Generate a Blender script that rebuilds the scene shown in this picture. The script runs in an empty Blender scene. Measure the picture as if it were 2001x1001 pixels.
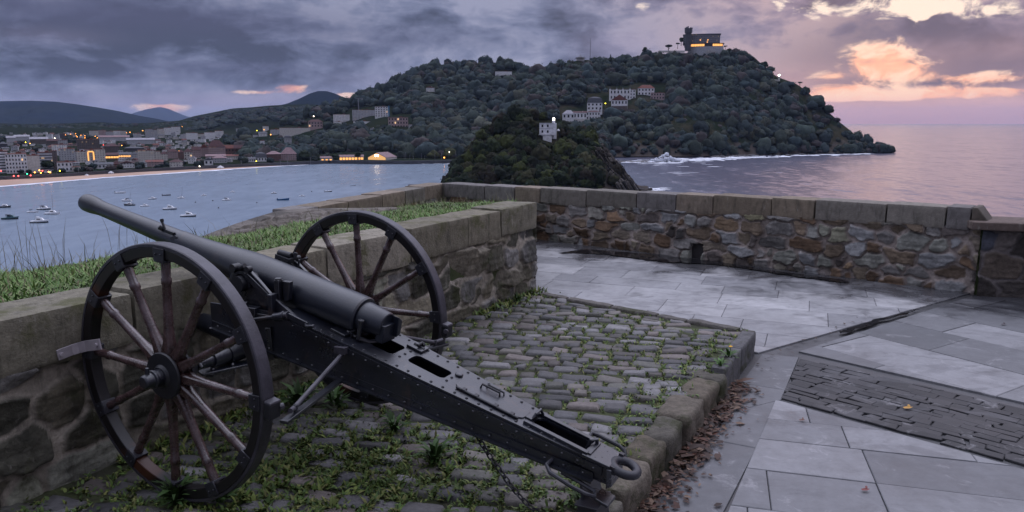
import bpy, math, random
import numpy as np
from math import sin, cos, pi, radians, atan2, sqrt
from mathutils import Vector, Matrix

rng = np.random.default_rng(11)
random.seed(11)
sc = bpy.context.scene
col = sc.collection

# ------------------------------------------------------------------ camera
F, CAMZ = 1450.0, 2.09
PITCH = atan2(260.5, F)
SEA = -58.0
cam_d = bpy.data.cameras.new("camera")
cam = bpy.data.objects.new("camera", cam_d)
col.objects.link(cam)
cam.location = (0, 0, CAMZ)
cam.rotation_euler = (pi / 2 - PITCH, 0, 0)
cam_d.sensor_width = 36.0
cam_d.lens = 36.0 * F / 2001.0
cam_d.clip_start = 0.1
cam_d.clip_end = 90000
sc.camera = cam
sc.render.engine = 'CYCLES'
sc.cycles.use_denoising = True
sc.cycles.max_bounces = 5
sc.cycles.diffuse_bounces = 1
sc.cycles.volume_bounces = 0
sc.cycles.sample_clamp_indirect = 4.0
sc.view_settings.view_transform = 'Standard'
sc.view_settings.look = 'None'
sc.view_settings.gamma = 1.0
sc.view_settings.exposure = 0.0


def ray(px, py):
    x = (px - 1000.5) / F
    y = -(py - 500.5) / F
    c, s = cos(PITCH), sin(PITCH)
    return np.array([x, c + y * s, -s + y * c])


def onz(px, py, z):
    d = ray(px, py)
    p = d * ((z - CAMZ) / d[2])
    return np.array([p[0], p[1], z])


def at(px, py, depth):
    d = ray(px, py)
    p = d * (depth / d[1])
    return np.array([p[0], p[1], p[2] + CAMZ])


def azel(px, py):
    d = ray(px, py)
    d = d / np.linalg.norm(d)
    return atan2(d[0], d[1]), math.asin(d[2])


# ------------------------------------------------------------------ node helpers
class NT:
    def __init__(self, tree):
        self.t = tree
        self.n = tree.nodes
        self.l = tree.links

    def new(self, typ, **kw):
        n = self.n.new(typ)
        for k, v in kw.items():
            setattr(n, k, v)
        return n

    def put(self, sock, val):
        if hasattr(val, 'is_output'):
            self.l.new(val, sock)
        elif val is not None:
            try:
                sock.default_value = val
            except Exception:
                sock.default_value = tuple(list(val) + [1.0])

    def math(self, op, a, b=None, c=None, clamp=False):
        n = self.new('ShaderNodeMath', operation=op, use_clamp=clamp)
        self.put(n.inputs[0], a)
        if b is not None:
            self.put(n.inputs[1], b)
        if c is not None:
            self.put(n.inputs[2], c)
        return n.outputs[0]

    def add(self, a, b): return self.math('ADD', a, b)
    def sub(self, a, b): return self.math('SUBTRACT', a, b)
    def mul(self, a, b): return self.math('MULTIPLY', a, b)

    def step(self, v, lo, hi):
        n = self.new('ShaderNodeMapRange', interpolation_type='SMOOTHSTEP')
        self.put(n.inputs['Value'], v)
        n.inputs['From Min'].default_value = lo
        n.inputs['From Max'].default_value = hi
        return n.outputs[0]

    def noise(self, vec, scale=5.0, detail=4.0, rough=0.55, dist=0.0):
        n = self.new('ShaderNodeTexNoise')
        if vec is not None:
            self.put(n.inputs['Vector'], vec)
        n.inputs['Scale'].default_value = scale
        n.inputs['Detail'].default_value = detail
        n.inputs['Roughness'].default_value = rough
        n.inputs['Distortion'].default_value = dist
        return n.outputs['Fac']

    def mix(self, fac, a, b, blend='MIX'):
        n = self.new('ShaderNodeMix', data_type='RGBA', blend_type=blend)
        self.put(n.inputs[0], fac)
        self.put(n.inputs[6], a if hasattr(a, 'is_output') else (a[0], a[1], a[2], 1))
        self.put(n.inputs[7], b if hasattr(b, 'is_output') else (b[0], b[1], b[2], 1))
        return n.outputs[2]

    def ramp(self, fac, stops):
        n = self.new('ShaderNodeValToRGB')
        e = n.color_ramp.elements
        while len(e) < len(stops):
            e.new(0.5)
        for i, (p, c) in enumerate(stops):
            e[i].position = p
            e[i].color = (c[0], c[1], c[2], 1)
        self.put(n.inputs[0], fac)
        return n.outputs[0]

    def scalevec(self, vec, s):
        n = self.new('ShaderNodeMapping')
        self.put(n.inputs['Vector'], vec)
        n.inputs['Scale'].default_value = s
        return n.outputs[0]

    def xyz(self, vec):
        n = self.new('ShaderNodeSeparateXYZ')
        self.put(n.inputs[0], vec)
        return n.outputs

    def cxyz(self, x, y, z):
        n = self.new('ShaderNodeCombineXYZ')
        self.put(n.inputs[0], x)
        self.put(n.inputs[1], y)
        self.put(n.inputs[2], z)
        return n.outputs[0]


def material(name):
    m = bpy.data.materials.new(name)
    m.use_nodes = True
    nt = NT(m.node_tree)
    b = m.node_tree.nodes['Principled BSDF']
    return m, nt, b


def simple(name, color, rough=0.5, var=0.25, scale=8.0, bump=0.0, bscale=40.0, metal=0.0, spec=0.5, alt=None,
           emit=None, estr=0.0, rvar=0.0, coord='Object', wear=0.0):
    m, nt, b = material(name)
    tc = nt.new('ShaderNodeTexCoord').outputs[coord]
    n = nt.noise(tc, scale, 6, 0.6)
    c2 = alt if alt else tuple(c * (1 - var) for c in color)
    f = nt.step(n, 0.35, 0.65)
    cc = nt.mix(f, color, c2)
    if wear:   # rust bloom, dust and rubbed paint
        w1 = nt.noise(tc, 6.5, 8, 0.72, 0.6)
        cc = nt.mix(nt.mul(nt.step(w1, 0.56, 0.66), wear), cc, (0.060, 0.036, 0.026))
        w2 = nt.noise(tc, 42.0, 6, 0.7)
        cc = nt.mix(nt.mul(nt.step(w2, 0.62, 0.70), wear), cc, (0.10, 0.105, 0.12))
    nt.put(b.inputs['Base Color'], cc)
    if rvar:
        n2 = nt.noise(tc, scale * 1.7, 5, 0.6)
        r = nt.add(nt.mul(nt.sub(n2, 0.5), rvar * 2), rough)
        nt.put(b.inputs['Roughness'], nt.math('ADD', r, 0.0, clamp=True))
    else:
        b.inputs['Roughness'].default_value = rough
    b.inputs['Metallic'].default_value = metal
    b.inputs['Specular IOR Level'].default_value = spec
    if bump:
        bn = nt.new('ShaderNodeBump')
        bn.inputs['Strength'].default_value = bump
        bn.inputs['Distance'].default_value = 0.02
        nt.put(bn.inputs['Height'], nt.noise(tc, bscale, 6, 0.65))
        nt.put(b.inputs['Normal'], bn.outputs[0])
    if emit:
        b.inputs['Emission Color'].default_value = (*emit, 1)
        b.inputs['Emission Strength'].default_value = estr
    return m


def emission(name, color, strength):
    m, nt, b = material(name)
    b.inputs['Base Color'].default_value = (*[min(1, c * 0.5) for c in color], 1)
    b.inputs['Emission Color'].default_value = (*color, 1)
    b.inputs['Emission Strength'].default_value = strength
    return m


# ------------------------------------------------------------------ world: dusk sky with a broken cloud deck
world = bpy.data.worlds.new("World")
sc.world = world
world.use_nodes = True
w = NT(world.node_tree)
w.n.clear()
gen = w.new('ShaderNodeTexCoord').outputs['Generated']
dn = w.new('ShaderNodeVectorMath', operation='NORMALIZE')
w.put(dn.inputs[0], gen)
X, Y, Z = w.xyz(dn.outputs[0])
AZ = w.math('ARCTAN2', X, Y)
EL = w.math('ARCSINE', Z)
SUN_AZ, SUN_EL = azel(1735, 120)

cv = w.cxyz(w.mul(AZ, 1.0), w.mul(EL, 2.4), 0.37)
warp = w.noise(w.scalevec(cv, (1, 1, 1)), 3.2, 3, 0.5)
cv2 = w.cxyz(w.add(AZ, w.mul(warp, 0.12)), w.add(w.mul(EL, 2.6), w.mul(warp, 0.20)), 1.7)
n_big = w.noise(cv2, 4.2, 5, 0.52, 0.1)
n_fine = w.noise(cv2, 11.0, 6, 0.55, 0.25)
n_mid = w.noise(w.cxyz(w.add(AZ, w.mul(warp, 0.15)), w.add(w.mul(EL, 1.9), w.mul(warp, 0.2)), 8.2), 8.5, 8, 0.58, 0.35)
n_tex = w.noise(w.cxyz(w.add(AZ, w.mul(n_mid, 0.05)), w.add(w.mul(EL, 1.8), w.mul(n_mid, 0.06)), 3.3), 22.0, 8, 0.6, 0.3)
nn_c = w.add(w.add(w.mul(n_big, 0.52), w.mul(n_mid, 0.30)), w.mul(n_tex, 0.18))
nn_w = w.add(w.add(w.mul(n_big, 0.32), w.mul(n_mid, 0.44)), w.mul(n_tex, 0.24))
nn = w.add(w.mul(n_big, 0.6), w.mul(n_fine, 0.4))
cloud_cold = w.ramp(nn_c, [(0.425, (0.062, 0.073, 0.120)), (0.465, (0.118, 0.138, 0.225)), (0.505, (0.200, 0.226, 0.350)),
                         (0.55, (0.32, 0.335, 0.47))])
cloud_warm = w.ramp(nn_w, [(0.425, (0.085, 0.088, 0.155)), (0.465, (0.160, 0.148, 0.235)), (0.505, (0.275, 0.232, 0.330)),
                         (0.555, (0.52, 0.39, 0.43))])
warmth = w.step(AZ, 0.02, 0.42)
cloud = w.mix(warmth, cloud_cold, cloud_warm)


def blob(px, py, sx, sy):
    a, e = azel(px, py)
    da = w.math('DIVIDE', w.sub(AZ, a), sx / F)
    de = w.math('DIVIDE', w.sub(EL, e), sy / F)
    r2 = w.add(w.mul(da, da), w.mul(de, de))
    return w.math('EXPONENT', w.mul(r2, -0.5))


def blobsum(items):
    acc = None
    for px, py, sx, sy, k in items:
        b = w.mul(blob(px, py, sx, sy), k)
        acc = b if acc is None else w.add(acc, b)
    return acc


# rosy wash around the sunset, under the dark banks
rose = blobsum([(1830, 160, 190, 42, 0.75), (1580, 176, 80, 20, 0.5), (1780, -240, 260, 100, 0.75)])
cloud = w.mix(w.math('MINIMUM', w.mul(rose, w.add(0.35, w.mul(n_mid, 1.4))), 0.85), cloud, (0.82, 0.47, 0.43))
# darker banks of cloud
dark = blobsum([(380, 30, 190, 22, 0.55), (60, 18, 120, 30, 0.5), (330, 150, 70, 10, 0.35), (1620, 112, 70, 30, 0.45),
                (1930, 128, 120, 20, 0.7), (1870, 60, 70, 22, 0.35), (1700, 55, 45, 25, 0.45), (720, 75, 160, 16, 0.3),
                (450, 130, 120, 8, 0.35), (1760, 160, 110, 9, 0.4), (1870, 165, 120, 7, 0.3)])
cloud = w.mix(w.math('MINIMUM', dark, 0.9), cloud, (0.088, 0.092, 0.165))
# paler veils
pale = blobsum([(350, 205, 180, 14, 0.55), (1220, 85, 55, 18, 0.4), (760, 160, 90, 12, 0.2), (100, 70, 60, 10, 0.15),
                (560, 195, 120, 10, 0.35)])
cloud = w.mix(w.math('MINIMUM', pale, 0.8), cloud, (0.36, 0.31, 0.44))
# gaps lit by the low sun
gapn = w.noise(w.cxyz(w.add(AZ, w.mul(warp, 0.10)), w.mul(EL, 2.2), 4.1), 17.0, 6, 0.6, 0.6)
gapn2 = w.noise(w.cxyz(w.add(AZ, w.mul(warp, 0.10)), w.mul(EL, 1.7), 6.1), 30.0, 8, 0.62, 0.4)
gapf = w.add(w.add(w.mul(w.sub(gapn, 0.5), 1.25), w.mul(w.sub(gapn2, 0.5), 0.55)), w.add(0.45, w.mul(nn, 0.45)))
hi_bias = blobsum([(1590, 14, 28, 16, 0.40), (1735, 8, 45, 17, 0.34), (1870, 8, 70, 13, 0.38), (1960, 20, 26, 8, 0.22), (1255, 14, 14, 7, 0.25),
                   (1797, 36, 9, 12, 0.30), (1528, 12, 12, 10, 0.3)])
lo_bias = blobsum([(1728, 108, 36, 19, 0.46), (1752, 140, 62, 14, 0.46), (1620, 150, 22, 5, 0.3), (1690, 112, 18, 14, 0.22), (1640, 176, 42, 8, 0.56), (1730, 189, 200, 5, 0.60), (1925, 154, 55, 7, 0.46), (1850, 172, 40, 4, 0.3),
                   (1960, 176, 60, 3, 0.4), (563, 172, 26, 8, 0.62), (318, 211, 28, 6, 0.62), (680, 187, 20, 4, 0.55),
                   (500, 181, 40, 3, 0.3)])
g_hi = w.mul(w.step(w.add(gapf, hi_bias), 0.86, 1.06), w.step(hi_bias, 0.03, 0.16))
g_lo = w.mul(w.step(w.add(gapf, lo_bias), 0.84, 1.12), w.step(lo_bias, 0.03, 0.16))
sky = w.new('ShaderNodeTexSky')
sky.sky_type = 'NISHITA'
sky.sun_disc = False
sky.sun_elevation = SUN_EL
sky.sun_rotation = SUN_AZ
sky.air_density = 1.0
sky.dust_density = 2.0
nish = w.new('ShaderNodeVectorMath', operation='SCALE')
w.put(nish.inputs[0], sky.outputs[0])
nish.inputs['Scale'].default_value = 0.012
c_lo = w.ramp(gapf, [(0.45, (0.72, 0.34, 0.31)), (0.60, (0.98, 0.48, 0.35)), (0.76, (1.0, 0.70, 0.58))])
cloud = w.mix(w.mul(g_hi, 0.95), cloud, (1.0, 0.84, 0.74))
cloud = w.mix(w.mul(g_lo, 0.95), cloud, c_lo)
# rosy band along the sea horizon
band = w.mul(w.math('SUBTRACT', 1.0, w.step(EL, 0.010, 0.040)), w.step(AZ, 0.22, 0.40))
cloud = w.mix(w.mul(band, 0.85), cloud, w.mix(w.step(EL, 0.0, 0.03), (0.78, 0.44, 0.47), (1.0, 0.56, 0.52)))
# thinner, brighter deck overhead
up = w.step(EL, 0.17, 1.0)
back = w.step(Y, -0.9, 0.75)
zen = w.mix(back, (0.50, 0.53, 0.70), (2.35, 2.42, 3.00))
cloud = w.mix(up, cloud, zen)
lowdark = w.mul(w.math('SUBTRACT', 1.0, w.step(EL, 0.1, 0.6)), w.math('SUBTRACT', 1.0, w.step(Y, -0.25, 0.45)))
cloud = w.mix(w.mul(lowdark, 0.85), cloud, (0.155, 0.165, 0.225))
gap_all = w.math('MINIMUM', w.add(g_hi, g_lo), 1.0)
nz = w.new('ShaderNodeVectorMath', operation='SCALE')
w.put(nz.inputs[0], nish.outputs[0])
w.put(nz.inputs['Scale'], w.add(w.mul(gap_all, 0.35), 0.1))
tot = w.new('ShaderNodeVectorMath', operation='ADD')
w.put(tot.inputs[0], cloud)
w.put(tot.inputs[1], nz.outputs[0])
bg = w.new('ShaderNodeBackground')
w.put(bg.inputs['Color'], tot.outputs[0])
bg.inputs['Strength'].default_value = 1.0
wo = w.new('ShaderNodeOutputWorld')
w.l.new(bg.outputs[0], wo.inputs['Surface'])

# ------------------------------------------------------------------ sun (low, behind the cloud on the right)
sun_d = bpy.data.lights.new("sun", 'SUN')
sun_d.energy = 0.05
sun_d.angle = radians(20)
sun_d.color = (1.0, 0.66, 0.55)
sun = bpy.data.objects.new("sun", sun_d)
col.objects.link(sun)
sd = Vector((sin(SUN_AZ) * cos(radians(7)), cos(SUN_AZ) * cos(radians(7)), sin(radians(7))))
sun.rotation_euler = sd.to_track_quat('Z', 'Y').to_euler()


# ------------------------------------------------------------------ numpy noise
def _h(ix, iy, iz, seed):
    n = (ix.astype(np.int64) * 374761393 + iy.astype(np.int64) * 668265263 + iz.astype(np.int64) * 2147483647 + seed * 974634777)
    n = (n ^ (n >> 13)) * 1274126177
    n = n ^ (n >> 16)
    return (n & 0xFFFF) / 65535.0


def vnoise(p, seed=0):
    p = np.asarray(p, float)
    i = np.floor(p).astype(np.int64)
    f = p - i
    f = f * f * (3 - 2 * f)
    r = 0
    for dx in (0, 1):
        for dy in (0, 1):
            for dz in (0, 1):
                wt = (f[..., 0] if dx else 1 - f[..., 0]) * (f[..., 1] if dy else 1 - f[..., 1]) * (f[..., 2] if dz else 1 - f[..., 2])
                r = r + wt * _h(i[..., 0] + dx, i[..., 1] + dy, i[..., 2] + dz, seed)
    return r


def fbm(p, seed=0, octv=4):
    p = np.asarray(p, float)
    a, s, t = 0.5, 0, 0
    for k in range(octv):
        s = s + a * vnoise(p * (2 ** k), seed + k)
        t += a
        a *= 0.5
    return s / t


def n2(x, y, seed=0, octv=4):
    return fbm(np.stack([x, y, np.zeros_like(x) + 0.5], -1), seed, octv)


# ------------------------------------------------------------------ mesh helpers
def npobj(name, V, faces, mats, parent=None, colors=None, smooth=False, mi=None, sharp=None):
    """faces: list of int arrays (m,3)/(m,4)"""
    me = bpy.data.meshes.new(name)
    V = np.ascontiguousarray(V, dtype=np.float32)
    fl = [np.asarray(f, dtype=np.int32) for f in faces if len(f)]
    loops = np.concatenate([f.ravel() for f in fl])
    tot = np.concatenate([np.full(len(f), f.shape[1], np.int32) for f in fl])
    start = np.concatenate([[0], np.cumsum(tot)[:-1]]).astype(np.int32)
    me.vertices.add(len(V))
    me.vertices.foreach_set('co', V.ravel())
    me.loops.add(len(loops))
    me.loops.foreach_set('vertex_index', loops)
    me.polygons.add(len(tot))
    me.polygons.foreach_set('loop_start', start)
    me.polygons.foreach_set('loop_total', tot)
    if mi is not None:
        me.polygons.foreach_set('material_index', np.asarray(mi, np.int32))
    me.update(calc_edges=True)
    me.validate()
    if smooth:
        me.polygons.foreach_set('use_smooth', np.ones(len(me.polygons), bool))
        if sharp:
            me.set_sharp_from_angle(angle=radians(sharp))
    if colors is not None:
        ca = me.color_attributes.new('Col', 'FLOAT_COLOR', 'POINT')
        cc = np.ones((len(V), 4), np.float32)
        cc[:, :colors.shape[1]] = colors
        ca.data.foreach_set('color', cc.ravel())
    for m in (mats if isinstance(mats, (list, tuple)) else [mats]):
        me.materials.append(m)
    o = bpy.data.objects.new(name, me)
    col.objects.link(o)
    if parent is not None:
        o.parent = parent
    return o


class MB:
    def __init__(self):
        self.v, self.f, self.mi = [], [], []

    def add(self, vs, fs, mi=0):
        o = len(self.v)
        self.v += [tuple(map(float, p)) for p in vs]
        self.f += [tuple(i + o for i in q) for q in fs]
        self.mi += [mi] * len(fs)
        return self

    def hexa(self, p, mi=0):  # p: 8 points, bottom ring then top ring
        return self.add(p, [(3, 2, 1, 0), (4, 5, 6, 7), (0, 1, 5, 4), (1, 2, 6, 5), (2, 3, 7, 6), (3, 0, 4, 7)], mi)

    def box(self, c, s, rot=None, mi=0):
        hx, hy, hz = s[0] / 2, s[1] / 2, s[2] / 2
        P = np.array([(-hx, -hy, -hz), (hx, -hy, -hz), (hx, hy, -hz), (-hx, hy, -hz), (-hx, -hy, hz), (hx, -hy, hz), (hx, hy, hz), (-hx, hy, hz)])
        if rot is not None:
            P = P @ np.array(rot).T
        return self.hexa(P + np.array(c), mi)

    def bar(self, p0, p1, wd, ht, up=(0, 0, 1), mi=0):
        p0, p1 = np.array(p0, float), np.array(p1, float)
        d = p1 - p0
        d /= np.linalg.norm(d)
        s = np.cross(d, np.array(up, float))
        s /= np.linalg.norm(s)
        u = np.cross(s, d)
        q = []
        for P in (p0, p1):
            q.append([P - s * wd / 2 - u * ht / 2, P + s * wd / 2 - u * ht / 2, P + s * wd / 2 + u * ht / 2, P - s * wd / 2 + u * ht / 2])
        return self.hexa(q[0] + q[1], mi)

    def lathe(self, prof, P, axis, n=20, mi=0, up=(0.31, 0.2, 0.93)):
        P = np.array(P, float)
        a = np.array(axis, float)
        a /= np.linalg.norm(a)
        s = np.cross(a, np.array(up, float))
        s /= np.linalg.norm(s)
        u = np.cross(s, a)
        vs, fs = [], []
        for (t, r) in prof:
            for k in range(n):
                an = 2 * pi * k / n
                vs.append(P + a * t + (s * cos(an) + u * sin(an)) * max(r, 1e-5))
        for i in range(len(prof) - 1):
            for k in range(n):
                k2 = (k + 1) % n
                fs.append((i * n + k, i * n + k2, (i + 1) * n + k2, (i + 1) * n + k))
        fs.append(tuple(range(n - 1, -1, -1)))
        fs.append(tuple((len(prof) - 1) * n + k for k in range(n)))
        return self.add(vs, fs, mi)

    def cyl(self, p0, p1, r0, r1=None, n=14, mi=0):
        p0, p1 = np.array(p0, float), np.array(p1, float)
        L = np.linalg.norm(p1 - p0)
        return self.lathe([(0, r0), (L, r0 if r1 is None else r1)], p0, p1 - p0, n, mi)

    def tube(self, path, r, n=8, mi=0, closed=False):
        path = [np.array(p, float) for p in path]
        m = len(path)
        vs, fs = [], []
        pu = None
        for i, p in enumerate(path):
            if closed:
                d = path[(i + 1) % m] - path[i - 1]
            else:
                d = path[min(i + 1, m - 1)] - path[max(i - 1, 0)]
            d /= np.linalg.norm(d)
            if pu is None:
                pu = np.array([0.21, 0.35, 0.9])
            s = np.cross(d, pu)
            s /= np.linalg.norm(s)
            u = np.cross(s, d)
            pu = u
            for k in range(n):
                an = 2 * pi * k / n
                vs.append(p + (s * cos(an) + u * sin(an)) * r)
        for i in range(m if closed else m - 1):
            j = (i + 1) % m
            for k in range(n):
                k2 = (k + 1) % n
                fs.append((i * n + k, i * n + k2, j * n + k2, j * n + k))
        if not closed:
            fs.append(tuple(range(n - 1, -1, -1)))
            fs.append(tuple((m - 1) * n + k for k in range(n)))
        return self.add(vs, fs, mi)

    def prism(self, poly, ext, mi=0):
        poly = [np.array(p, float) for p in poly]
        e = np.array(ext, float)
        n = len(poly)
        vs = poly + [p + e for p in poly]
        fs = [tuple(range(n - 1, -1, -1)), tuple(range(n, 2 * n))] + [(i, (i + 1) % n, n + (i + 1) % n, n + i) for i in range(n)]
        return self.add(vs, fs, mi)

    def dome(self, c, r, h, n=6, up=(0, 0, 1), mi=0):
        return self.lathe([(0, r), (h * 0.6, r * 0.8), (h, r * 0.3)], c, up, n, mi)

    def build(self, name, mats, parent=None, smooth=True, sharp=35, bevel=0.0, loc=None):
        me = bpy.data.meshes.new(name)
        me.from_pydata(self.v, [], self.f)
        me.polygons.foreach_set('material_index', self.mi)
        me.update()
        import bmesh
        bm = bmesh.new()
        bm.from_mesh(me)
        bmesh.ops.recalc_face_normals(bm, faces=bm.faces)
        bm.to_mesh(me)
        bm.free()
        if smooth:
            me.polygons.foreach_set('use_smooth', np.ones(len(me.polygons), bool))
            me.set_sharp_from_angle(angle=radians(sharp))
        for m in (mats if isinstance(mats, (list, tuple)) else [mats]):
            me.materials.append(m)
        o = bpy.data.objects.new(name, me)
        col.objects.link(o)
        if parent is not None:
            o.parent = parent
        if loc is not None:
            o.location = loc
        if bevel:
            bv = o.modifiers.new('bevel', 'BEVEL')
            bv.width = bevel
            bv.segments = 2
            bv.limit_method = 'ANGLE'
            bv.angle_limit = radians(40)
        return o


def tag(o, label, cat, group=None):
    o['label'] = label
    o['category'] = cat
    if group:
        o['group'] = group
    return o


def empty(name, loc, label, cat, group=None, rz=0.0):
    o = bpy.data.objects.new(name, None)
    col.objects.link(o)
    o.location = tuple(float(v) for v in loc)
    o.rotation_euler = (0, 0, rz)
    o.empty_display_size = 0.3
    return tag(o, label, cat, group)


def kind(o, k):
    o['kind'] = k
    return o


# rounded, slightly irregular stone block; frame = 3 axes rows
def cube_grid(n):
    g = np.linspace(-1, 1, n + 1)
    V, Fq, idx = [], [], {}
    for ax in range(3):
        for sg in (-1, 1):
            for i in range(n):
                for j in range(n):
                    q = []
                    for (a, b) in ((i, j), (i + 1, j), (i + 1, j + 1), (i, j + 1)):
                        p = [0, 0, 0]
                        p[ax] = sg
                        p[(ax + 1) % 3] = g[a]
                        p[(ax + 2) % 3] = g[b]
                        k = tuple(np.round(p, 4))
                        if k not in idx:
                            idx[k] = len(V)
                            V.append(p)
                        q.append(idx[k])
                    Fq.append(q if sg > 0 else q[::-1])
    return np.array(V, float), np.array(Fq)


CG = {n: cube_grid(n) for n in (4, 6, 8, 10)}


def block(c, size, frame, rad=0.02, amp=0.008, freq=6.0, seed=0, n=8):
    V, Q = CG[n]
    h = np.array(size) / 2
    P = V * h
    inner = np.clip(P, -(h - rad), h - rad)
    d = P - inner
    L = np.linalg.norm(d, axis=1, keepdims=True)
    P = np.where(L > 1e-9, inner + d / np.maximum(L, 1e-9) * rad, P)
    nrm = V / np.linalg.norm(V, axis=1, keepdims=True)
    P = P + nrm * ((fbm(P * freq + seed * 3.17, seed, 3) - 0.5) * 2 * amp)[:, None]
    return P @ np.array(frame) + np.array(c), Q


class NB:  # numpy mesh accumulator
    def __init__(self):
        self.V, self.Q, self.T, self.C, self.n = [], [], [], [], 0

    def add(self, V, Q=None, T=None, C=None):
        V = np.asarray(V, float)
        if Q is not None and len(Q):
            self.Q.append(np.asarray(Q) + self.n)
        if T is not None and len(T):
            self.T.append(np.asarray(T) + self.n)
        self.V.append(V)
        if C is None:
            C = (1, 1, 1)
        C = np.asarray(C, float)
        if C.ndim == 1:
            C = np.tile(C, (len(V), 1))
        self.C.append(C)
        self.n += len(V)

    def build(self, name, mats, parent=None, smooth=True, sharp=None):
        fs = []
        if self.Q:
            fs.append(np.concatenate(self.Q))
        if self.T:
            fs.append(np.concatenate(self.T))
        return npobj(name, np.concatenate(self.V), fs, mats, parent, np.concatenate(self.C), smooth, sharp=sharp)


def blades(nb, base, head, length, width, lean, colr, curl=0.5):
    """many leaf/blade shapes: base (n,3), head angle, length, width, lean from vertical 0..pi/2"""
    n = len(base)
    dx, dy = np.cos(head), np.sin(head)
    sx, sy = -dy, dx
    up = np.cos(lean)
    out = np.sin(lean)
    l2 = lean + curl
    mid = base + np.stack([dx * out, dy * out, up], -1) * (length * 0.5)[:, None]
    tip = mid + np.stack([dx * np.sin(l2), dy * np.sin(l2), np.cos(l2)], -1) * (length * 0.5)[:, None]
    s = np.stack([sx, sy, np.zeros(n)], -1) * (width * 0.5)[:, None]
    V = np.stack([base - s * 0.6, base + s * 0.6, mid + s, mid - s, tip], 1).reshape(-1, 3)
    i = np.arange(n)[:, None] * 5
    Q = i + np.array([[0, 1, 2, 3]])
    T = i + np.array([[3, 2, 4]])
    C = np.repeat(colr, 5, axis=0)
    nb.add(V, Q, T, C)


# ------------------------------------------------------------------ shared materials
def attr_mat(name, rough=0.8, nscale=30.0, namt=0.35, bump=0.4, bscale=60.0, spec=0.3, trans=False, mossc=None, moss=(0.5, 0.6), streak=False, rvar=0.0):
    m, nt, b = material(name)
    at_ = nt.new('ShaderNodeAttribute', attribute_name='Col').outputs['Color']
    tc = nt.new('ShaderNodeTexCoord').outputs['Object']
    n = nt.noise(tc, nscale, 6, 0.65)
    f = nt.add(nt.mul(nt.sub(n, 0.5), namt * 4), 1.0)
    sc_ = nt.new('ShaderNodeVectorMath', operation='SCALE')
    nt.put(sc_.inputs[0], at_)
    nt.put(sc_.inputs['Scale'], nt.math('MAXIMUM', f, 0.15))
    c = sc_.outputs[0]
    if streak:
        n3 = nt.noise(nt.scalevec(tc, (5, 5, 1.1)), 2.2, 8, 0.75, 0.5)
        c = nt.mix(nt.mul(nt.step(n3, 0.48, 0.70), 0.6), c, (0.032, 0.032, 0.024))
        n4 = nt.noise(nt.scalevec(tc, (6, 6, 2.0)), 3.1, 8, 0.75, 0.5)
        c = nt.mix(nt.mul(nt.step(n4, 0.56, 0.72), 0.5), c, (0.40, 0.37, 0.33))
    if mossc:
        n2_ = nt.noise(tc, 3.0, 7, 0.7)
        c = nt.mix(nt.mul(nt.step(n2_, *moss), 0.8), c, mossc)
    nt.put(b.inputs['Base Color'], c)
    if rvar:
        nr = nt.noise(tc, 4.0, 5, 0.6)
        nt.put(b.inputs['Roughness'], nt.math('ADD', nt.mul(nt.sub(nr, 0.5), rvar * 2), rough, clamp=True))
    else:
        b.inputs['Roughness'].default_value = rough
    b.inputs['Specular IOR Level'].default_value = spec
    if bump:
        bn = nt.new('ShaderNodeBump')
        bn.inputs['Strength'].default_value = bump
        bn.inputs['Distance'].default_value = 0.02
        nt.put(bn.inputs['Height'], nt.noise(tc, bscale, 7, 0.7))
        nt.put(b.inputs['Normal'], bn.outputs[0])
    return m


M = {}
M['iron'] = simple('painted_iron', (0.009, 0.012, 0.021), 0.34, alt=(0.005, 0.0065, 0.012), scale=3.0, bump=0.10, bscale=120, rvar=0.12, spec=0.75, wear=0.25)
M['trail'] = simple('dark_painted_steel', (0.009, 0.011, 0.019), 0.31, alt=(0.0035, 0.0042, 0.008), scale=5.0, bump=0.12, bscale=90, rvar=0.14, spec=1.0, wear=0.45)
M['blackiron'] = simple('black_iron', (0.007, 0.008, 0.012), 0.42, alt=(0.014, 0.014, 0.018), scale=6, bump=0.1, bscale=80)
M['tyre'] = simple('worn_steel_tyre', (0.058, 0.054, 0.068), 0.46, alt=(0.028, 0.026, 0.034), scale=9, bump=0.15, bscale=70, metal=0.3, spec=0.8)
M['wood'] = simple('varnished_dark_wood', (0.020, 0.010, 0.009), 0.38, alt=(0.045, 0.018, 0.012), scale=4, bump=0.12, bscale=50, rvar=0.1)
M['spoke'] = simple('worn_varnished_wood', (0.022, 0.010, 0.0085), 0.26, alt=(0.080, 0.046, 0.046), scale=11, bump=0.15, bscale=60, rvar=0.10, spec=0.9)
M['rust'] = simple('rust_brown_wood', (0.10, 0.030, 0.012), 0.5, alt=(0.045, 0.016, 0.009), scale=6, bump=0.1)
M['zinc'] = simple('bare_zinc_strap', (0.50, 0.45, 0.48), 0.45, alt=(0.36, 0.33, 0.35), scale=9, metal=0.4)
M['stone'] = attr_mat('rubble_stone', 0.85, 26, 0.35, 0.7, 45)
M['stonemoss'] = attr_mat('mossy_rubble_stone', 0.88, 22, 0.40, 0.8, 40, mossc=(0.042, 0.046, 0.018), moss=(0.53, 0.67), streak=True)
M['coping'] = attr_mat('parapet_coping_stone', 0.85, 14, 0.30, 0.5, 50, streak=True)
M['copingmoss'] = attr_mat('lichen_coping_stone', 0.88, 14, 0.32, 0.7, 45, mossc=(0.085, 0.085, 0.032), moss=(0.50, 0.66), streak=True)
M['sett'] = attr_mat('sett_stone', 0.62, 34, 0.30, 0.5, 60, spec=0.45, rvar=0.15)
M['kerb'] = attr_mat('kerb_stone', 0.8, 16, 0.45, 0.9, 38, mossc=(0.040, 0.044, 0.016), moss=(0.50, 0.64))
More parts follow.
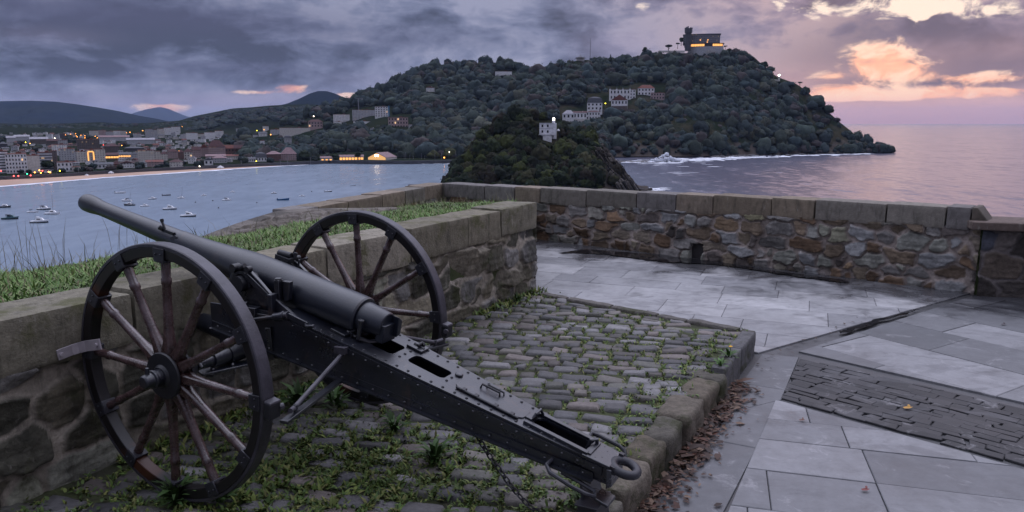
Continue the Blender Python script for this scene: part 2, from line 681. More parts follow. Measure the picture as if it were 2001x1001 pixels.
M['leaf'] = attr_mat('leaf_blade', 0.6, 8, 0.10, 0.0, spec=0.3)
M['soil'] = simple('joint_soil', (0.026, 0.026, 0.013), 0.95, alt=(0.052, 0.066, 0.018), scale=5, bump=0.8, bscale=40)
M['earth'] = simple('bank_earth', (0.055, 0.062, 0.022), 0.95, alt=(0.036, 0.052, 0.016), scale=2, bump=0.6, bscale=10)

exec_sections = []

# ------------------------------------------------------------------ sea
m, nt, b = material('sea_water')
pos = nt.new('ShaderNodeNewGeometry').outputs['Position']
px_, py_, pz_ = nt.xyz(pos)
dist = nt.math('SQRT', nt.add(nt.mul(px_, px_), nt.mul(py_, py_)))
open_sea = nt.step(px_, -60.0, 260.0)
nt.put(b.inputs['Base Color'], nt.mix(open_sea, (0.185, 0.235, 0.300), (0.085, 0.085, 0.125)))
b.inputs['Roughness'].default_value = 0.24
b.inputs['Specular IOR Level'].default_value = 0.38
b.inputs['IOR'].default_value = 1.333
def nvec(sx, sy, det, k, off):
    n = nt.new('ShaderNodeTexNoise')
    mp = nt.new('ShaderNodeMapping')
    nt.put(mp.inputs['Vector'], pos)
    mp.inputs['Scale'].default_value = (sx, sy, 0.0)
    mp.inputs['Location'].default_value = (off, off * 0.7, off)
    nt.put(n.inputs['Vector'], mp.outputs[0])
    n.inputs['Scale'].default_value = 1.0
    n.inputs['Detail'].default_value = det
    n.inputs['Roughness'].default_value = 0.6
    sb = nt.new('ShaderNodeVectorMath', operation='SUBTRACT')
    nt.put(sb.inputs[0], n.outputs['Color'])
    sb.inputs[1].default_value = (0.5, 0.5, 0.5)
    sc_ = nt.new('ShaderNodeVectorMath', operation='SCALE')
    nt.put(sc_.inputs[0], sb.outputs[0])
    sc_.inputs['Scale'].default_value = k
    return sc_.outputs[0]


ad = nt.new('ShaderNodeVectorMath', operation='ADD')
nt.put(ad.inputs[0], nvec(0.11, 0.040, 4, 0.62, 3.0))
nt.put(ad.inputs[1], nvec(0.022, 0.0085, 3, 0.34, 11.0))
amp = nt.new('ShaderNodeVectorMath', operation='SCALE')
nt.put(amp.inputs[0], ad.outputs[0])
nt.put(amp.inputs['Scale'], nt.add(nt.mul(open_sea, 0.62), 0.38))
sx_, sy_, _ = nt.xyz(amp.outputs[0])
nrm_ = nt.new('ShaderNodeVectorMath', operation='NORMALIZE')
nt.put(nrm_.inputs[0], nt.cxyz(sx_, sy_, 1.0))
nt.put(b.inputs['Normal'], nrm_.outputs[0])
M['sea'] = m
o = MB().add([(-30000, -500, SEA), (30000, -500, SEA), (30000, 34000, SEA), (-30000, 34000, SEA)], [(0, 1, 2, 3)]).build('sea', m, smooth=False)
kind(o, 'structure')


# ------------------------------------------------------------------ far hills as terrain sheets
def interp(pts, u):
    a = np.array(pts, float)
    return np.interp(u, a[:, 0], a[:, 1])


class Hill:
    def __init__(self, name, u0, u1, sil, base, d0, d1, mat, p=1.0, du=6, nt_=26, bump=0.0, seed=1, back=400, k='structure', drop=0):
        sil = [(a, min(b_ + drop, 371)) for a, b_ in sil]
        self.u0, self.u1, self.sil, self.base, self.d0, self.d1, self.p = u0, u1, sil, base, d0, d1, p
        us = np.arange(u0, u1 + du, du)
        ts = np.linspace(0, 1, nt_)
        P = np.zeros((len(us), nt_ + 2, 3))
        for i, u in enumerate(us):
            for j, t in enumerate(ts):
                q = self.pt(u, t)
                if bump and 0 < t < 1:
                    q[2] += (fbm(np.array([q[0], q[1], 0]) * 0.012, seed, 4) - 0.5) * bump * sin(pi * t)
                    q[1] += (fbm(np.array([q[0], q[2], 9]) * 0.015, seed + 3, 4) - 0.5) * bump * 2 * sin(pi * t)
                P[i, j] = q
            r = P[i, nt_ - 1]
            P[i, nt_] = r + np.array([r[0] / r[1] * back * 0.4, back * 0.4, -(r[2] - SEA) * 0.35])
            P[i, nt_ + 1] = np.array([r[0] * (r[1] + back) / r[1], r[1] + back, SEA - 8])
        self.P = P
        nu, nv = P.shape[:2]
        ii, jj = np.meshgrid(np.arange(nu - 1), np.arange(nv - 1), indexing='ij')
        q = np.stack([ii * nv + jj, (ii + 1) * nv + jj, (ii + 1) * nv + jj + 1, ii * nv + jj + 1], -1).reshape(-1, 4)
        self.o = kind(npobj(name, P.reshape(-1, 3), [q], mat, smooth=True), k)

    def fn(self, v, u):
        return interp(v, u) if isinstance(v, list) else float(v)

    def pt(self, u, t):
        yb, yr = self.fn(self.base, u), self.fn(self.sil, u)
        a, c = self.fn(self.d0, u), self.fn(self.d1, u)
        y = yb + (yr - yb) * t
        return at(u, y, a + (c - a) * t ** self.p)

    def at_px(self, u, y):
        yb, yr = self.fn(self.base, u), self.fn(self.sil, u)
        t = min(1, max(0, (y - yb) / (yr - yb)))
        return self.pt(u, t)


M['blue_hill'] = simple('distant_wooded_mountain', (0.012, 0.020, 0.034), 0.95, alt=(0.017, 0.024, 0.030), scale=0.002)
M['blue_hill'].node_tree.nodes['Principled BSDF'].inputs['Specular IOR Level'].default_value = 0.0
M['wood_ground'] = simple('wooded_slope', (0.012, 0.019, 0.013), 0.95, alt=(0.022, 0.025, 0.015), scale=0.02, bump=1.0, bscale=0.08, spec=0.0)
m, nt, b = material('headland_ground')
tc = nt.new('ShaderNodeNewGeometry').outputs['Position']
nA = nt.noise(nt.scalevec(tc, (0.03, 0.03, 0.02)), 1.0, 7, 0.65)
c = nt.mix(nt.step(nA, 0.42, 0.60), (0.016, 0.024, 0.013), (0.044, 0.040, 0.026))
zz = nt.xyz(tc)[2]
nB = nt.noise(nt.scalevec(tc, (0.05, 0.05, 0.02)), 1.0, 6, 0.7)
rk = nt.step(nt.sub(nt.add(SEA + 14.0, nt.mul(nB, 26.0)), zz), 0.0, 9.0)
c = nt.mix(rk, c, nt.mix(nB, (0.038, 0.033, 0.030), (0.12, 0.10, 0.085)))
nt.put(b.inputs['Base Color'], c)
b.inputs['Roughness'].default_value = 0.95
b.inputs['Specular IOR Level'].default_value = 0.0
bn = nt.new('ShaderNodeBump')
bn.inputs['Strength'].default_value = 1.0
bn.inputs['Distance'].default_value = 5.0
nt.put(bn.inputs['Height'], nt.noise(nt.scalevec(tc, (0.06, 0.06, 0.03)), 1.0, 7, 0.7))
nt.put(b.inputs['Normal'], bn.outputs[0])
M['headland'] = m

Hill('mountain', -420, 352, [(-420, 190), (-100, 196), (0, 198), (60, 197), (110, 199), (150, 204), (190, 210), (230, 217), (270, 226), (310, 233), (352, 243)], 250,
     6300, 7600, M['blue_hill'], back=1500, seed=2, bump=60)
Hill('mountain', 225, 420, [(225, 240), (258, 222), (285, 214), (312, 209), (330, 213), (355, 224), (390, 236), (420, 245)], 250, 21000, 24000, M['blue_hill'], back=2000, seed=4)
Hill('hill', -300, 440, [(-300, 244), (0, 241), (60, 243), (110, 242), (160, 240), (200, 239), (240, 242), (300, 240), (350, 236), (440, 240)], 268, 2500, 3200, M['wood_ground'], back=900, seed=5, bump=20)
Hill('hill', 325, 760, [(325, 244), (350, 236), (380, 227), (420, 219), (455, 212), (490, 210), (520, 207), (555, 205), (600, 204), (650, 206), (760, 214)], 262, 2900, 3600, M['wood_ground'], back=900, seed=6, bump=25)
Hill('hill', 520, 745, [(520, 212), (560, 203), (585, 193), (605, 183), (622, 178), (638, 178), (655, 183), (675, 192), (700, 203), (745, 216)], 232, 4200, 4800, M['blue_hill'], back=900, seed=7, bump=20)
hB = Hill('hill', 470, 1180, [(470, 258), (520, 246), (560, 232), (620, 212), (660, 201), (690, 192), (712, 180), (735, 170), (770, 160), (800, 147), (818, 132), (835, 124), (862, 119), (890, 122),
                              (915, 122), (935, 118), (960, 115), (1000, 117), (1018, 124), (1035, 133), (1070, 140), (1120, 150), (1180, 160)],
          [(470, 322), (640, 315), (900, 314), (1180, 312)], [(470, 1100), (640, 1160), (900, 1190), (1180, 1230)], [(470, 1900), (700, 2000), (900, 2150), (1180, 2000)],
          M['wood_ground'], p=1.25, seed=8, bump=26, drop=7)
hA = Hill('headland', 980, 1740, [(980, 205), (1010, 168), (1030, 148), (1050, 138), (1085, 130), (1108, 120), (1125, 114), (1150, 112), (1166, 119), (1200, 121), (1235, 112), (1255, 107), (1285, 104), (1305, 100),
                                  (1330, 99), (1365, 99), (1400, 99), (1430, 103), (1455, 107), (1475, 115), (1493, 130), (1505, 136), (1520, 146), (1540, 153), (1558, 160), (1573, 171), (1590, 186), (1612, 208),
                                  (1640, 233), (1665, 253), (1685, 272), (1700, 283), (1720, 290), (1740, 293)],
          [(980, 312), (1240, 306), (1340, 306), (1500, 302), (1650, 299), (1740, 298)], [(980, 1210), (1240, 1316), (1340, 1316), (1500, 1404), (1650, 1470), (1740, 1500)],
          [(980, 1600), (1150, 1720), (1330, 1700), (1450, 1680), (1560, 1640), (1700, 1560), (1740, 1515)], M['headland'], p=1.1, seed=9, bump=24, drop=5)
isl = Hill('island', 878, 1264, [(868, 366), (874, 355), (890, 334), (905, 313), (918, 288), (938, 262), (958, 244), (985, 229), (1010, 217), (1030, 212), (1050, 217), (1075, 228), (1092, 236), (1112, 244), (1140, 252),
                                 (1163, 264), (1182, 282), (1198, 302), (1214, 322), (1232, 345), (1248, 362), (1268, 373)],
           [(868, 378), (1268, 377)], [(868, 660), (1060, 628), (1268, 640)], [(868, 690), (980, 735), (1060, 745), (1160, 720), (1268, 652)], M['headland'], p=1.15, du=4, seed=10, bump=12, back=120, drop=9)

# town terrain: gently rising ground behind the bay
SHORE = [(-160, 357), (0, 350), (100, 345), (200, 338.5), (300, 333), (400, 328), (500, 323), (560, 320.5), (640, 317), (720, 318), (800, 318), (900, 316)]


def shore_d(u):
    return 60.09 * F / (interp(SHORE, u) - 240.0) * 0.985


TK = 0.0165


def town_z(u, d):
    return SEA + 4.0 + max(0, d - shore_d(u)) * TK


def town_pt(u, py):
    d0 = shore_d(u)
    r = ray(u, py)
    k = r[2] / r[1]
    d = (SEA + 4.0 - d0 * TK - CAMZ) / (k - TK)
    if not (d0 <= d < 3200):
        d = min(max(d0, d if d > 0 else 3200), 3200)
    return at(u, py, d)


us = np.arange(-160, 901, 12)
ds = np.linspace(0, 1, 30) ** 1.4
P = np.zeros((len(us), len(ds), 3))
for i, u in enumerate(us):
    d0 = shore_d(u)
    for j, t in enumerate(ds):
        d = d0 + (3400 - d0) * t
        q = at(u, 240, d)
        P[i, j] = (q[0], d, town_z(u, d))
nu, nv = P.shape[:2]
ii, jj = np.meshgrid(np.arange(nu - 1), np.arange(nv - 1), indexing='ij')
QG = np.stack([ii * nv + jj, (ii + 1) * nv + jj, (ii + 1) * nv + jj + 1, ii * nv + jj + 1], -1).reshape(-1, 4)
kind(npobj('town_ground', P.reshape(-1, 3), [QG], M['wood_ground'], smooth=True), 'structure')

# beach, sea wall, surf
M['sand'] = simple('damp_sand', (0.36, 0.23, 0.17), 0.9, alt=(0.46, 0.31, 0.23), scale=0.02)
M['seawall'] = simple('sea_wall_stone', (0.075, 0.075, 0.09), 0.9, alt=(0.05, 0.05, 0.06), scale=0.05)
M['foam'] = simple('surf_foam', (0.72, 0.74, 0.80), 0.9, alt=(0.55, 0.58, 0.66), scale=0.1)
WATER = [(-160, 374), (0, 364), (100, 356), (200, 347.5), (300, 341), (400, 334), (500, 327.5), (580, 322.5), (620, 320)]


def ribbon(name, top, bot, us, ztop, zbot, mat, k=None, wob=0.0, seed=0):
    A, B = [], []
    for u in us:
        yt, yb = interp(top, u), interp(bot, u)
        if wob:
            yb += (n2(np.array([u * 0.05]), np.array([1.0]), seed)[0] - 0.5) * wob
            yt += (n2(np.array([u * 0.07]), np.array([7.0]), seed)[0] - 0.5) * wob * 0.5
            yb = max(yb, yt + 0.15)
        A.append(onz(u, yt, ztop))
        B.append(onz(u, yb, zbot))
    n = len(A)
    V = np.array(A + B)
    Q = np.array([[i, i + 1, n + i + 1, n + i] for i in range(n - 1)])
    o = npobj(name, V, [Q], mat, smooth=True)
    if k:
        kind(o, k)
    return o


us_ = np.arange(-160, 622, 6)
ribbon('beach', [(x, y) for x, y in SHORE], WATER, us_, SEA + 1.6, SEA + 0.05, M['sand'], 'structure')
FOAM1 = [(x, y - 0.6) for x, y in WATER]
FOAM2 = [(x, y + 1.3 - max(0, x) * 0.001) for x, y in WATER]
ribbon('surf_foam', FOAM1, FOAM2, us_, SEA + 0.22, SEA + 0.12, M['foam'], 'stuff', wob=2.2, seed=3)
# sea wall along the promenade
mb = MB()
pts = [at(u, 240, shore_d(u)) for u in np.arange(-160, 905, 20)]
for a_, b_ in zip(pts[:-1], pts[1:]):
    p0, p1 = np.array([a_[0], a_[1] - 1, SEA]), np.array([b_[0], b_[1] - 1, SEA])
    q = np.array([0, 5, 0])
    h = np.array([0, 0, 4.8])
    mb.hexa([p0, p1, p1 + q, p0 + q, p0 + h, p1 + h, p1 + q + h, p0 + q + h])
o = mb.build('promenade_wall', M['seawall'], smooth=False)
tag(o, 'long low dark stone sea wall edging the bay and its beach', 'sea wall')


# surf at the foot of the headland and the island
def foam_patches(px0, px1, yfun, n, wpx, hpx, seed, name='surf_foam'):
    r = np.random.default_rng(seed)
    nb = NB()
    for k in range(n):
        u = r.uniform(px0, px1)
        y = yfun(u) + r.normal(0, 1) * hpx * 0.5
        L, H = wpx * r.uniform(0.4, 1.4), hpx * r.uniform(0.2, 0.5)
        an = np.linspace(0, 2 * pi, 15)[:-1]
        rad = 0.6 + 0.4 * r.random(14)
        ring = [onz(u + L * 0.5 * cos(t) * q, max(244, y + H * 0.5 * sin(t) * q), SEA + 0.3 + 0.002 * k) for t, q in zip(an, rad)]
        V = np.array([onz(u, y, SEA + 0.3 + 0.002 * k)] + ring)
        T = np.array([[0, 1 + i, 1 + (i + 1) % 14] for i in range(14)])
        nb.add(V, None, T)
    return kind(nb.build(name, M['foam'], smooth=False), 'stuff')


foam_patches(1215, 1330, lambda u: 316.5, 60, 26, 3.2, 21)
foam_patches(1310, 1480, lambda u: 314 - (u - 1310) * 0.042, 130, 26, 3.2, 22)
foam_patches(1470, 1735, lambda u: 307.5 - (u - 1470) * 0.033, 90, 24, 2.4, 23)
foam_patches(1250, 1420, lambda u: 322 + 4 * sin(u * 0.1), 14, 30, 1.4, 24)
foam_patches(1215, 1300, lambda u: 371 - (u - 1260) * 0.03, 30, 30, 3.5, 25)
foam_patches(1290, 1360, lambda u: 338, 8, 45, 1.2, 26)
foam_patches(800, 900, lambda u: 320.5, 12, 18, 1.2, 27)
# breaking wave
nb = NB()
V0, Q0 = CG[4]
sph = V0 / np.linalg.norm(V0, axis=1, keepdims=True)
r = np.random.default_rng(5)
for k in range(120):
    u = r.normal(1305, 17)
    if u > 1328 and r.random() < 0.6:
        u = r.uniform(1326, 1334)
    hmax = 13 * math.exp(-((u - 1300) / 14.0) ** 2) + 8 * math.exp(-((u - 1331) / 3.5) ** 2) + 1.5
    y = 314.5 - hmax * r.random() ** 1.3
    s = r.uniform(0.5, 1.9)
    c = at(u, y, 1150 + r.uniform(-6, 6))
    P = sph * np.array([s * 1.5, s, s * r.uniform(0.8, 1.6)])
    P = P * (0.7 + 0.6 * fbm(P * 1.2 + k, k, 2))[:, None] + c
    nb.add(P, Q0)
kind(nb.build('wave_spray', M['foam']), 'stuff')
# seaweed-brown reef and dark rocks at the headland's foot
M['rock'] = simple('wet_dark_rock', (0.030, 0.027, 0.030), 0.6, alt=(0.085, 0.075, 0.075), scale=0.25, bump=0.9, bscale=0.8)
nb = NB()
r = np.random.default_rng(6)
for k in range(240):
    u = r.uniform(1390, 1742)
    t = (u - 1390) / 350
    y = 306.5 - 10.5 * t + r.normal(0, 1.3)
    y = max(y, 293.5)
    s = r.uniform(1.2, 4.2) * (1.0 if u < 1690 else 0.7)
    c = onz(u, y, SEA + 0.3)
    P, Q = block(c, (s * 2.2, s * 1.6, s * 1.1), np.eye(3), s * 0.4, s * 0.5, 1.1 / s, k, 4)
    nb.add(P, Q)
for k in range(60):
    u = r.uniform(1205, 1290)
    c = onz(u, 316 + r.normal(0, 1.0), SEA)
    s = r.uniform(1.0, 2.2)
    P, Q = block(c, (s * 4, s * 2, s * 0.8), np.eye(3), s * 0.3, s * 0.3, 1.0 / s, k, 4)
    nb.add(P, Q)
kind(nb.build('shore_rocks', M['rock']), 'stuff')

# ------------------------------------------------------------------ woods
def ico(n):
    import bmesh
    bm = bmesh.new()
    bmesh.ops.create_icosphere(bm, subdivisions=n, radius=1.0)
    V = np.array([v.co[:] for v in bm.verts])
    bm.verts.ensure_lookup_table()
    T = np.array([[v.index for v in f.verts] for f in bm.faces])
    bm.free()
    return V, T


def crown_variants(sub, count, seed, lump=0.6):
    V, T = ico(sub)
    out = []
    for k in range(count):
        f = fbm(V * 1.5 + k * 7.3, seed + k, 3)
        g = fbm(V * 4.0 + k * 3.1, seed + 50 + k, 2)
        r = 0.36 + lump * 1.35 * f + 0.55 * g
        P = V * r[:, None]
        P[:, 2] = np.where(P[:, 2] < -0.35, -0.35 + (P[:, 2] + 0.35) * 0.3, P[:, 2])
        out.append((P, T, 0.62 + 0.75 * g))
    return out


CROWN3 = crown_variants(3, 6, 100)
CROWN4 = crown_variants(4, 5, 200, 0.6)


def add_crown(nb, c, r, colr, var, rr, tall=1.0, leaves=34, lsize=0.24):
    P, T, sh = var
    th = rr.uniform(0, 2 * pi)
    R = np.array([[cos(th), -sin(th), 0], [sin(th), cos(th), 0], [0, 0, 1]])
    Pr = (P * np.array([r * rr.uniform(0.75, 1.4), r * rr.uniform(0.75, 1.3), r * tall])) @ R.T + c
    C = np.array(colr)[None] * (0.9 + 0.2 * rr.random((len(P), 1)))
    nb.add(Pr, None, T, C)
    if leaves:
        k = rr.integers(0, len(P), leaves)
        base = Pr[k]
        nd = base - c
        nd /= np.linalg.norm(nd, axis=1, keepdims=True)
        t1 = np.cross(nd, rr.normal(size=(leaves, 3)))
        t1 /= np.linalg.norm(t1, axis=1, keepdims=True)
        n2v = nd * rr.uniform(0.3, 1.0, (leaves, 1)) + t1 * rr.uniform(-0.8, 0.8, (leaves, 1))
        t2 = np.cross(n2v, t1)
        t2 /= np.linalg.norm(t2, axis=1, keepdims=True)
        s = r * lsize * rr.uniform(0.6, 1.3, (leaves, 1))
        ctr = base + nd * r * rr.uniform(0.0, 0.22, (leaves, 1))
        V = np.stack([ctr - t1 * s, ctr - t2 * s * 0.7 + nd * s * 0.3, ctr + t1 * s, ctr + t2 * s * 0.7 + nd * s * 0.3], 1).reshape(-1, 3)
        Q = np.arange(leaves)[:, None] * 4 + np.array([[0, 1, 2, 3]])
        C = np.repeat(np.array(colr)[None] * rr.uniform(0.65, 1.12, (leaves, 1)), 4, axis=0)
        nb.add(V, Q, None, C)


M['foliage'] = attr_mat('tree_foliage', 0.8, 0.35, 0.40, 0.6, 0.7, spec=0.06)
GREENS = [(0.030, 0.043, 0.026), (0.024, 0.036, 0.025), (0.034, 0.045, 0.026), (0.026, 0.040, 0.030), (0.042, 0.048, 0.026), (0.026, 0.038, 0.028), (0.044, 0.040, 0.028), (0.020, 0.030, 0.022), (0.030, 0.042, 0.026)]
GREENS = [(a * 1.18, b_ * 1.12, c_ * 1.6) for a, b_, c_ in GREENS]  # blue shift puts distance haze into the leaf colours
KEEP = []   # pixel rectangles kept clear of trees


def wood(name, hill, n, rad, keepfn, seed, variants=CROWN3, leaves=26, palette=GREENS, bright=1.0, tall=(0.75, 1.45), lift=0.55):
    rr = np.random.default_rng(seed)
    nb = NB()
    us_ = rr.uniform(hill.u0, hill.u1, n)
    for u in us_:
        yb, yr = hill.fn(hill.base, u), hill.fn(hill.sil, u)
        y = rr.uniform(yr, yb) if yb > yr else yr
        t = (yb - y) / max(1e-3, yb - yr)
        if not keepfn(u, y, t, rr):
            continue
        p = hill.pt(u, t)
        r = rad * min(2.0, rr.lognormal(-0.2, 0.46))
        rpx = r * F / p[1]
        if any(x0 - rpx < u < x1 + rpx and y0 - rpx * 0.3 < y < y1 + rpx * 1.5 for x0, y0, x1, y1 in KEEP):
            continue
        c = np.array(palette[rr.integers(len(palette))]) * bright * rr.lognormal(0, 0.20)
        add_crown(nb, p + np.array([0, 0, r * lift]), r, c, variants[rr.integers(len(variants))], rr, rr.uniform(*tall), leaves)
    return kind(nb.build(name, M['foliage'], smooth=True), 'stuff')


KEEP += [(1094, 205, 1150, 237), (1146, 186, 1182, 232), (1190, 170, 1244, 216), (1244, 164, 1300, 196), (1052, 238, 1090, 276), (1332, 60, 1416, 103),
         (686, 210, 766, 240), (652, 222, 690, 243), (690, 234, 728, 242), (758, 226, 802, 254), (722, 247, 736, 258), (602, 232, 634, 256), (546, 247, 610, 266), (492, 246, 536, 274),
         (524, 250, 550, 266), (556, 262, 574, 284), (508, 274, 524, 290), (832, 166, 852, 181), (966, 138, 1002, 147), (1122, 108, 1148, 121), (712, 298, 776, 314), (622, 300, 716, 316),
         (1512, 140, 1528, 158), (1180, 198, 1188, 210), (1290, 88, 1342, 104)]


def keepA(u, y, t, rr):
    # the dry grassy seaward slope and the rocky foot carry few trees
    foot = 0.13 + 0.12 * n2(np.array([u * 0.03]), np.array([2.0]), 4)[0]
    if u > 1190 and u < 1420:
        foot += 0.12
    if t < foot:
        return rr.random() < 0.16
    lim = 1535 + (y - 176) * 0.55
    if u > lim:
        return rr.random() < 0.05
    if u > lim - 60:
        return rr.random() < 0.6
    return True


CROWN2 = crown_variants(3, 8, 300, 0.7)
wood('headland_wood', hA, 8200, 6.0, keepA, 31, CROWN2, 40)
wood('hillside_wood', hB, 6800, 7.0, lambda u, y, t, rr: t > 0.02, 32, CROWN2, 36)


def keepI(u, y, t, rr):
    lim = 1160 + (y - 285) * 0.18
    return (u < lim or rr.random() < 0.02) and (t > 0.10 or rr.random() < 0.4)


wood('island_wood', isl, 1500, 3.6, keepI, 33, CROWN4, 60, [(0.022, 0.030, 0.013), (0.013, 0.019, 0.011), (0.040, 0.048, 0.016), (0.014, 0.017, 0.012), (0.034, 0.034, 0.018), (0.026, 0.022, 0.016), (0.015, 0.022, 0.012)], 1.0)
nb = NB()
r = np.random.default_rng(8)
for k in range(230):  # slanting rock strata on the seaward side of the island
    t = r.random()
    x0, y0 = 1163 + 46 * r.random() + 46 * t, 290 + 78 * t + r.normal(0, 5)
    x0 = min(x0, 1248)
    tt = interp(isl.sil, x0)
    if y0 < tt:
        y0 = tt + r.uniform(0, 8)
    p = isl.at_px(x0, min(y0, 374)) + np.array([0, -5.0, 0.5])
    d = at(x0 + 5.0, y0 + 8.2, p[1]) - at(x0, y0, p[1])
    d /= np.linalg.norm(d)
    s = np.array([0, -1.0, 0.25])
    s -= d * (s @ d)
    s /= np.linalg.norm(s)
    L = r.uniform(6, 17)
    P, Q = block(p, (L, r.uniform(2, 5), r.uniform(0.8, 2.0)), np.array([d, s, np.cross(d, s)]), 0.35, 0.55, 0.45, k, 6)
    g = r.choice([0.3, 0.6, 1.0, 1.7]) * r.uniform(0.7, 1.3)
    nb.add(P, Q, None, np.array([0.090, 0.080, 0.072]) * g)
for k in range(60):
    x0 = 1225 + 45 * r.random()
    p = onz(x0, 371 + r.normal(0, 1.5), SEA + 0.5)
    s = r.uniform(1.0, 2.6)
    P, Q = block(p, (s * 2, s * 1.5, s * 1.3), np.eye(3), s * 0.3, s * 0.4, 1 / s, k, 4)
    nb.add(P, Q, None, np.array([0.055, 0.05, 0.05]) * r.uniform(0.6, 1.5))
for (ax, ay, bx, by) in ((1102, 278, 1140, 318), (1000, 330, 1022, 366), (1138, 308, 1178, 360), (938, 330, 955, 366)):  # bare stony ribs
    for k in range(14):
        t = k / 13
        p = isl.at_px(ax + (bx - ax) * t + r.normal(0, 2), ay + (by - ay) * t) + np.array([0, -1.5, 0])
        P, Q = block(p, (5, 4, 3.2), np.eye(3), 0.9, 1.0, 0.4, k, 6)
        nb.add(P, Q, None, np.array([0.085, 0.082, 0.058]) * r.uniform(0.7, 1.4))
M['cliff'] = attr_mat('cliff_rock', 0.9, 0.6, 0.5, 1.0, 0.9, spec=0.1)
kind(nb.build('island_rocks', M['cliff'], smooth=True, sharp=50), 'structure')

rr = np.random.default_rng(45)
for hname, (u0, u1, yl, dd, n, rad_) in {'far_wood': (-300, 440, lambda u: interp([(-300, 244), (0, 241), (200, 239), (300, 240), (350, 236), (440, 240)], u), 3100, 900, 9),
                                         'ridge_wood': (330, 760, lambda u: interp([(325, 244), (350, 236), (380, 227), (420, 219), (455, 212), (490, 210), (520, 207), (555, 205), (600, 204), (650, 206), (760, 214)], u), 3500, 900, 9)}.items():
    nb = NB()
    for k in range(n):
        u = rr.uniform(u0, u1)
        t = rr.random() ** 1.3
        y = yl(u) + 7 + 24 * t
        p = at(u, y, dd - (dd - 2700) * t)
        c = np.array(GREENS[rr.integers(len(GREENS))]) * rr.uniform(0.6, 1.1)
        add_crown(nb, p + np.array([0, 0, rad_ * 0.3]), rad_ * rr.uniform(0.6, 1.3), c, CROWN3[rr.integers(6)], rr, 0.9, 8)
    kind(nb.build(hname, M['foliage'], smooth=True), 'stuff')


# single trees that stand out
def tree(px, py, depth, hgt, wid, label, shape='round', group=None, colr=(0.024, 0.034, 0.020), trunk_h=0.3, seed=0, name='tree'):
    rr = np.random.default_rng(900 + seed)
    p = at(px, py, depth)
    root = empty(name, p, label, 'tree', group)
    mbt = MB()
    mbt.lathe([(-2, wid * 0.07), (hgt * trunk_h, wid * 0.05), (hgt * 0.8, wid * 0.02)], (0, 0, 0), (0.03, 0, 1), 7)
    for k in range(4):
        a = rr.uniform(0, 2 * pi)
        z0 = hgt * (trunk_h + 0.1 * k)
        mbt.tube([(0, 0, z0), (cos(a) * wid * 0.2, sin(a) * wid * 0.2, z0 + hgt * 0.12)], wid * 0.02, 5)
    mbt.build('trunk', M['bark'], root)
    nb = NB()
    if shape == 'cypress':
        for k in range(9):
            t = k / 8
            add_crown(nb, np.array([rr.normal(0, .05) * wid, rr.normal(0, .05) * wid, hgt * (0.15 + 0.78 * t)]), wid * 0.5 * (1.05 - 0.75 * t), np.array(colr) * rr.uniform(.8, 1.2), CROWN3[k % 6], rr, 1.5, 22)
    elif shape == 'umbrella':
        for k in range(8):
            a = rr.uniform(0, 2 * pi)
            q = rr.uniform(0.1, 0.36) * wid
            add_crown(nb, np.array([cos(a) * q, sin(a) * q, hgt * rr.uniform(0.8, 0.92)]), wid * 0.24, np.array(colr) * rr.uniform(.8, 1.2), CROWN3[k % 6], rr, 0.55, 26)
    else:
        for k in range(11):
            a = rr.uniform(0, 2 * pi)
            q = rr.uniform(0, 0.30) * wid
            add_crown(nb, np.array([cos(a) * q, sin(a) * q, hgt * rr.uniform(trunk_h + 0.15, 0.85)]), wid * rr.uniform(0.2, 0.3), np.array(colr) * rr.uniform(.75, 1.3), CROWN3[k % 6], rr, 0.95, 26)
    nb.build('crown', M['foliage'], root)
    return root


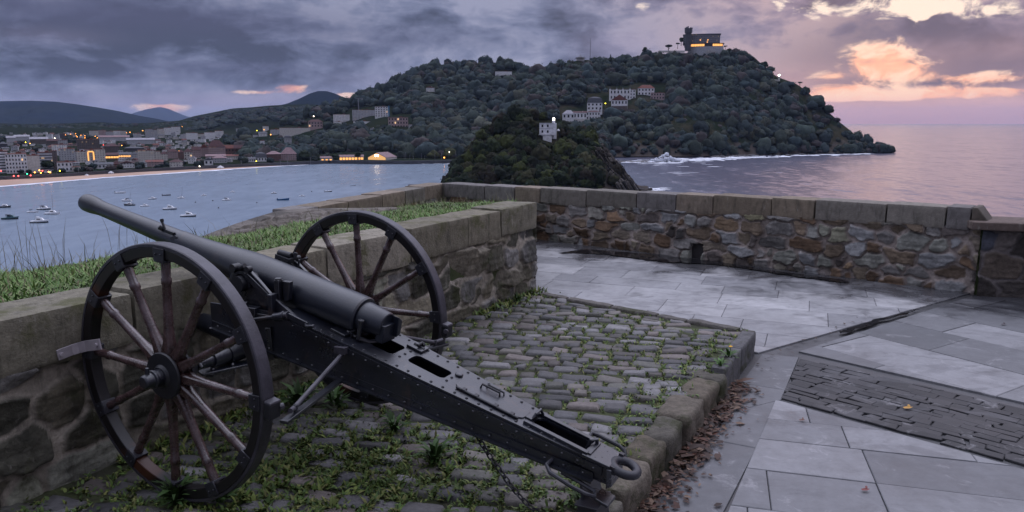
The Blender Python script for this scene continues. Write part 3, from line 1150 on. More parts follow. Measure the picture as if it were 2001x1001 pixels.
M['bark'] = simple('tree_bark', (0.035, 0.028, 0.022), 0.9, scale=2)
for i, (px, py, dp, h_, w_, lb, sh) in enumerate([
        (1101, 130, 1690, 11, 4, 'slim dark cypress left of the hilltop pavilion', 'cypress'),
        (1180, 122, 1690, 13, 4, 'left one of two dark cypresses on the saddle right of the mast', 'cypress'),
        (1193, 121, 1690, 16, 5, 'taller right one of two dark cypresses on the saddle', 'cypress'),
        (1259, 106, 1690, 15, 9, 'rounded dark tree alone on the ridge left of the hotel terrace', 'round'),
        (1331, 88, 1690, 17, 10, 'bent dark pine against the left end of the hotel block', 'round'),
        (1324, 94, 1690, 11, 9, 'low dark pine on the slope left of the hotel', 'umbrella'),
        (1306, 99, 1685, 11, 16, 'flat-topped dark tree at the far left of the hotel terrace', 'umbrella'),
        (1417, 101, 1690, 13, 7, 'thin umbrella pine right of the lit hotel terrace', 'umbrella'),
        (1424, 106, 1690, 11, 12, 'bushy dark tree below the umbrella pine by the hotel', 'round'),
        (1457, 112, 1680, 10, 12, 'dark bushy tree on the shoulder of the hotel hill', 'round'),
        (1493, 138, 1655, 18, 16, 'tall dark tree on the bluff left of the headland lighthouse', 'round'),
        (1563, 168, 1637, 8, 9, 'flat windblown pine on the crest below the headland lighthouse', 'umbrella'),
        (1577, 179, 1633, 8, 9, 'bushy pine lower down the crest of the dry seaward slope', 'round'),
        (1622, 219, 1612, 5, 8, 'small shrubby tree halfway down the dry seaward slope', 'round'),
        (1686, 276, 1566, 5, 8, 'small shrubby tree near the foot of the seaward slope', 'round'),
        (655, 315, 1135, 9, 12, 'round clipped tree left of the long lit arcade', 'round'),
        (700, 313, 1140, 13, 10, 'dark round tree at the right end of the lit arcade', 'round'),
        (672, 313, 1150, 11, 9, 'dark tree between the small and the long lit arcade', 'round'),
        (597, 318, 1120, 16, 22, 'broad dark tree right of the turreted hip-roofed villa', 'round'),
        (848, 314, 1170, 14, 20, 'pale olive tree behind the white masts of the yacht club', 'round'),
        (878, 314, 1175, 17, 22, 'larger pale olive tree beside the island shore lamp', 'round'),
        (92, 335, 870, 11, 14, 'dark tree in front of the balconied white block', 'round'),
]):
    tree(px, py, dp, h_, w_, lb, sh, seed=i, colr=(0.055, 0.060, 0.030) if 'olive' in lb else (0.020, 0.028, 0.018))


# ------------------------------------------------------------------ buildings
def facade(name, colr, lit=0.03, wx=3.2, wz=3.1, dark=(0.03, 0.033, 0.05), bands=False):
    m, nt, b = material(name)
    tc = nt.new('ShaderNodeTexCoord').outputs['Object']
    x, y, z = nt.xyz(tc)
    u = nt.math('DIVIDE', nt.add(nt.add(x, y), 500.0), wx)
    v = nt.math('DIVIDE', nt.add(z, 300.0), wz)
    fu, fv = nt.math('FRACT', u), nt.math('FRACT', v)
    mu = 1.0 if bands else nt.mul(nt.math('GREATER_THAN', fu, 0.34), nt.math('LESS_THAN', fu, 0.66))
    mv = nt.mul(nt.math('GREATER_THAN', fv, 0.34), nt.math('LESS_THAN', fv, 0.74))
    mk = nt.mul(mu, mv)
    wn = nt.new('ShaderNodeTexWhiteNoise', noise_dimensions='3D')
    nt.put(wn.inputs['Vector'], nt.cxyz(nt.math('FLOOR', u), nt.math('FLOOR', v), 3.0))
    lt = nt.mul(nt.math('LESS_THAN', wn.outputs[0], lit), mk)
    n = nt.noise(tc, 0.25, 5, 0.6)
    wc = nt.mix(nt.step(n, 0.3, 0.7), colr, tuple(c * 0.72 for c in colr))
    nt.put(b.inputs['Base Color'], nt.mix(mk, wc, dark))
    b.inputs['Emission Color'].default_value = (1.0, 0.62, 0.30, 1)
    nt.put(b.inputs['Emission Strength'], nt.mul(lt, 0.5))
    b.inputs['Roughness'].default_value = 0.75
    return m


WALLC = {'white': (0.80, 0.80, 0.83), 'cream': (0.64, 0.61, 0.58), 'grey': (0.46, 0.465, 0.50), 'pink': (0.42, 0.31, 0.31), 'brick': (0.17, 0.09, 0.08), 'brown': (0.13, 0.105, 0.10), 'dark': (0.07, 0.07, 0.085)}
FAC = {k: facade('facade_' + k, v) for k, v in WALLC.items()}
PLAIN = {k: simple('render_' + k, v, 0.8, 0.25, 0.4) for k, v in WALLC.items()}
BAND = {k: facade('balconied_' + k, v, bands=True, lit=0.03) for k, v in WALLC.items()}
ROOFS = {'red': simple('red_roof_tiles', (0.17, 0.055, 0.042), 0.85, 0.35, 0.5), 'darkred': simple('dark_red_roof_tiles', (0.085, 0.035, 0.038), 0.85, 0.35, 0.5),
         'slate': simple('slate_roof', (0.055, 0.058, 0.075), 0.7, 0.3, 0.5), 'pale': simple('pale_flat_roof', (0.34, 0.33, 0.37), 0.8, 0.3, 0.3), 'pinkroof': simple('faded_pink_roof', (0.26, 0.17, 0.18), 0.85, 0.3, 0.4)}
M['window_dark'] = simple('dark_window_glass', (0.018, 0.022, 0.035), 0.15)
M['window_lit'] = emission('lit_window', (1.0, 0.46, 0.13), 1.5)
M['window_warm'] = emission('dim_lit_window', (1.0, 0.60, 0.28), 1.1)
M['lamp_orange'] = emission('orange_lamp', (1.0, 0.36, 0.06), 9.0)
M['lamp_white'] = emission('white_lamp', (1.0, 0.86, 0.66), 9.0)
M['lamp_yellow'] = emission('yellow_lamp', (1.0, 0.85, 0.05), 7.0)
M['lamp_red'] = emission('red_lamp', (1.0, 0.10, 0.09), 6.0)
M['lamp_green'] = emission('green_lamp', (0.05, 0.9, 0.42), 4.0)
M['beacon'] = emission('beacon_lamp', (1.0, 0.93, 0.80), 30.0)
M['steelpole'] = simple('grey_pole', (0.20, 0.20, 0.23), 0.6)

WIN = {}


def window_mesh(wd, ht):
    k = (round(wd, 2), round(ht, 2))
    if k not in WIN:
        mb = MB().box((0, 0, 0), (wd, 0.24, ht))
        o = mb.build('window', M['window_dark'], smooth=False)
        WIN[k] = o.data
        bpy.data.objects.remove(o)
    return WIN[k]


def put_window(root, x, y, z, wd, ht, lit=None, rz=0.0):
    me = window_mesh(wd, ht)
    if lit:
        me = me.copy()
        me.materials[0] = lit
    o = bpy.data.objects.new('window', me)
    col.objects.link(o)
    o.parent = root
    o.location = (x, y, z)
    o.rotation_euler = (0, 0, rz)
    return o


def house(px0, px1, pyt, pyb, base, label, wall='white', roof='flat', rmat='red', rh=0.3, deep=None, yaw=0.0, name='house', cat='house', wins=None, group=None, plain=False, bands=False, lit=(), sink=8.0):
    """base: a ground point or a depth; the front faces the camera side, turned by yaw"""
    pc = base if not np.isscalar(base) else at((px0 + px1) / 2, pyb, base)
    d = pc[1]
    wd = (px1 - px0) / F * d
    ht = (pyb - pyt) / F * d
    az = atan2(pc[0], pc[1])
    root = empty(name, pc, label, cat, group, -az + yaw)
    dp = deep if deep else max(7.0, min(wd * 0.8, 16))
    rhm = ht * rh if roof not in ('flat',) else 0.9
    eave = ht - rhm if roof != 'flat' else ht - 0.5
    wm = (PLAIN if (plain or wins) else (BAND if bands else FAC))[wall]
    mb = MB()
    mb.box((0, dp / 2, (eave - sink) / 2), (wd, dp, eave + sink))
    mb.build('wall', wm, root, smooth=False)
    x, o = wd / 2, min(0.7, wd * 0.05)
    rm = ROOFS[rmat]
    mb = MB()
    if roof == 'flat':
        mb.box((0, dp / 2, eave + 0.25), (wd + 0.5, dp + 0.5, 0.5))
        if wd > 9:
            mb.box((wd * 0.15, dp * 0.55, eave + 1.3), (min(5, wd * 0.25), 4, 1.6))
    elif roof == 'gable':       # ridge runs away from the viewer
        mb.prism([(-x - o, -o, eave), (x + o, -o, eave), (0, -o, eave + rhm)], (0, dp + 2 * o, 0))
    elif roof == 'side':        # ridge parallel to the front
        mb.prism([(-x - o, -o, eave), (-x - o, dp + o, eave), (-x - o, dp / 2, eave + rhm)], (wd + 2 * o, 0, 0))
    elif roof in ('hip', 'mansard'):
        k = 0.25 if roof == 'mansard' else 0.5
        ins = min(wd, dp) * k * (0.5 if roof == 'mansard' else 0.98)
        zt = eave + rhm * (0.75 if roof == 'mansard' else 1.0)
        b8 = [(-x - o, -o, eave), (x + o, -o, eave), (x + o, dp + o, eave), (-x - o, dp + o, eave), (-x + ins, ins, zt), (x - ins, ins, zt), (x - ins, dp - ins, zt), (-x + ins, dp - ins, zt)]
        mb.hexa(b8)
        if roof == 'mansard':
            mb.hexa([(-x + ins, ins, zt + .01), (x - ins, ins, zt + .01), (x - ins, dp - ins, zt + .01), (-x + ins, dp - ins, zt + .01),
                     (-x * 0.2, dp * 0.4, eave + rhm), (x * 0.2, dp * 0.4, eave + rhm), (x * 0.2, dp * 0.6, eave + rhm), (-x * 0.2, dp * 0.6, eave + rhm)])
    ro = mb.build('roof', rm, root, smooth=False)
    if roof in ('gable', 'hip', 'side') and wd > 7:
        MB().box((x * 0.4, dp * 0.6, eave + rhm * 0.9), (0.9, 0.9, 1.8)).build('chimney', wm, ro, smooth=False)
    if wins:
        nc, nr_ = wins
        sx, sz = wd / nc, eave / nr_
        for i in range(nc):
            for j in range(nr_):
                lt = M['window_warm'] if (i, j) in lit else None
                put_window(root, -x + sx * (i + 0.5), -0.05, sz * (j + 0.55), sx * 0.42, sz * 0.5, lt)
    return root, wd, dp, eave, ht


TOWN = []


def T(px0, px1, pyt, pyb, label, **k):
    TOWN.append((px0, px1, pyt, pyb))
    return house(px0, px1, pyt, pyb, town_pt((px0 + px1) / 2, pyb), label, **k)


FR = 'large blocks behind the beach promenade'
T(-14, 16, 296, 339, 'white block with long dark balcony bands at the photo\'s left edge', wall='white', bands=True, name='apartment_block', cat='building', group=FR)
T(17, 52, 301, 339, 'white five-storey block with a grid of small dark windows', wall='white', wins=(7, 5), name='apartment_block', cat='building', group=FR, lit=((5, 3),))
T(53, 78, 304, 338, 'plain pale windowless block beside the gridded white one', wall='cream', plain=True, name='apartment_block', cat='building', group=FR)
T(79, 103, 298, 334, 'pale grey block with white balcony bands right of the plain one', wall='grey', bands=True, name='apartment_block', cat='building', group=FR)
T(104, 114, 295, 333, 'narrow dark brown tower block behind the low white villa', wall='brown', name='apartment_block', cat='building', group=FR)
T(115, 141, 317, 336, 'low white villa with six dark windows above the beach', wall='white', wins=(4, 2), name='villa', cat='house')
T(142, 157, 326, 336, 'one-storey pale annexe of the low white villa', wall='cream', plain=True, name='villa', cat='house')
T(105, 131, 283, 304, 'pale penthouse block with white roof terrace behind', wall='white', name='apartment_block', cat='building', group=FR)
T(119, 146, 291, 314, 'wide light grey block with white upper storey', wall='grey', name='apartment_block', cat='building', group=FR)
T(148, 160, 296, 316, 'small grey block between the penthouse and the striped block', wall='grey', name='apartment_block', cat='building', group=FR)
T(152, 168, 296, 318, 'block with white vertical stripes left of the lit frame', wall='cream', name='apartment_block', cat='building', group=FR)
rt, wd_, dp_, ev_, ht_ = T(169, 187, 293, 316, 'block with a bright glowing frame around its bay', wall='grey', name='apartment_block', cat='building', group=FR)
fr = MB()
fr.box((-wd_ * 0.22, -0.4, ev_ * 0.45), (1.5, 0.5, ev_ * 0.75))
fr.box((wd_ * 0.3, -0.4, ev_ * 0.45), (1.5, 0.5, ev_ * 0.75))
fr.box((wd_ * 0.04, -0.4, ev_ * 0.86), (wd_ * 0.5, 0.5, 1.4))
fr.build('lit_frame', M['window_lit'], rt, smooth=False)
T(188, 206, 292, 316, 'grey block right of the glowing frame', wall='cream', name='apartment_block', cat='building', group=FR)
T(154, 193, 273, 294, 'brown high-rise row on the rise behind the glowing frame', wall='brown', name='apartment_block', cat='building', group=FR)
T(15, 30, 266, 278, 'short pale hall at the far left edge of the hillside', wall='grey', roof='side', rmat='pale', plain=True, name='hall', cat='building')
T(31, 56, 264, 275, 'long pale-roofed hall high on the left', wall='grey', roof='side', rmat='pale', plain=True, name='hall', cat='building')
T(62, 92, 268, 282, 'long low hall with sloping pale roof beside the yellow lamp', wall='brown', roof='side', rmat='pale', plain=True, name='hall', cat='building')
T(94, 112, 272, 284, 'brown house under the white hillside lamp', wall='brown', roof='side', rmat='darkred', name='house')
T(113, 131, 274, 283, 'low pale row house right of the white hillside lamp', wall='grey', name='house')
T(0, 14, 278, 290, 'small dark house at the left edge above the blocks', wall='dark', roof='hip', rmat='slate', name='house')
T(118, 131, 262, 270, 'dark hall among the orange hillside lamps', wall='dark', name='house')
for i, (a_, b_, t_, q_, lb, wl) in enumerate([
        (176, 192, 256, 266, 'first pale terrace house from the left on the upper ridge', 'cream'), (193, 207, 255, 265, 'pinkish white terrace house on the upper ridge', 'pink'),
        (208, 222, 257, 266, 'grey terrace house in the middle of the upper ridge', 'grey'), (223, 236, 256, 267, 'white terrace house in the middle of the upper ridge', 'white'),
        (237, 247, 256, 267, 'narrow pale terrace house left of the paired orange lamps', 'cream'), (262, 276, 261, 274, 'grey house right of the paired orange lamps', 'grey'),
        (285, 298, 253, 268, 'banded pale block right of the single orange ridge lamp', 'grey'), (299, 308, 254, 272, 'narrow grey tower with a red lamp on its roof', 'grey'),
        (309, 321, 252, 266, 'pale block right of the red roof lamp', 'cream'), (322, 335, 250, 264, 'white block on the upper ridge left of the bright one', 'white'),
        (336, 352, 248, 260, 'bright white block at the right end of the upper ridge', 'white')]):
    T(a_, b_, t_, q_, lb, wall=wl, name='terrace_house', group='houses along the upper ridge')
T(197, 250, 265, 276, 'long curved pale roof below the upper ridge terrace', wall='grey', roof='side', rmat='pinkroof', plain=True, name='hall', cat='building')
T(251, 300, 270, 282, 'second long pale roof stepping down to the right', wall='grey', roof='side', rmat='pale', plain=True, name='hall', cat='building')
T(205, 232, 281, 299, 'tall brown block behind the row of warm shop lights', wall='brown', roof='hip', rmat='darkred', name='apartment_block', cat='building')
rt, wd_, dp_, ev_, ht_ = T(208, 231, 299, 313, 'brown-roofed building with a bright warm shop front', wall='brown', roof='side', rmat='darkred', name='shop_building', cat='building')
for k in range(5):
    put_window(rt, -wd_ / 2 + wd_ * (k + 0.5) / 5, -0.15, ev_ * 0.55, wd_ / 6.0, ev_ * 0.35, M['window_lit'])
rt, wd_, dp_, ev_, ht_ = T(232, 256, 298, 311, 'pale building with a violet-lit roof and warm lights', wall='cream', roof='side', rmat='slate', name='shop_building', cat='building')
for k in range(5):
    put_window(rt, -wd_ / 2 + wd_ * (k + 0.5) / 5, -0.15, ev_ * 0.6, wd_ / 6.5, ev_ * 0.3, M['window_lit'])
T(257, 271, 297, 313, 'dark-roofed grey house left of the beige block', wall='grey', roof='hip', rmat='slate', name='house')
T(246, 280, 287, 296, 'dark hip-roofed house high behind the beige block', wall='dark', roof='hip', rmat='slate', name='house')
T(272, 302, 294, 316, 'wide beige block with pale vertical piers', wall='cream', name='apartment_block', cat='building', group=FR)
T(303, 314, 296, 315, 'beige block with a yellow-lit stairwell', wall='cream', name='apartment_block', cat='building', group=FR)
T(315, 328, 296, 314, 'small cream block right of the yellow-lit stairwell', wall='cream', roof='hip', rmat='darkred', name='apartment_block', cat='building', group=FR)
T(180, 219, 318, 330, 'low white seaside villa left of the dark red roof', wall='white', roof='side', rmat='slate', wins=(6, 1), name='villa')
T(221, 235, 314, 327, 'house with a deep dark red roof near the promenade', wall='brick', roof='hip', rmat='darkred', rh=0.55, name='house')
T(236, 262, 315, 329, 'white gabled house behind the dark hedge trees', wall='white', roof='gable', rmat='darkred', name='house')
T(270, 287, 316, 327, 'tiny white house in the trees below the beige block', wall='white', roof='hip', rmat='slate', name='house')
T(288, 318, 313, 326, 'pinkish house with red roof behind the tall promenade post', wall='pink', roof='side', rmat='red', name='house')
T(333, 357, 312, 327, 'white house behind the twin promenade posts', wall='cream', roof='hip', rmat='darkred', name='house')
T(329, 348, 291, 310, 'pinkish block at the left end of the red roofs', wall='pink', roof='hip', rmat='darkred', name='apartment_block', cat='building')
T(349, 360, 293, 311, 'dark red-roofed house under the orange lamp', wall='brick', roof='hip', rmat='darkred', name='house')
T(361, 376, 291, 312, 'pale house with a rose-lit window among red roofs', wall='cream', roof='hip', rmat='darkred', wins=(3, 3), lit=((2, 1),), name='house')
T(377, 392, 287, 309, 'red-roofed house with a white side wing', wall='pink', roof='side', rmat='darkred', name='house')
T(393, 407, 282, 306, 'tall narrow pink house left of the biggest red roof', wall='pink', roof='gable', rmat='red', name='house')
T(408, 440, 275, 307, 'broad house with the biggest red roof of the town', wall='pink', roof='hip', rmat='darkred', rh=0.4, name='apartment_block', cat='building')
T(441, 458, 284, 306, 'row house with three white dormers right of the big red roof', wall='brick', roof='side', rmat='red', wins=(3, 2), name='house')
T(459, 474, 284, 306, 'brick row house with white window frames', wall='brick', roof='side', rmat='darkred', name='house')
T(475, 495, 282, 306, 'dark red corner house with pale bay windows', wall='pink', roof='hip', rmat='darkred', name='house')
T(404, 440, 302, 314, 'long low pink house below the biggest red roof', wall='pink', roof='side', rmat='pinkroof', name='house')
T(441, 482, 302, 312, 'long low reddish house with a pale strip of roof', wall='cream', roof='side', rmat='red', name='house')
T(400, 416, 309, 323, 'small white chalet with twin gables and dark roof', wall='white', roof='gable', rmat='slate', wins=(2, 1), name='villa')
T(417, 443, 305, 319, 'grey-green house right of the white twin-gabled chalet', wall='grey', roof='hip', rmat='pinkroof', name='house')
T(475, 499, 308, 317, 'low white terrace of arches near the yellow promenade lamp', wall='white', roof='side', rmat='slate', wins=(6, 1), name='villa')
T(500, 521, 298, 316, 'dark timbered house with a white ground floor', wall='white', roof='mansard', rmat='slate', rh=0.55, wins=(4, 1), name='villa')
T(522, 549, 296, 315, 'reddish brick villa with a tiled roof', wall='brick', roof='hip', rmat='pinkroof', name='villa')
T(550, 579, 289, 314, 'large turreted villa with steep grey-pink hip roof', wall='pink', roof='hip', rmat='pinkroof', rh=0.5, name='villa')
T(365, 386, 260, 273, 'bright white block alone above the red roofs', wall='white', plain=True, name='apartment_block', cat='building')
T(387, 400, 262, 268, 'low pale house between two white hillside blocks', wall='cream', name='house')
T(401, 420, 259, 272, 'second white block, right of the low pale house', wall='white', plain=True, name='apartment_block', cat='building')
T(421, 437, 256, 267, 'white terraced block with stepped right end', wall='white', name='apartment_block', cat='building')
T(396, 417, 244, 250, 'long white roof on the hillside above the white blocks', wall='white', plain=True, name='hall', cat='building')
T(462, 479, 251, 257, 'long dim roof with a white lamp on the wooded rise', wall='grey', plain=True, name='hall', cat='building')


def HB(px0, px1, pyt, pyb, label, hill=None, **k):
    return house(px0, px1, pyt, pyb, (hill or hB).at_px((px0 + px1) / 2, pyb) + np.array([0, -4, 0]), label, **k)


HG = 'houses on the wooded hillside'
HB(496, 505, 260, 272, 'white house under the bright yellow lamp', wall='white', roof='gable', rmat='slate', name='house', group=HG)
HB(507, 523, 258, 270, 'white house with dark roof in the lit hillside cluster', wall='white', roof='side', rmat='slate', name='house', group=HG)
HB(515, 526, 247, 256, 'pale violet house at the top of the lit cluster', wall='white', name='house', group=HG)
HB(530, 547, 253, 264, 'grey house with thin masts right of the lit cluster', wall='grey', name='house', group=HG)
HB(510, 519, 275, 287, 'slim white tower house below the lit cluster', wall='white', name='house', group=HG)
HB(549, 606, 250, 262, 'long pale flat-roofed building across the hillside', wall='cream', plain=True, name='apartment_block', cat='building', group=HG)
HB(557, 571, 265, 281, 'grey villa with a round gable in the trees', wall='grey', roof='mansard', rmat='slate', name='villa', group=HG)
HB(604, 631, 234, 249, 'pinkish house with one glowing window at its left', wall='pink', roof='hip', rmat='darkred', wins=(5, 2), lit=((0, 0),), name='villa', group=HG)
HB(653, 684, 224, 237, 'white terraced block left of the crane', wall='white', name='apartment_block', cat='building', group=HG)
HB(655, 668, 238, 243, 'tiny white hut below the white terraced block', wall='white', plain=True, name='house', group=HG)
HB(690, 733, 215, 229, 'unfinished grey concrete block under the crane', wall='grey', name='apartment_block', cat='building', group=HG)
rt, wd_, dp_, ev_, ht_ = HB(734, 759, 209, 229, 'white five-storey block with a blue right-hand side', wall='white', wins=(5, 5), lit=((4, 2),), name='apartment_block', cat='building', group=HG)
M['bluepanel'] = simple('blue_wall_panel', (0.08, 0.24, 0.42), 0.6, 0.2, 0.5)
MB().box((wd_ / 2 + 1.6, 4, ev_ / 2 + 1), (3.0, 9, ev_ + 2)).build('blue_side', M['bluepanel'], rt, smooth=False)
HB(692, 724, 237, 242, 'long low white pavilion below the unfinished block', wall='white', plain=True, name='hall', cat='building', group=HG)
HB(724, 733, 250, 257, 'very small white cottage left of the lawn', wall='white', roof='gable', rmat='pale', name='house', group=HG)
HB(760, 798, 230, 251, 'wide beige mansion with two red-lit windows', wall='pink', wins=(7, 3), lit=((3, 2), (2, 1)), name='villa', group=HG)
HB(799, 806, 243, 250, 'little white outhouse right of the beige mansion', wall='grey', plain=True, name='house', group=HG)
HB(833, 849, 169, 179, 'lone small white house high on the wooded hill', wall='white', roof='gable', rmat='red', name='house', group=HG)
HB(968, 1000, 140, 145, 'low pale building on the saddle of the wooded hill', wall='white', plain=True, name='hall', cat='building', group=HG)
# tower crane
p = hB.at_px(700, 228) + np.array([0, 8, 0])
rt = empty('tower_crane', p, 'pale slender tower crane above the unfinished hillside block', 'crane')
hh = (230 - 196) / F * p[1]
MB().box((0, 0, hh / 2), (1.9, 1.9, hh)).build('mast', M['steelpole'], rt, smooth=False)
MB().box((2, 0, hh + 0.6), (17, 1.6, 1.4)).build('jib', M['steelpole'], rt, smooth=False)
MB().box((8.5, 0, hh - 1.6), (3.0, 1.6, 2.6)).build('counterweight', M['steelpole'], rt, smooth=False)
# lit boat club and arcades by the water
rt, wd_, dp_, ev_, ht_ = house(717, 757, 298.5, 314, 1135, 'wide gabled club hall glowing yellow at the water\'s edge', wall='cream', roof='gable', rmat='pinkroof', rh=0.62, deep=34, yaw=-0.5, name='club_hall', cat='building', plain=True)
M['glowwall'] = emission('glowing_gable_wall', (1.0, 0.55, 0.20), 0.75)  # glow stands in for lamplight falling on the club's gable wall
g = MB()
g.prism([(-wd_ / 2 + 1.0, -0.9, ev_ * 0.18), (wd_ / 2 - 1.0, -0.9, ev_ * 0.18), (wd_ / 2 - 1.0, -0.9, ev_), (0, -0.9, ht_ * 0.93), (-wd_ / 2 + 1.0, -0.9, ev_)], (0, 0.12, 0))
g.build('glowing_gable', M['glowwall'], rt, smooth=False)
for s in (-1, 1):
    put_window(rt, s * 2.0, -1.1, ht_ * 0.62, 1.8, 3.2, M['lamp_white'])
rt, wd_, dp_, ev_, ht_ = house(664, 710, 303, 315, 1138, 'long lit arcade with a row of yellow bays', wall='cream', roof='side', rmat='pinkroof', name='arcade', cat='building', plain=True, deep=12)
for k in range(8):
    put_window(rt, -wd_ / 2 + wd_ * (k + 0.5) / 8, -0.1, ev_ * 0.5, wd_ / 11, ev_ * 0.62, M['window_lit'])
rt, wd_, dp_, ev_, ht_ = house(627, 650, 306, 316, 1128, 'short lit arcade left of the long one', wall='cream', roof='side', rmat='pinkroof', name='arcade', cat='building', plain=True, deep=10)
for k in range(3):
    put_window(rt, -wd_ / 2 + wd_ * (k + 0.5) / 3, -0.1, ev_ * 0.45, wd_ / 6, ev_ * 0.4, M['window_lit'])
# villas on the headland
VG = 'villas on the slope below the hotel'
HB(1099, 1122, 216, 233, 'white house with pointed hip roof at the left end of the villas', hA, wall='white', roof='hip', rmat='pale', rh=0.4, wins=(3, 1), name='villa', group=VG)
HB(1120, 1146, 218, 233, 'long white wing joining two of the villas', hA, wall='white', roof='side', rmat='darkred', rh=0.2, wins=(4, 1), name='villa', group=VG)
HB(1145, 1172, 217, 235, 'white two-storey villa front below the mansard house', hA, wall='white', roof='hip', rmat='darkred', rh=0.15, wins=(5, 2), name='villa', group=VG)
HB(1147, 1176, 190, 216, 'pinkish villa with a dark mansard roof', hA, wall='white', roof='mansard', rmat='slate', rh=0.45, wins=(4, 2), name='villa', group=VG)
rt, wd_, dp_, ev_, ht_ = HB(1194, 1225, 186, 216, 'half-timbered chalet with a broad red gable roof', hA, wall='white', roof='gable', rmat='red', rh=0.36, wins=(5, 2), name='chalet', group=VG)
MB().box((0, -0.3, ev_ * 0.18), (wd_ * 0.98, 0.9, ev_ * 0.5)).build('brick_base', PLAIN['brown'], rt, smooth=False)
rt, wd_, dp_, ev_, ht_ = HB(1191, 1230, 176, 196, 'pale castle-like villa with four pointed turrets', hA, wall='white', roof='flat', rmat='slate', wins=(6, 2), name='castle_villa', cat='villa', group=VG)
for x_ in (-0.48, -0.16, 0.14, 0.48):
    tw = MB().cyl((0, 0, -3), (0, 0, ev_ + 1.5), 1.7, n=10).build('turret', PLAIN['white'], rt)
    tw.location = (wd_ * x_, -0.4, 0)
    MB().lathe([(0, 2.1), (4.2, 0.15)], (0, 0, ev_ + 1.5), (0, 0, 1), 10).build('turret_roof', ROOFS['slate'], tw)
HB(1229, 1241, 176, 194, 'narrow pale annexe right of the turreted villa', hA, wall='white', wins=(2, 3), name='villa', group=VG)
HB(1246, 1277, 167, 187, 'white villa with a bright red hip roof', hA, wall='white', roof='hip', rmat='red', rh=0.32, wins=(5, 2), name='villa', group=VG)
HB(1271, 1297, 182, 195, 'low beige block beside the red-roofed villa', hA, wall='pink', wins=(5, 2), name='villa', group=VG)
# terrace walls below the villas
tg = hA.at_px(1205, 219) + np.array([0, -6, 0])
tw = empty('terrace_wall', tg, 'brownish terrace wall under the half-timbered chalet', 'wall')
MB().box((0, 0, 0), (70, 3, 10)).build('wall', PLAIN['brown'], tw, smooth=False)
tg = hA.at_px(1136, 234) + np.array([0, -6, 0])
tw = empty('terrace_wall', tg, 'pale retaining wall along the foot of the white villas', 'wall')
MB().box((0, 0, -1.5), (72, 3, 5)).build('wall', PLAIN['cream'], tw, smooth=False)
# hilltop hotel: curved block, lit restaurant floor, podium, and its stone tower
D0 = 1690
hp = at(1372, 95, D0)
ht_root = empty('hotel', hp, 'long curved hotel on the hilltop with a glowing orange floor', 'hotel', None, -atan2(hp[0], hp[1]))
px2m = D0 / F


def arcblock(x0, x1, z0, z1, dep, sag, n=14, over=0.0):
    mb = MB()
    vs = []
    xs = np.linspace(x0, x1, n)
    for z in (z0, z1):
        for x in xs:
            t = (x - x0) / (x1 - x0) * 2 - 1
            vs.append((x, -sag * (1 - t * t) - over, z))
        for x in xs[::-1]:
            vs.append((x, dep, z))
    m_ = 2 * n
    fs = [tuple(range(m_ - 1, -1, -1)), tuple(range(m_, 2 * m_))] + [(i, (i + 1) % m_, m_ + (i + 1) % m_, m_ + i) for i in range(m_)]
    return mb.add(vs, fs)


M['hotelwall'] = facade('hotel_facade', (0.17, 0.165, 0.19), lit=0.05, wx=3.4, wz=4.3, dark=(0.035, 0.045, 0.065))
xm = lambda px: (px - 1372) * px2m
zm = lambda py: (95 - py) * px2m
arcblock(xm(1336), xm(1404), zm(86), zm(70), 22, 6).build('wall', M['hotelwall'], ht_root, smooth=False)
arcblock(xm(1335.5), xm(1405.5), zm(70), zm(68.6), 23, 6, over=0.5).build('roof', ROOFS['slate'], ht_root, smooth=False)
arcblock(xm(1336), xm(1412), zm(87), zm(86), 24, 9, over=3).build('canopy', ROOFS['slate'], ht_root, smooth=False)
arcblock(xm(1339), xm(1410), zm(92), zm(87), 20, 8).build('lounge_floor', PLAIN['brown'], ht_root, smooth=False)
for k in range(22):
    px = 1343 + 66 * (k + 0.5) / 22
    if 1377 < px < 1392:
        continue
    x = xm(px)
    t = (x - xm(1339)) / (xm(1410) - xm(1339)) * 2 - 1
    put_window(ht_root, x, -8 * (1 - t * t) - 0.3, zm(89.4), 3.0, 4.6, M['window_lit'])
for (px, py) in ((1368, 80), (1382, 80), (1381, 84)):
    x = xm(px)
    t = (x - xm(1336)) / (xm(1404) - xm(1336)) * 2 - 1
    put_window(ht_root, x, -6 * (1 - t * t) - 0.2, zm(py), 2.2, 2.4, M['window_lit'])
arcblock(xm(1346), xm(1411), zm(108), zm(92), 18, 9).build('podium', PLAIN['grey'], ht_root, smooth=False)
for k in range(6):
    MB().box((xm(1381 + k * 2.6), -9.4, zm(101)), (1.4, 1.0, 7)).build('podium_pier', PLAIN['cream'], ht_root, smooth=False)
tp = at(1345, 72, D0 - 4)
tow = empty('stone_tower', tp, 'dark crenellated stone tower rising beside the hilltop hotel', 'tower', None, 0)
MB().lathe([(-30, 6.6), (6.5, 6.3), (8.5, 8.2), (16.5, 8.4), (16.5, 6.6)], (0, 0, 0), (0, 0, 1), 8).build('shaft', PLAIN['dark'], tow, smooth=False)
for k in range(8):
    a = 2 * pi * (k + 0.5) / 8
    MB().box((0, 0, 17.6 + (1.2 if k in (2, 5) else 0)), (2.6, 1.6, 2.6 + (2.4 if k in (2, 5) else 0))).build('merlon', PLAIN['dark'], tow, smooth=False).location = (cos(a) * 7.2, sin(a) * 7.2, 0)
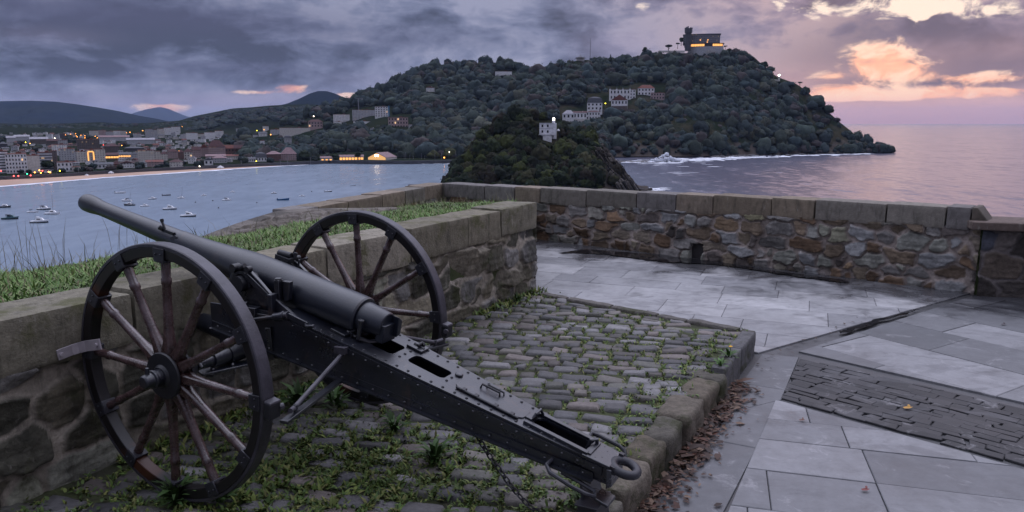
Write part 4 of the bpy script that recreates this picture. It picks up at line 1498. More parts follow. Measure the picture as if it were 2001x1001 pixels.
# terrace wall of the hotel, pavilion, mast, two lighthouses
tg = at(1312, 101, 1683)
tw = empty('terrace_wall', tg, 'low pale terrace wall running left from the hilltop hotel', 'wall')
MB().box((0, 0, 0), (58, 3, 4)).build('wall', PLAIN['cream'], tw, smooth=False)
pv = hA.at_px(1134, 118) + np.array([0, -3, 0])
rt = empty('hilltop_pavilion', pv, 'small dark-roofed pavilion with a finial on the hilltop', 'pavilion')
MB().box((0, 6, 1.5), (17, 12, 7)).build('wall', PLAIN['cream'], rt, smooth=False)
MB().lathe([(0, 12.5), (1.0, 12.0), (4.2, 2.2)], (0, 6, 5), (0, 0, 1), 8).build('roof', ROOFS['slate'], rt, smooth=False)
MB().cyl((0, 6, 9), (0, 6, 14), 0.35, n=6).build('finial', M['steelpole'], rt)
rt = empty('radio_mast', hA.at_px(1153, 112), 'tall thin radio mast on the ridge left of the hotel', 'mast')
MB().cyl((0, 0, -4), (0, 0, 48), 0.75, 0.45, n=6).build('pole', M['steelpole'], rt)
MB().box((0, 0, 0), (5, 5, 4)).build('base', PLAIN['grey'], rt, smooth=False)
lp = at(1522, 157, 1640)
rt = empty('lighthouse', lp, 'lighthouse with a bright lamp on the crest of the headland', 'lighthouse')
MB().lathe([(-6, 2.4), (8, 2.0), (8, 2.9), (8.8, 2.9)], (0, 0, 0), (0, 0, 1), 12).build('tower', PLAIN['cream'], rt)
MB().lathe([(0, 1.6), (3.0, 1.6)], (0, 0, 8.8), (0, 0, 1), 10).build('lantern', M['beacon'], rt)
MB().lathe([(0, 2.0), (1.6, 0.2)], (0, 0, 11.8), (0, 0, 1), 10).build('lantern_roof', ROOFS['slate'], rt)
MB().box((-9, 2, -1), (11, 7, 5)).build('keeper_house', PLAIN['cream'], rt, smooth=False)
# island lighthouse house
lp = isl.at_px(1069, 263) + np.array([0, -6, 0])
di = lp[1]
pm = di / F
rt = empty('island_lighthouse', lp, 'white two-storey lighthouse house with a bright lantern on the wooded islet', 'lighthouse', None, -atan2(lp[0], lp[1]))
Wi, Hi = 27 * pm, 21.5 * pm
MB().box((-2 * pm, 4.5, Hi / 2 - 2), (Wi, 9, Hi + 4)).build('wall', PLAIN['white'], rt, smooth=False)
MB().box((-2 * pm, 4.4, Hi + 0.2), (Wi + 0.7, 9.7, 0.4)).build('cornice', PLAIN['grey'], rt, smooth=False)
MB().box((-2 * pm, -0.1, Hi * 0.53), (Wi * 0.99, 0.3, 0.3)).build('string_course', PLAIN['grey'], rt, smooth=False)
MB().box((Wi / 2 + 1.0 * pm, 3.5, Hi / 2 - 2), (6.2 * pm, 9, Hi + 4.2)).build('side_wing', PLAIN['white'], rt, smooth=False)
for i in (-1, 1):
    for j in (0, 1):
        put_window(rt, -4.5 * pm + i * 5.2 * pm, -0.12, Hi * (0.27 + 0.5 * j), 3.2 * pm, 4.6 * pm)
MB().box((0, -3.5, -3.6), (17 * pm, 5, 7)).build('lower_wing', PLAIN['white'], rt, smooth=False)
MB().box((-2 * pm, -3.2, -0.2), (30 * pm, 6.2, 0.4)).build('terrace', PLAIN['grey'], rt, smooth=False)
MB().lathe([(0, 1.5), (3.0, 1.35)], (12 * pm, 4, Hi), (0, 0, 1), 10).build('lantern_base', PLAIN['white'], rt)
MB().lathe([(0, 0.95), (1.7, 0.95)], (12 * pm, 4, Hi + 3.0), (0, 0, 1), 10).build('lantern', M['beacon'], rt)
MB().lathe([(0, 1.3), (1.0, 0.15)], (12 * pm, 4, Hi + 4.7), (0, 0, 1), 10).build('lantern_roof', ROOFS['slate'], rt)
MB().cyl((12 * pm, 4, Hi + 5.5), (12 * pm, 4, Hi + 11), 0.16, 0.1, 6).build('antenna', M['steelpole'], rt)
MB().lathe([(0, 1.6), (1.2, 1.2), (1.8, 0.2)], (21 * pm, 2, Hi * 0.32), (0, 0, 1), 10).build('water_tank', PLAIN['white'], rt)

# the many small houses between the named ones
rr = np.random.default_rng(71)
XL = [('white', 'darkred', 'tiny white house with a dark red roof in the packed town behind the beach'), ('cream', 'slate', 'tiny cream house with a slate roof in the packed town behind the beach'),
      ('pink', 'red', 'tiny pinkish house with a red roof in the packed town behind the beach'), ('grey', 'pale', 'tiny grey flat-roofed block in the packed town behind the beach'),
      ('white', 'pale', 'tiny white flat-roofed block in the packed town behind the beach')]
nadd = 0
for k in range(6000):
    if nadd >= 120:
        break
    u = rr.uniform(-10, 590)
    yb = rr.uniform(262, interp(SHORE, u) - 7)
    wpx = rr.uniform(7, 15) * (0.6 + 0.4 * (yb - 250) / 90)
    hpx = wpx * rr.uniform(0.5, 0.9)
    if any(u - wpx * .3 < b1 and u + wpx * .3 > a1 and yb - hpx * .5 < y1 and yb > y0 + 2 for a1, b1, y0, y1 in TOWN):
        continue
    if u > 440 and yb < 300:
        continue
    wl, rf_, lb = XL[rr.integers(len(XL))]
    T(u - wpx / 2, u + wpx / 2, yb - hpx, yb, lb, wall=wl, roof='flat' if 'flat' in lb else ('hip', 'gable', 'side')[k % 3], rmat=rf_, group=lb.replace('tiny', 'small').replace(' house', ' houses').replace(' block', ' blocks'), yaw=rr.uniform(-.4, .4))
    nadd += 1

# trees among the houses of the town
rr = np.random.default_rng(44)
nb = NB()
for k in range(9000):
    u = rr.uniform(-150, 600)
    y = 268 + 74 * rr.random() ** 1.15
    if y > interp(SHORE, u) - 3:
        continue
    p = town_pt(u, y)
    rp = 5.0 * F / p[1]
    if any(x0 - rp * .5 < u < x1 + rp * .5 and y0 - 1 < y < y1 + rp * 1.7 for x0, x1, y0, y1 in TOWN):
        continue
    nz_ = n2(np.array([u * 0.03]), np.array([y * 0.12]), 3)[0]
    if nz_ < 0.30:
        continue
    rad_ = rr.uniform(3, 6.2)
    add_crown(nb, p + np.array([0, 0, rad_ * 0.7]), rad_, np.array(GREENS[rr.integers(len(GREENS))]) * rr.uniform(0.6, 1.1), CROWN3[rr.integers(6)], rr, 1.0, 14)
for k in range(420):   # belt right behind the promenade
    u = rr.uniform(-150, 640)
    y = interp(SHORE, u) - rr.uniform(2, 11)
    p = town_pt(u, y)
    if rr.random() < (0.88 if any(x0 - 2 < u < x1 + 2 and y > y0 for x0, x1, y0, y1 in TOWN) else 0.30):
        continue
    rad_ = rr.uniform(2.6, 5.0)
    add_crown(nb, p + np.array([0, 0, rad_ * 0.7]), rad_, np.array(GREENS[rr.integers(len(GREENS))]) * rr.uniform(0.5, 1.0), CROWN3[rr.integers(6)], rr, 0.9, 14)
kind(nb.build('town_wood', M['foliage'], smooth=True), 'stuff')

# ------------------------------------------------------------------ lamps
LAMP_LABEL = {'orange': 'orange glowing street lamp', 'white': 'white glowing street lamp', 'yellow': 'yellow glowing lamp', 'red': 'red signal lamp', 'green': 'green signal lamp'}


def lamp(px, py, c, where, cat='street lamp', r=0.65, hill=None, base=None, name='street_lamp'):
    py_b = py + 6
    g = base if base is not None else (hill.at_px(px, py_b) if hill else town_pt(px, py_b))
    g = g + np.array([0, -6.0, 0])
    head = at(px, py, g[1])
    root = empty(name, g, LAMP_LABEL[c] + ' ' + where, cat, 'lamps: ' + c + ' ' + where)
    h = max(2.0, head[2] - g[2])
    MB().cyl((0, 0, -3), (0, 0, h), 0.16, 0.1, 6).build('post', M['steelpole'], root)
    V, Tt = ico(2)
    npobj('lamp_head', V * r + np.array([head[0] - g[0], 0, h + r * 0.8]), [Tt], M['lamp_' + c], root, smooth=True)
    return root


for px, py in ((128, 264), (138, 263), (148, 262), (149, 266), (151, 268), (158, 265), (166, 266), (166, 270), (164, 278), (186, 267), (190, 270)):
    lamp(px, py, 'orange', 'in the cluster on the dark left hillside')
for px, py in ((247, 260), (254, 259)):
    lamp(px, py, 'orange', 'in the pair at the end of the upper terrace', r=0.9)
lamp(279, 256, 'orange', 'left of the banded ridge blocks', r=0.9)
lamp(356, 248, 'orange', 'right of the bright white ridge block', r=0.9)
lamp(50, 279, 'yellow', 'beside the long pale hall', r=0.9)
lamp(59, 281, 'orange', 'just right of the yellow one by the hall')
lamp(107, 271, 'white', 'above the brown hillside house', r=1.0)
lamp(238, 285, 'orange', 'above the shop fronts')
lamp(202, 284, 'red', 'on the roofs beside the brown block')
lamp(303, 254, 'red', 'on the narrow grey ridge tower')
lamp(350, 296, 'orange', 'over the dark red-roofed house')
lamp(310, 299, 'orange', 'on the yellow-lit stairwell', r=0.9)
lamp(436, 289, 'white', 'in the middle of the big red roofs')
lamp(501, 316, 'yellow', 'on the promenade before the timbered house')
lamp(117, 335, 'yellow', 'at the left corner of the low white villa')
for px, py in ((68, 338), (80, 339), (95, 337), (77, 334), (98, 338)):
    lamp(px, py, 'orange', 'along the street at the foot of the big blocks')
for px, py in ((27, 345), (36, 345), (60, 344), (83, 335), (2, 335)):
    lamp(px, py, 'red', 'among the traffic along the sea road')
lamp(53, 341, 'green', 'at the crossing on the sea road')
lamp(502, 256, 'yellow', 'on the roof of the white hillside house', hill=hB, r=0.9)
lamp(516, 254, 'orange', 'at the top of the lit hillside cluster', hill=hB, r=0.9)
lamp(529, 264, 'orange', 'at the right edge of the lit hillside cluster', hill=hB, r=0.9)
lamp(579, 233, 'red', 'on the wooded rise above the long pale building', hill=hB)
for px, py in ((581, 231), (588, 231)):
    lamp(px, py, 'white', 'in the pair beside the red one on the rise', hill=hB)
lamp(613, 228, 'white', 'above the pinkish house', hill=hB, r=1.1)
lamp(641, 220, 'white', 'alone on the wooded hill left of the crane', hill=hB)
lamp(1183, 203, 'yellow', 'between the mansard villa and the chalet', hill=hA, r=0.9)
lamp(1378, 122, 'red', 'in the trees below the hotel', hill=hA, r=1.1)
lamp(1374, 115, 'white', 'in the trees just below the hotel podium', hill=hA, r=0.9)
lamp(878, 298, 'white', 'on the quay beside the islet', base=at(878, 313, 1160))
lamp(868, 309, 'orange', 'low on the quay beside the islet', base=at(868, 313, 1150), r=0.9)
lamp(390, 326, 'white', 'on the promenade below the red roofs')


def mast(px, yt, yb, depth, label, cat, group, r=0.22, head=False):
    g = at(px, yb, depth)
    root = empty('flag_mast' if cat == 'mast' else 'lamp_post', g, label, cat, group)
    h = (yb - yt) / F * depth
    MB().cyl((0, 0, -3), (0, 0, h), r, r * 0.7, 6).build('pole', M['steelpole'], root)
    if head:
        MB().box((0, 0, h), (2.4, 0.7, 0.5)).build('lamp_arm', M['steelpole'], root, smooth=False)
    return root


for i, px in enumerate((790, 793, 801, 808, 824, 830, 850, 863, 891, 897)):
    mast(px, (300, 298, 303, 305, 300, 304, 298, 299, 296, 301)[i], 315, 1150 + i, 'bare white mast in the row on the quay by the islet', 'mast', 'white masts on the quay', 0.3)
for i, (px, a, b_, lb) in enumerate(((155, 327, 347, 'grey lamp post above the beach beside the low white villa'), (298, 315, 334, 'tall grey lamp post before the pinkish red-roofed house'),
                                     (334, 322, 333, 'left one of two grey posts on the beach wall'), (348, 322, 332, 'right one of two grey posts on the beach wall'),
                                     (472, 315, 325, 'grey post near the middle of the promenade'), (548, 312, 322, 'grey post before the brick villa'),
                                     (562, 308, 322, 'tall grey post before the turreted villa'), (607, 309, 319, 'grey post right of the broad dark tree'))):
    mast(px, a, b_, shore_d(px) - 3, lb, 'lamp post', None, 0.4, True)
M['tent'] = simple('white_tent_cloth', (0.62, 0.63, 0.68), 0.8, 0.15, 0.5)
for px, py, s, lb in ((170, 347, 5.0, 'white peaked tent on the beach'), (217, 340, 4.2, 'small white tent under a tall pole on the beach'), (431, 331, 6.5, 'pale blue-white awning on the promenade')):
    g = at(px, py, shore_d(px) - 8)
    rt = empty('beach_tent', g, lb, 'tent')
    MB().lathe([(0, s * 0.7), (s * 0.35, s * 0.75), (s * 0.8, 0.1)], (0, 0, 0), (0, 0, 1), 4).build('canopy', M['tent'], rt, smooth=False)
# dark jetty end in front of the far parapet
jp = onz(812, 366, SEA)
rt = empty('jetty', jp, 'dark flat-topped stone jetty end in the bay left of the islet', 'jetty')
MB().box((0, 4, 0.4), (14, 8, 3.6)).build('deck', M['seawall'], rt, smooth=False)

# ------------------------------------------------------------------ boats
M['hull_white'] = simple('white_hull', (0.88, 0.89, 0.92), 0.35, 0.12, 0.5)
M['hull_dark'] = simple('dark_hull', (0.020, 0.022, 0.032), 0.4)
M['hull_blue'] = simple('blue_hull', (0.015, 0.10, 0.24), 0.4)
M['hull_teal'] = simple('teal_hull', (0.075, 0.15, 0.17), 0.5)
M['hull_grey'] = simple('grey_hull', (0.20, 0.21, 0.25), 0.5)
M['canvas'] = simple('dark_canvas', (0.03, 0.035, 0.05), 0.8)


def boat(px, py, lpx, label, hull='white', cabin='white', mast_=0, low=None, flip=1, name='motor_boat', cat='boat', canopy=False, rot=0.12, fl=None):
    d = 60.09 * F / (py - 240.0)
    L = lpx / F * d
    p = at(px, py, d)
    root = empty(name, (p[0], p[1], SEA), label, cat, 'boats moored in the bay', (0 if flip > 0 else pi) + rot)
    B = L * 0.32
    H = L * 0.13
    n = 9
    secs = []
    for i in range(n):
        t = i / (n - 1)
        x = -L / 2 + L * t
        wd = B / 2 * (1 - max(0, (t - 0.45) / 0.55) ** 2.2) * (0.86 + 0.14 * min(1, t * 3))
        sh = H * (0.9 + 0.6 * t * t)
        secs.append([(x, -wd * 0.55, -0.25), (x, -wd, sh * 0.5), (x + 0.05 * L * t * t, -wd * 1.03, sh), (x + 0.05 * L * t * t, wd * 1.03, sh), (x, wd, sh * 0.5), (x, wd * 0.55, -0.25)])
    vs = [v for s in secs for v in s]
    fs, mi = [], []
    for i in range(n - 1):
        for k in range(5):
            fs.append((i * 6 + k, i * 6 + k + 1, (i + 1) * 6 + k + 1, (i + 1) * 6 + k))
            mi.append(1 if (low and k in (0, 4)) else 0)
    fs += [tuple(range(5, -1, -1)), tuple((n - 1) * 6 + k for k in range(6))]
    mi += [0, 0]
    mb = MB()
    mb.add(vs, fs)
    mb.mi = mi
    mb.build('hull', [M['hull_' + hull], M['hull_' + (low or hull)]], root)
    if cabin:
        c = MB()
        x0, x1 = -L * 0.18, L * 0.22
        c.hexa([(x0, -B * .34, H * .8), (x1 + L * .08, -B * .26, H * .95), (x1 + L * .08, B * .26, H * .95), (x0, B * .34, H * .8),
                (x0 + L * .03, -B * .28, H * 2.3), (x1 - L * .06, -B * .22, H * 2.2), (x1 - L * .06, B * .22, H * 2.2), (x0 + L * .03, B * .28, H * 2.3)])
        cb = c.build('cabin', M['hull_' + cabin], root, smooth=False)
        MB().box((L * 0.0, 0, H * 1.75), (L * 0.20, B * .64, H * 0.42)).build('window', M['window_dark'], cb, smooth=False)
    if fl:
        MB().box((-L * 0.08, 0, H * 2.7), (L * 0.16, B * 0.5, H * 0.12)).build('fly_bridge', M['hull_white'], root, smooth=False)
        MB().cyl((-L * .14, 0, H * 2.2), (-L * .2, 0, H * 3.3), L * .008, n=5).build('antenna', M['steelpole'], root)
    if canopy:
        c = MB()
        c.box((-L * 0.12, 0, H * 2.3), (L * 0.26, B * 0.7, H * 0.25))
        for s in (-1, 1):
            c.bar((-L * 0.22, s * B * .3, H), (-L * 0.2, s * B * .3, H * 2.3), L * .012, L * .012)
            c.bar((-L * 0.02, s * B * .3, H), (-L * 0.02, s * B * .3, H * 2.3), L * .012, L * .012)
        c.build('canopy', M['canvas'], root, smooth=False)
    if mast_:
        MB().cyl((L * .05, 0, H * .8), (L * .05 - mast_[0] / F * d * flip, 0, mast_[1] / F * d), max(0.10, L * .012), max(0.07, L * .008), 6).build('mast', M['steelpole'], root)
        MB().cyl((L * .05, 0, H * 1.8), (-L * .42, 0, H * 1.7), L * .02, n=6).build('boom', M['canvas'], root)
    if not cabin and not canopy:
        MB().box((-L * .1, 0, H * 1.0), (L * .10, B * .9, H * .15)).build('thwart', M['hull_grey'], root, smooth=False)
        MB().box((-L * .47, 0, H * 1.1), (L * .06, B * .2, H * .8)).build('outboard', M['canvas'], root, smooth=False)
    return root


boat(9, 404, 22, 'white-topped motor boat with a dark hull at the left edge', 'dark', 'white')
boat(20, 427, 30, 'teal fishing boat with a dark canopy at the left', 'teal', 'teal', canopy=True, low='dark')
boat(64, 414, 21, 'pale motor boat with a dark canopy, touching the bigger one behind', 'white', None, canopy=True)
boat(86, 408, 25, 'white motor boat with dark waterline and dark canopy', 'white', 'white', low='dark', canopy=True)
boat(102, 417.5, 28, 'white sailing yacht with a pale mast left of the cannon muzzle', 'white', 'white', mast_=(-2, 40), name='sail_boat')
boat(77, 434, 33, 'biggest white cabin cruiser, with a pinkish stern, on the left', 'white', 'white', low='dark', fl=True)
boat(235, 376, 21, 'low open white skiff farthest from the cannon muzzle', 'white', None)
boat(247, 391.5, 19, 'white boat with a dark awning beside the dark sailboat', 'white', 'white', canopy=True, flip=-1)
boat(253, 400, 20, 'dark-hulled sailboat with a tall leaning mast', 'dark', 'white', mast_=(-6, 28), name='sail_boat', flip=-1)
boat(283, 402, 17, 'small white speedboat above the barrel', 'white', 'white')
boat(298, 387.5, 15, 'small white boat with dark windscreen right of the dark sailboat', 'white', 'white', low='grey')
boat(325, 380.5, 16, 'low grey open skiff', 'grey', None)
boat(354, 386, 14, 'little white sailboat with a thin leaning mast', 'white', 'white', mast_=(-3, 24), name='sail_boat')
boat(398, 381, 11, 'small white dinghy with a dark stern', 'white', 'white')
boat(332, 408, 26, 'white cabin cruiser with a grey waterline above the barrel', 'white', 'white', low='grey', fl=True)
boat(368, 422, 29, 'white cabin cruiser with a black lower hull, nearest the shore grass', 'white', 'white', low='dark', fl=True)
boat(443, 390, 17, 'pale grey-white launch with a canopy', 'white', 'white', canopy=True)
boat(454, 374, 10, 'tiny white dinghy beyond the grey-white launch', 'white', 'white')
boat(535, 376.5, 11, 'small white boat with a dark cockpit beyond the blue boat', 'white', 'white', low='dark')
boat(553, 389.5, 23, 'blue open fishing boat', 'blue', None)
boat(590, 382, 11, 'small rounded white boat right of the blue one', 'white', 'white')
boat(641, 373, 15, 'black low barge with a thin white top', 'white', None, low='dark')
boat(686, 361.5, 5, 'left one of two tiny dark dinghies', 'grey', None)
boat(692, 361.2, 6, 'right one of two tiny dark dinghies', 'grey', None)
M['buoy'] = simple('dark_buoy', (0.05, 0.05, 0.06), 0.6)
for px, py in ((416, 393), (502, 397), (609, 375), (427, 407), (382, 396)):
    p = onz(px, py, SEA)
    rt = empty('mooring_buoy', p, 'small dark mooring buoy floating in the bay', 'buoy', 'mooring buoys in the bay')
    MB().lathe([(-0.4, 0.2), (0, 0.5), (0.5, 0.45), (0.8, 0.1)], (0, 0, 0), (0, 0, 1), 10).build('float', M['buoy'], rt)

# ------------------------------------------------------------------ terrace: ground, walls, bank
UP = np.array([0, 0, 1.0])
ND = np.array([0.869, -0.495, 0.0])          # out of the mossy wall's face
WD = np.array([-0.495, -0.869, 0.0])         # along that wall, towards the viewer
WA = np.array([0.32, 8.37, 0.0]) - ND * 0.07
PK = np.array([-1.38, 14.91, 0.0])           # corner of the sea parapet
PE = np.array([5.75, 9.00, 0.0])
PD = (PE - PK) / np.linalg.norm(PE - PK)
PN = np.array([PD[1], -PD[0], 0.0])
PLEN = float(np.linalg.norm(PE - PK))
LE = np.array([-3.10, 10.70, 0.0])
LD = (LE - PK) / np.linalg.norm(LE - PK)
LN = np.array([-LD[1], LD[0], 0.0])

# rampart slope below the terrace
edge = [(-14, -8, 0.2), (-5.6, 1.0, 0.55), (-4.95, 4.0, 0.55), (-4.75, 6.1, 0.5), (-4.6, 7.0, 0.45), (-4.1, 9.3, 0.3), (-1.75, 15.6, 0.1), (6.1, 9.7, 0.1), (9.5, 8.6, 0.1), (16, 5, 0.0), (18, -8, 0)]
rings = [(0, 0.0), (1.5, -5), (14, -14), (60, -38), (150, -62)]
V = []
for off, dz in rings:
    for (x, y, z) in edge:
        d = np.array([x - 1.0, y - 2.0])
        d /= np.linalg.norm(d)
        V.append((x + d[0] * off, y + d[1] * off, (z if off == 0 else 0) + dz))
ne = len(edge)
Q = [[i * ne + k, i * ne + k + 1, (i + 1) * ne + k + 1, (i + 1) * ne + k] for i in range(len(rings) - 1) for k in range(ne - 1)]
kind(npobj('hillside', np.array(V), [np.array(Q)], M['wood_ground'], smooth=True), 'structure')


def voronoi(S, Z, seeds, ax, pn=3.4):
    """nearest / second nearest seed, anisotropic; S,Z flattened"""
    idx = np.zeros(len(S), int)
    e = np.zeros(len(S))
    ch = 20000
    for a in range(0, len(S), ch):
        ds = (S[a:a + ch, None] - seeds[None, :, 0]) / ax[None, :]
        dz = Z[a:a + ch, None] - seeds[None, :, 1]
        dd = (np.abs(ds) ** pn + np.abs(dz) ** pn) ** (1 / pn)
        two = np.argpartition(dd, 1, axis=1)[:, :2]
        d0 = np.take_along_axis(dd, two, 1)
        o = np.argsort(d0, axis=1)
        two = np.take_along_axis(two, o, 1)
        d0 = np.take_along_axis(d0, o, 1)
        idx[a:a + ch] = two[:, 0]
        e[a:a + ch] = d0[:, 1] - d0[:, 0]
    return idx, e


def rubble(name, O, d, n, L, z0, z1, parent, mat, palette, mortar, rows, wid, seed, res=0.013, depth=0.035, warp_=0.05, hole=None, mort_w=0.009, pn=3.4):
    r = np.random.default_rng(seed)
    ns, nz_ = int(L / res) + 1, int((max(z1(0), z1(L)) - z0) / res) + 1
    s = np.linspace(0, L, ns)
    t = np.linspace(0, 1, nz_)
    Sg, Tg = np.meshgrid(s, t, indexing='ij')
    Zg = z0 + Tg * (np.array([z1(x) for x in s])[:, None] - z0)
    seeds, ax = [], []
    H = max(z1(0), z1(L)) - z0
    zz = z0
    while zz < z0 + H + 0.1:
        rh = H / rows * r.uniform(0.6, 1.45)
        x = -0.3
        while x < L + 0.3:
            wd = wid * r.uniform(0.45, 1.6)
            seeds.append((x + wd / 2, zz + rh / 2 + r.normal(0, rh * 0.16)))
            ax.append(max(0.8, min(2.4, wd / rh)))
            if r.random() < 0.18:
                seeds.append((x + wd * 0.95, zz + rh * r.uniform(0.1, 0.9)))
                ax.append(1.2)
            x += wd
        zz += rh
    seeds, ax = np.array(seeds), np.array(ax)
    q = np.stack([Sg, Zg, np.zeros_like(Sg)], -1)
    wx = (fbm(q * 3.1, seed, 3) - 0.5) * warp_ * 2.2 + (fbm(q * 11, seed + 5, 2) - 0.5) * warp_ * 0.9
    wz = (fbm(q * 3.1 + 50, seed, 3) - 0.5) * warp_ * 1.8 + (fbm(q * 11 + 50, seed + 5, 2) - 0.5) * warp_ * 0.8
    idx, e = voronoi((Sg + wx).ravel(), (Zg + wz).ravel(), seeds, ax, pn)
    idx, e = idx.reshape(Sg.shape), e.reshape(Sg.shape)
    mw = mort_w * (0.5 + 1.4 * fbm(q * 2.2 + 20, seed + 9, 2))
    prof = np.clip((e - mw) / 0.020, 0, 1)
    prof = prof * prof * (3 - 2 * prof)
    prot = r.uniform(0.35, 1.25, len(seeds))[idx]
    tilt = (r.normal(0, 0.10, len(seeds))[idx] * (Sg - seeds[idx, 0]) + r.normal(0, 0.14, len(seeds))[idx] * (Zg - seeds[idx, 1]))
    layer = (fbm(np.stack([Sg * 3.0, Zg * 26.0 + r.uniform(0, 9, len(seeds))[idx], np.zeros_like(Sg)], -1), seed + 21, 3) - 0.5)
    h = prof * (depth * prot + tilt + (fbm(q * 15, seed + 2, 4) - 0.5) * 0.024 + layer * 0.026)
    h += (1 - prof) * (fbm(q * 24, seed + 3, 3) - 0.5) * 0.012 - 0.006
    if hole:
        hs0, hs1, hz0, hz1 = hole
        hs = (Sg + wx * 0.5 > hs0) & (Sg + wx * 0.5 < hs1) & (Zg > hz0) & (Zg < hz1)
        h[hs] -= 0.4
    pal = np.array(palette)
    cst = np.minimum(pal[r.integers(0, len(pal), len(seeds))] * r.lognormal(0.0, 0.34, (len(seeds), 1)), 0.25)
    C = cst[idx] * (0.55 + 0.9 * fbm(q * 9, seed + 7, 4))[..., None]
    mo = np.array(mortar)[None, None] * (0.6 + 0.8 * fbm(q * 5, seed + 8, 4))[..., None]
    C = mo * (1 - prof[..., None]) + C * prof[..., None]
    P = O + d * Sg[..., None] + UP * Zg[..., None] + n * h[..., None]
    ii, jj = np.meshgrid(np.arange(ns - 1), np.arange(nz_ - 1), indexing='ij')
    Q = np.stack([ii * nz_ + jj, (ii + 1) * nz_ + jj, (ii + 1) * nz_ + jj + 1, ii * nz_ + jj + 1], -1).reshape(-1, 4)
    if np.dot(np.cross(d, UP), n) < 0:
        Q = Q[:, ::-1]
    return npobj(name, P.reshape(-1, 3), [Q], mat, parent, C.reshape(-1, 3), True)


def coping_row(name, O, d, n, L, ztop, hgt, dep, parent, mat, lens, seed, front=0.015, colr=((0.155, 0.125, 0.095), (0.18, 0.155, 0.125), (0.13, 0.12, 0.105)), rad=0.02, amp=0.008):
    r = np.random.default_rng(seed)
    nb = NB()
    s = 0.0
    k = 0
    while s < L - 0.02:
        l = min(r.uniform(*lens), L - s)
        if L - s - l < 0.2:
            l = L - s
        zt = ztop(s + l / 2) + r.normal(0, 0.004)
        c = O + d * (s + l / 2) + UP * (zt - hgt / 2) + n * (front - dep / 2 + r.normal(0, 0.004))
        P, Q = block(c, (l - r.uniform(0.006, 0.014), dep, hgt + r.uniform(0, 0.02)), np.array([d, -n, UP]) if np.dot(np.cross(d, -n), UP) > 0 else np.array([d, n, UP]), rad, amp, 5, seed * 50 + k, 10)
        nb.add(P, Q, None, np.array(colr[r.integers(len(colr))]) * r.uniform(0.85, 1.2))
        s += l
        k += 1
    return nb.build(name, mat, parent, True, 60)


# --- mossy retaining wall beside the gun
wall = empty('retaining_wall', (0, 0, 0), 'mossy stone retaining wall with broad coping blocks, holding the grass bank behind the gun', 'wall')
wl_top = lambda s: 1.205 - 0.012 * s
MOSSPAL = [(0.15, 0.132, 0.095), (0.105, 0.096, 0.070), (0.19, 0.168, 0.128), (0.080, 0.076, 0.058), (0.16, 0.152, 0.142)]
rubble('masonry', WA, WD, ND, 8.6, 0.10, lambda s: wl_top(s) - 0.28, wall, M['stonemoss'], MOSSPAL, (0.34, 0.30, 0.245), 2.9, 0.44, 71, res=0.0115, depth=0.028, mort_w=0.012, warp_=0.03, pn=9)
rubble('end_masonry', WA - ND * 0.36, ND, -WD, 0.375, 0.0, lambda s: wl_top(0) - 0.29, wall, M['stonemoss'], MOSSPAL, (0.24, 0.215, 0.18), 3.0, 0.4, 72, res=0.02, depth=0.02)
coping_row('coping', WA, WD, ND, 8.6, wl_top, 0.295, 0.40, wall, M['copingmoss'], (0.55, 1.05), 73, 0.035, ((0.20, 0.178, 0.130), (0.165, 0.15, 0.112), (0.235, 0.21, 0.165)), 0.022, 0.012)
mb = MB()
a_, b_ = WA - ND * 0.03, WA + WD * 8.6 - ND * 0.03
c_, d_ = b_ - ND * 0.33, a_ - ND * 0.33
mb.hexa([p + UP * 0 for p in (a_ + WD * .03, b_, c_, d_ + WD * .03)] + [p + UP * 0.83 for p in (a_ + WD * .03, b_, c_, d_ + WD * .03)])
mb.build('wall_core', M['earth'], wall, smooth=False)

# --- sea parapet (long leg on the right, shorter leg going left from the corner)
par = empty('sea_parapet', tuple(PK), 'long rubble sea parapet with squared coping stones, turning a corner above the bay', 'wall')
par.location = (0, 0, 0)
STPAL = [(0.19, 0.175, 0.16), (0.155, 0.135, 0.11), (0.24, 0.225, 0.21), (0.105, 0.068, 0.045), (0.14, 0.095, 0.065), (0.13, 0.14, 0.165), (0.17, 0.18, 0.205), (0.085, 0.065, 0.052), (0.15, 0.12, 0.095), (0.20, 0.195, 0.205), (0.075, 0.07, 0.08), (0.12, 0.078, 0.05)]
STPAL = [tuple(min(0.27, (q * 0.70 + 0.30 * sum(c_) / 3) * 1.30 * k_) for q, k_ in zip(c_, (1.12, 1.0, 0.84))) for c_ in STPAL]
pz = lambda s: 0.885 + 0.185 * s / PLEN
hs = 5.52
rubble('masonry', PK, PD, PN, PLEN, -0.03, lambda s: pz(s) - 0.245, par, M['stone'], STPAL, (0.38, 0.32, 0.285), 5.0, 0.32, 81, res=0.0125, depth=0.060, warp_=0.065, hole=(hs - 0.09, hs + 0.10, -0.1, 0.24), mort_w=0.011, pn=5)
COPC = ((0.20, 0.162, 0.12), (0.215, 0.175, 0.135), (0.18, 0.163, 0.14), (0.165, 0.152, 0.145))
coping_row('coping', PK, PD, PN, PLEN - 0.12, pz, 0.275, 0.42, par, M['coping'], (0.55, 1.15), 82, 0.045, COPC)
mb = MB()
e0 = PK + PD * (PLEN - 0.115) + PN * 0.04
mb.prism([e0 + UP * (pz(PLEN)), e0 + UP * 0.80, e0 + PD * 0.26 + UP * 0.80, e0 + PD * 0.06 + UP * (pz(PLEN))], -PN * 0.42)
mb.build('coping_end', simple('dark_coping_stone', (0.12, 0.10, 0.08), 0.85, 0.4, 7, bump=0.5), par, bevel=0.012)
mb = MB()
q = [PK - PN * 0.05 - PD * 0.3, PE - PN * 0.05, PE - PN * 0.5, PK - PN * 0.5 - PD * 0.3]
mb.hexa([p + UP * -1 for p in q] + [p + UP * 0.60 for p in q])
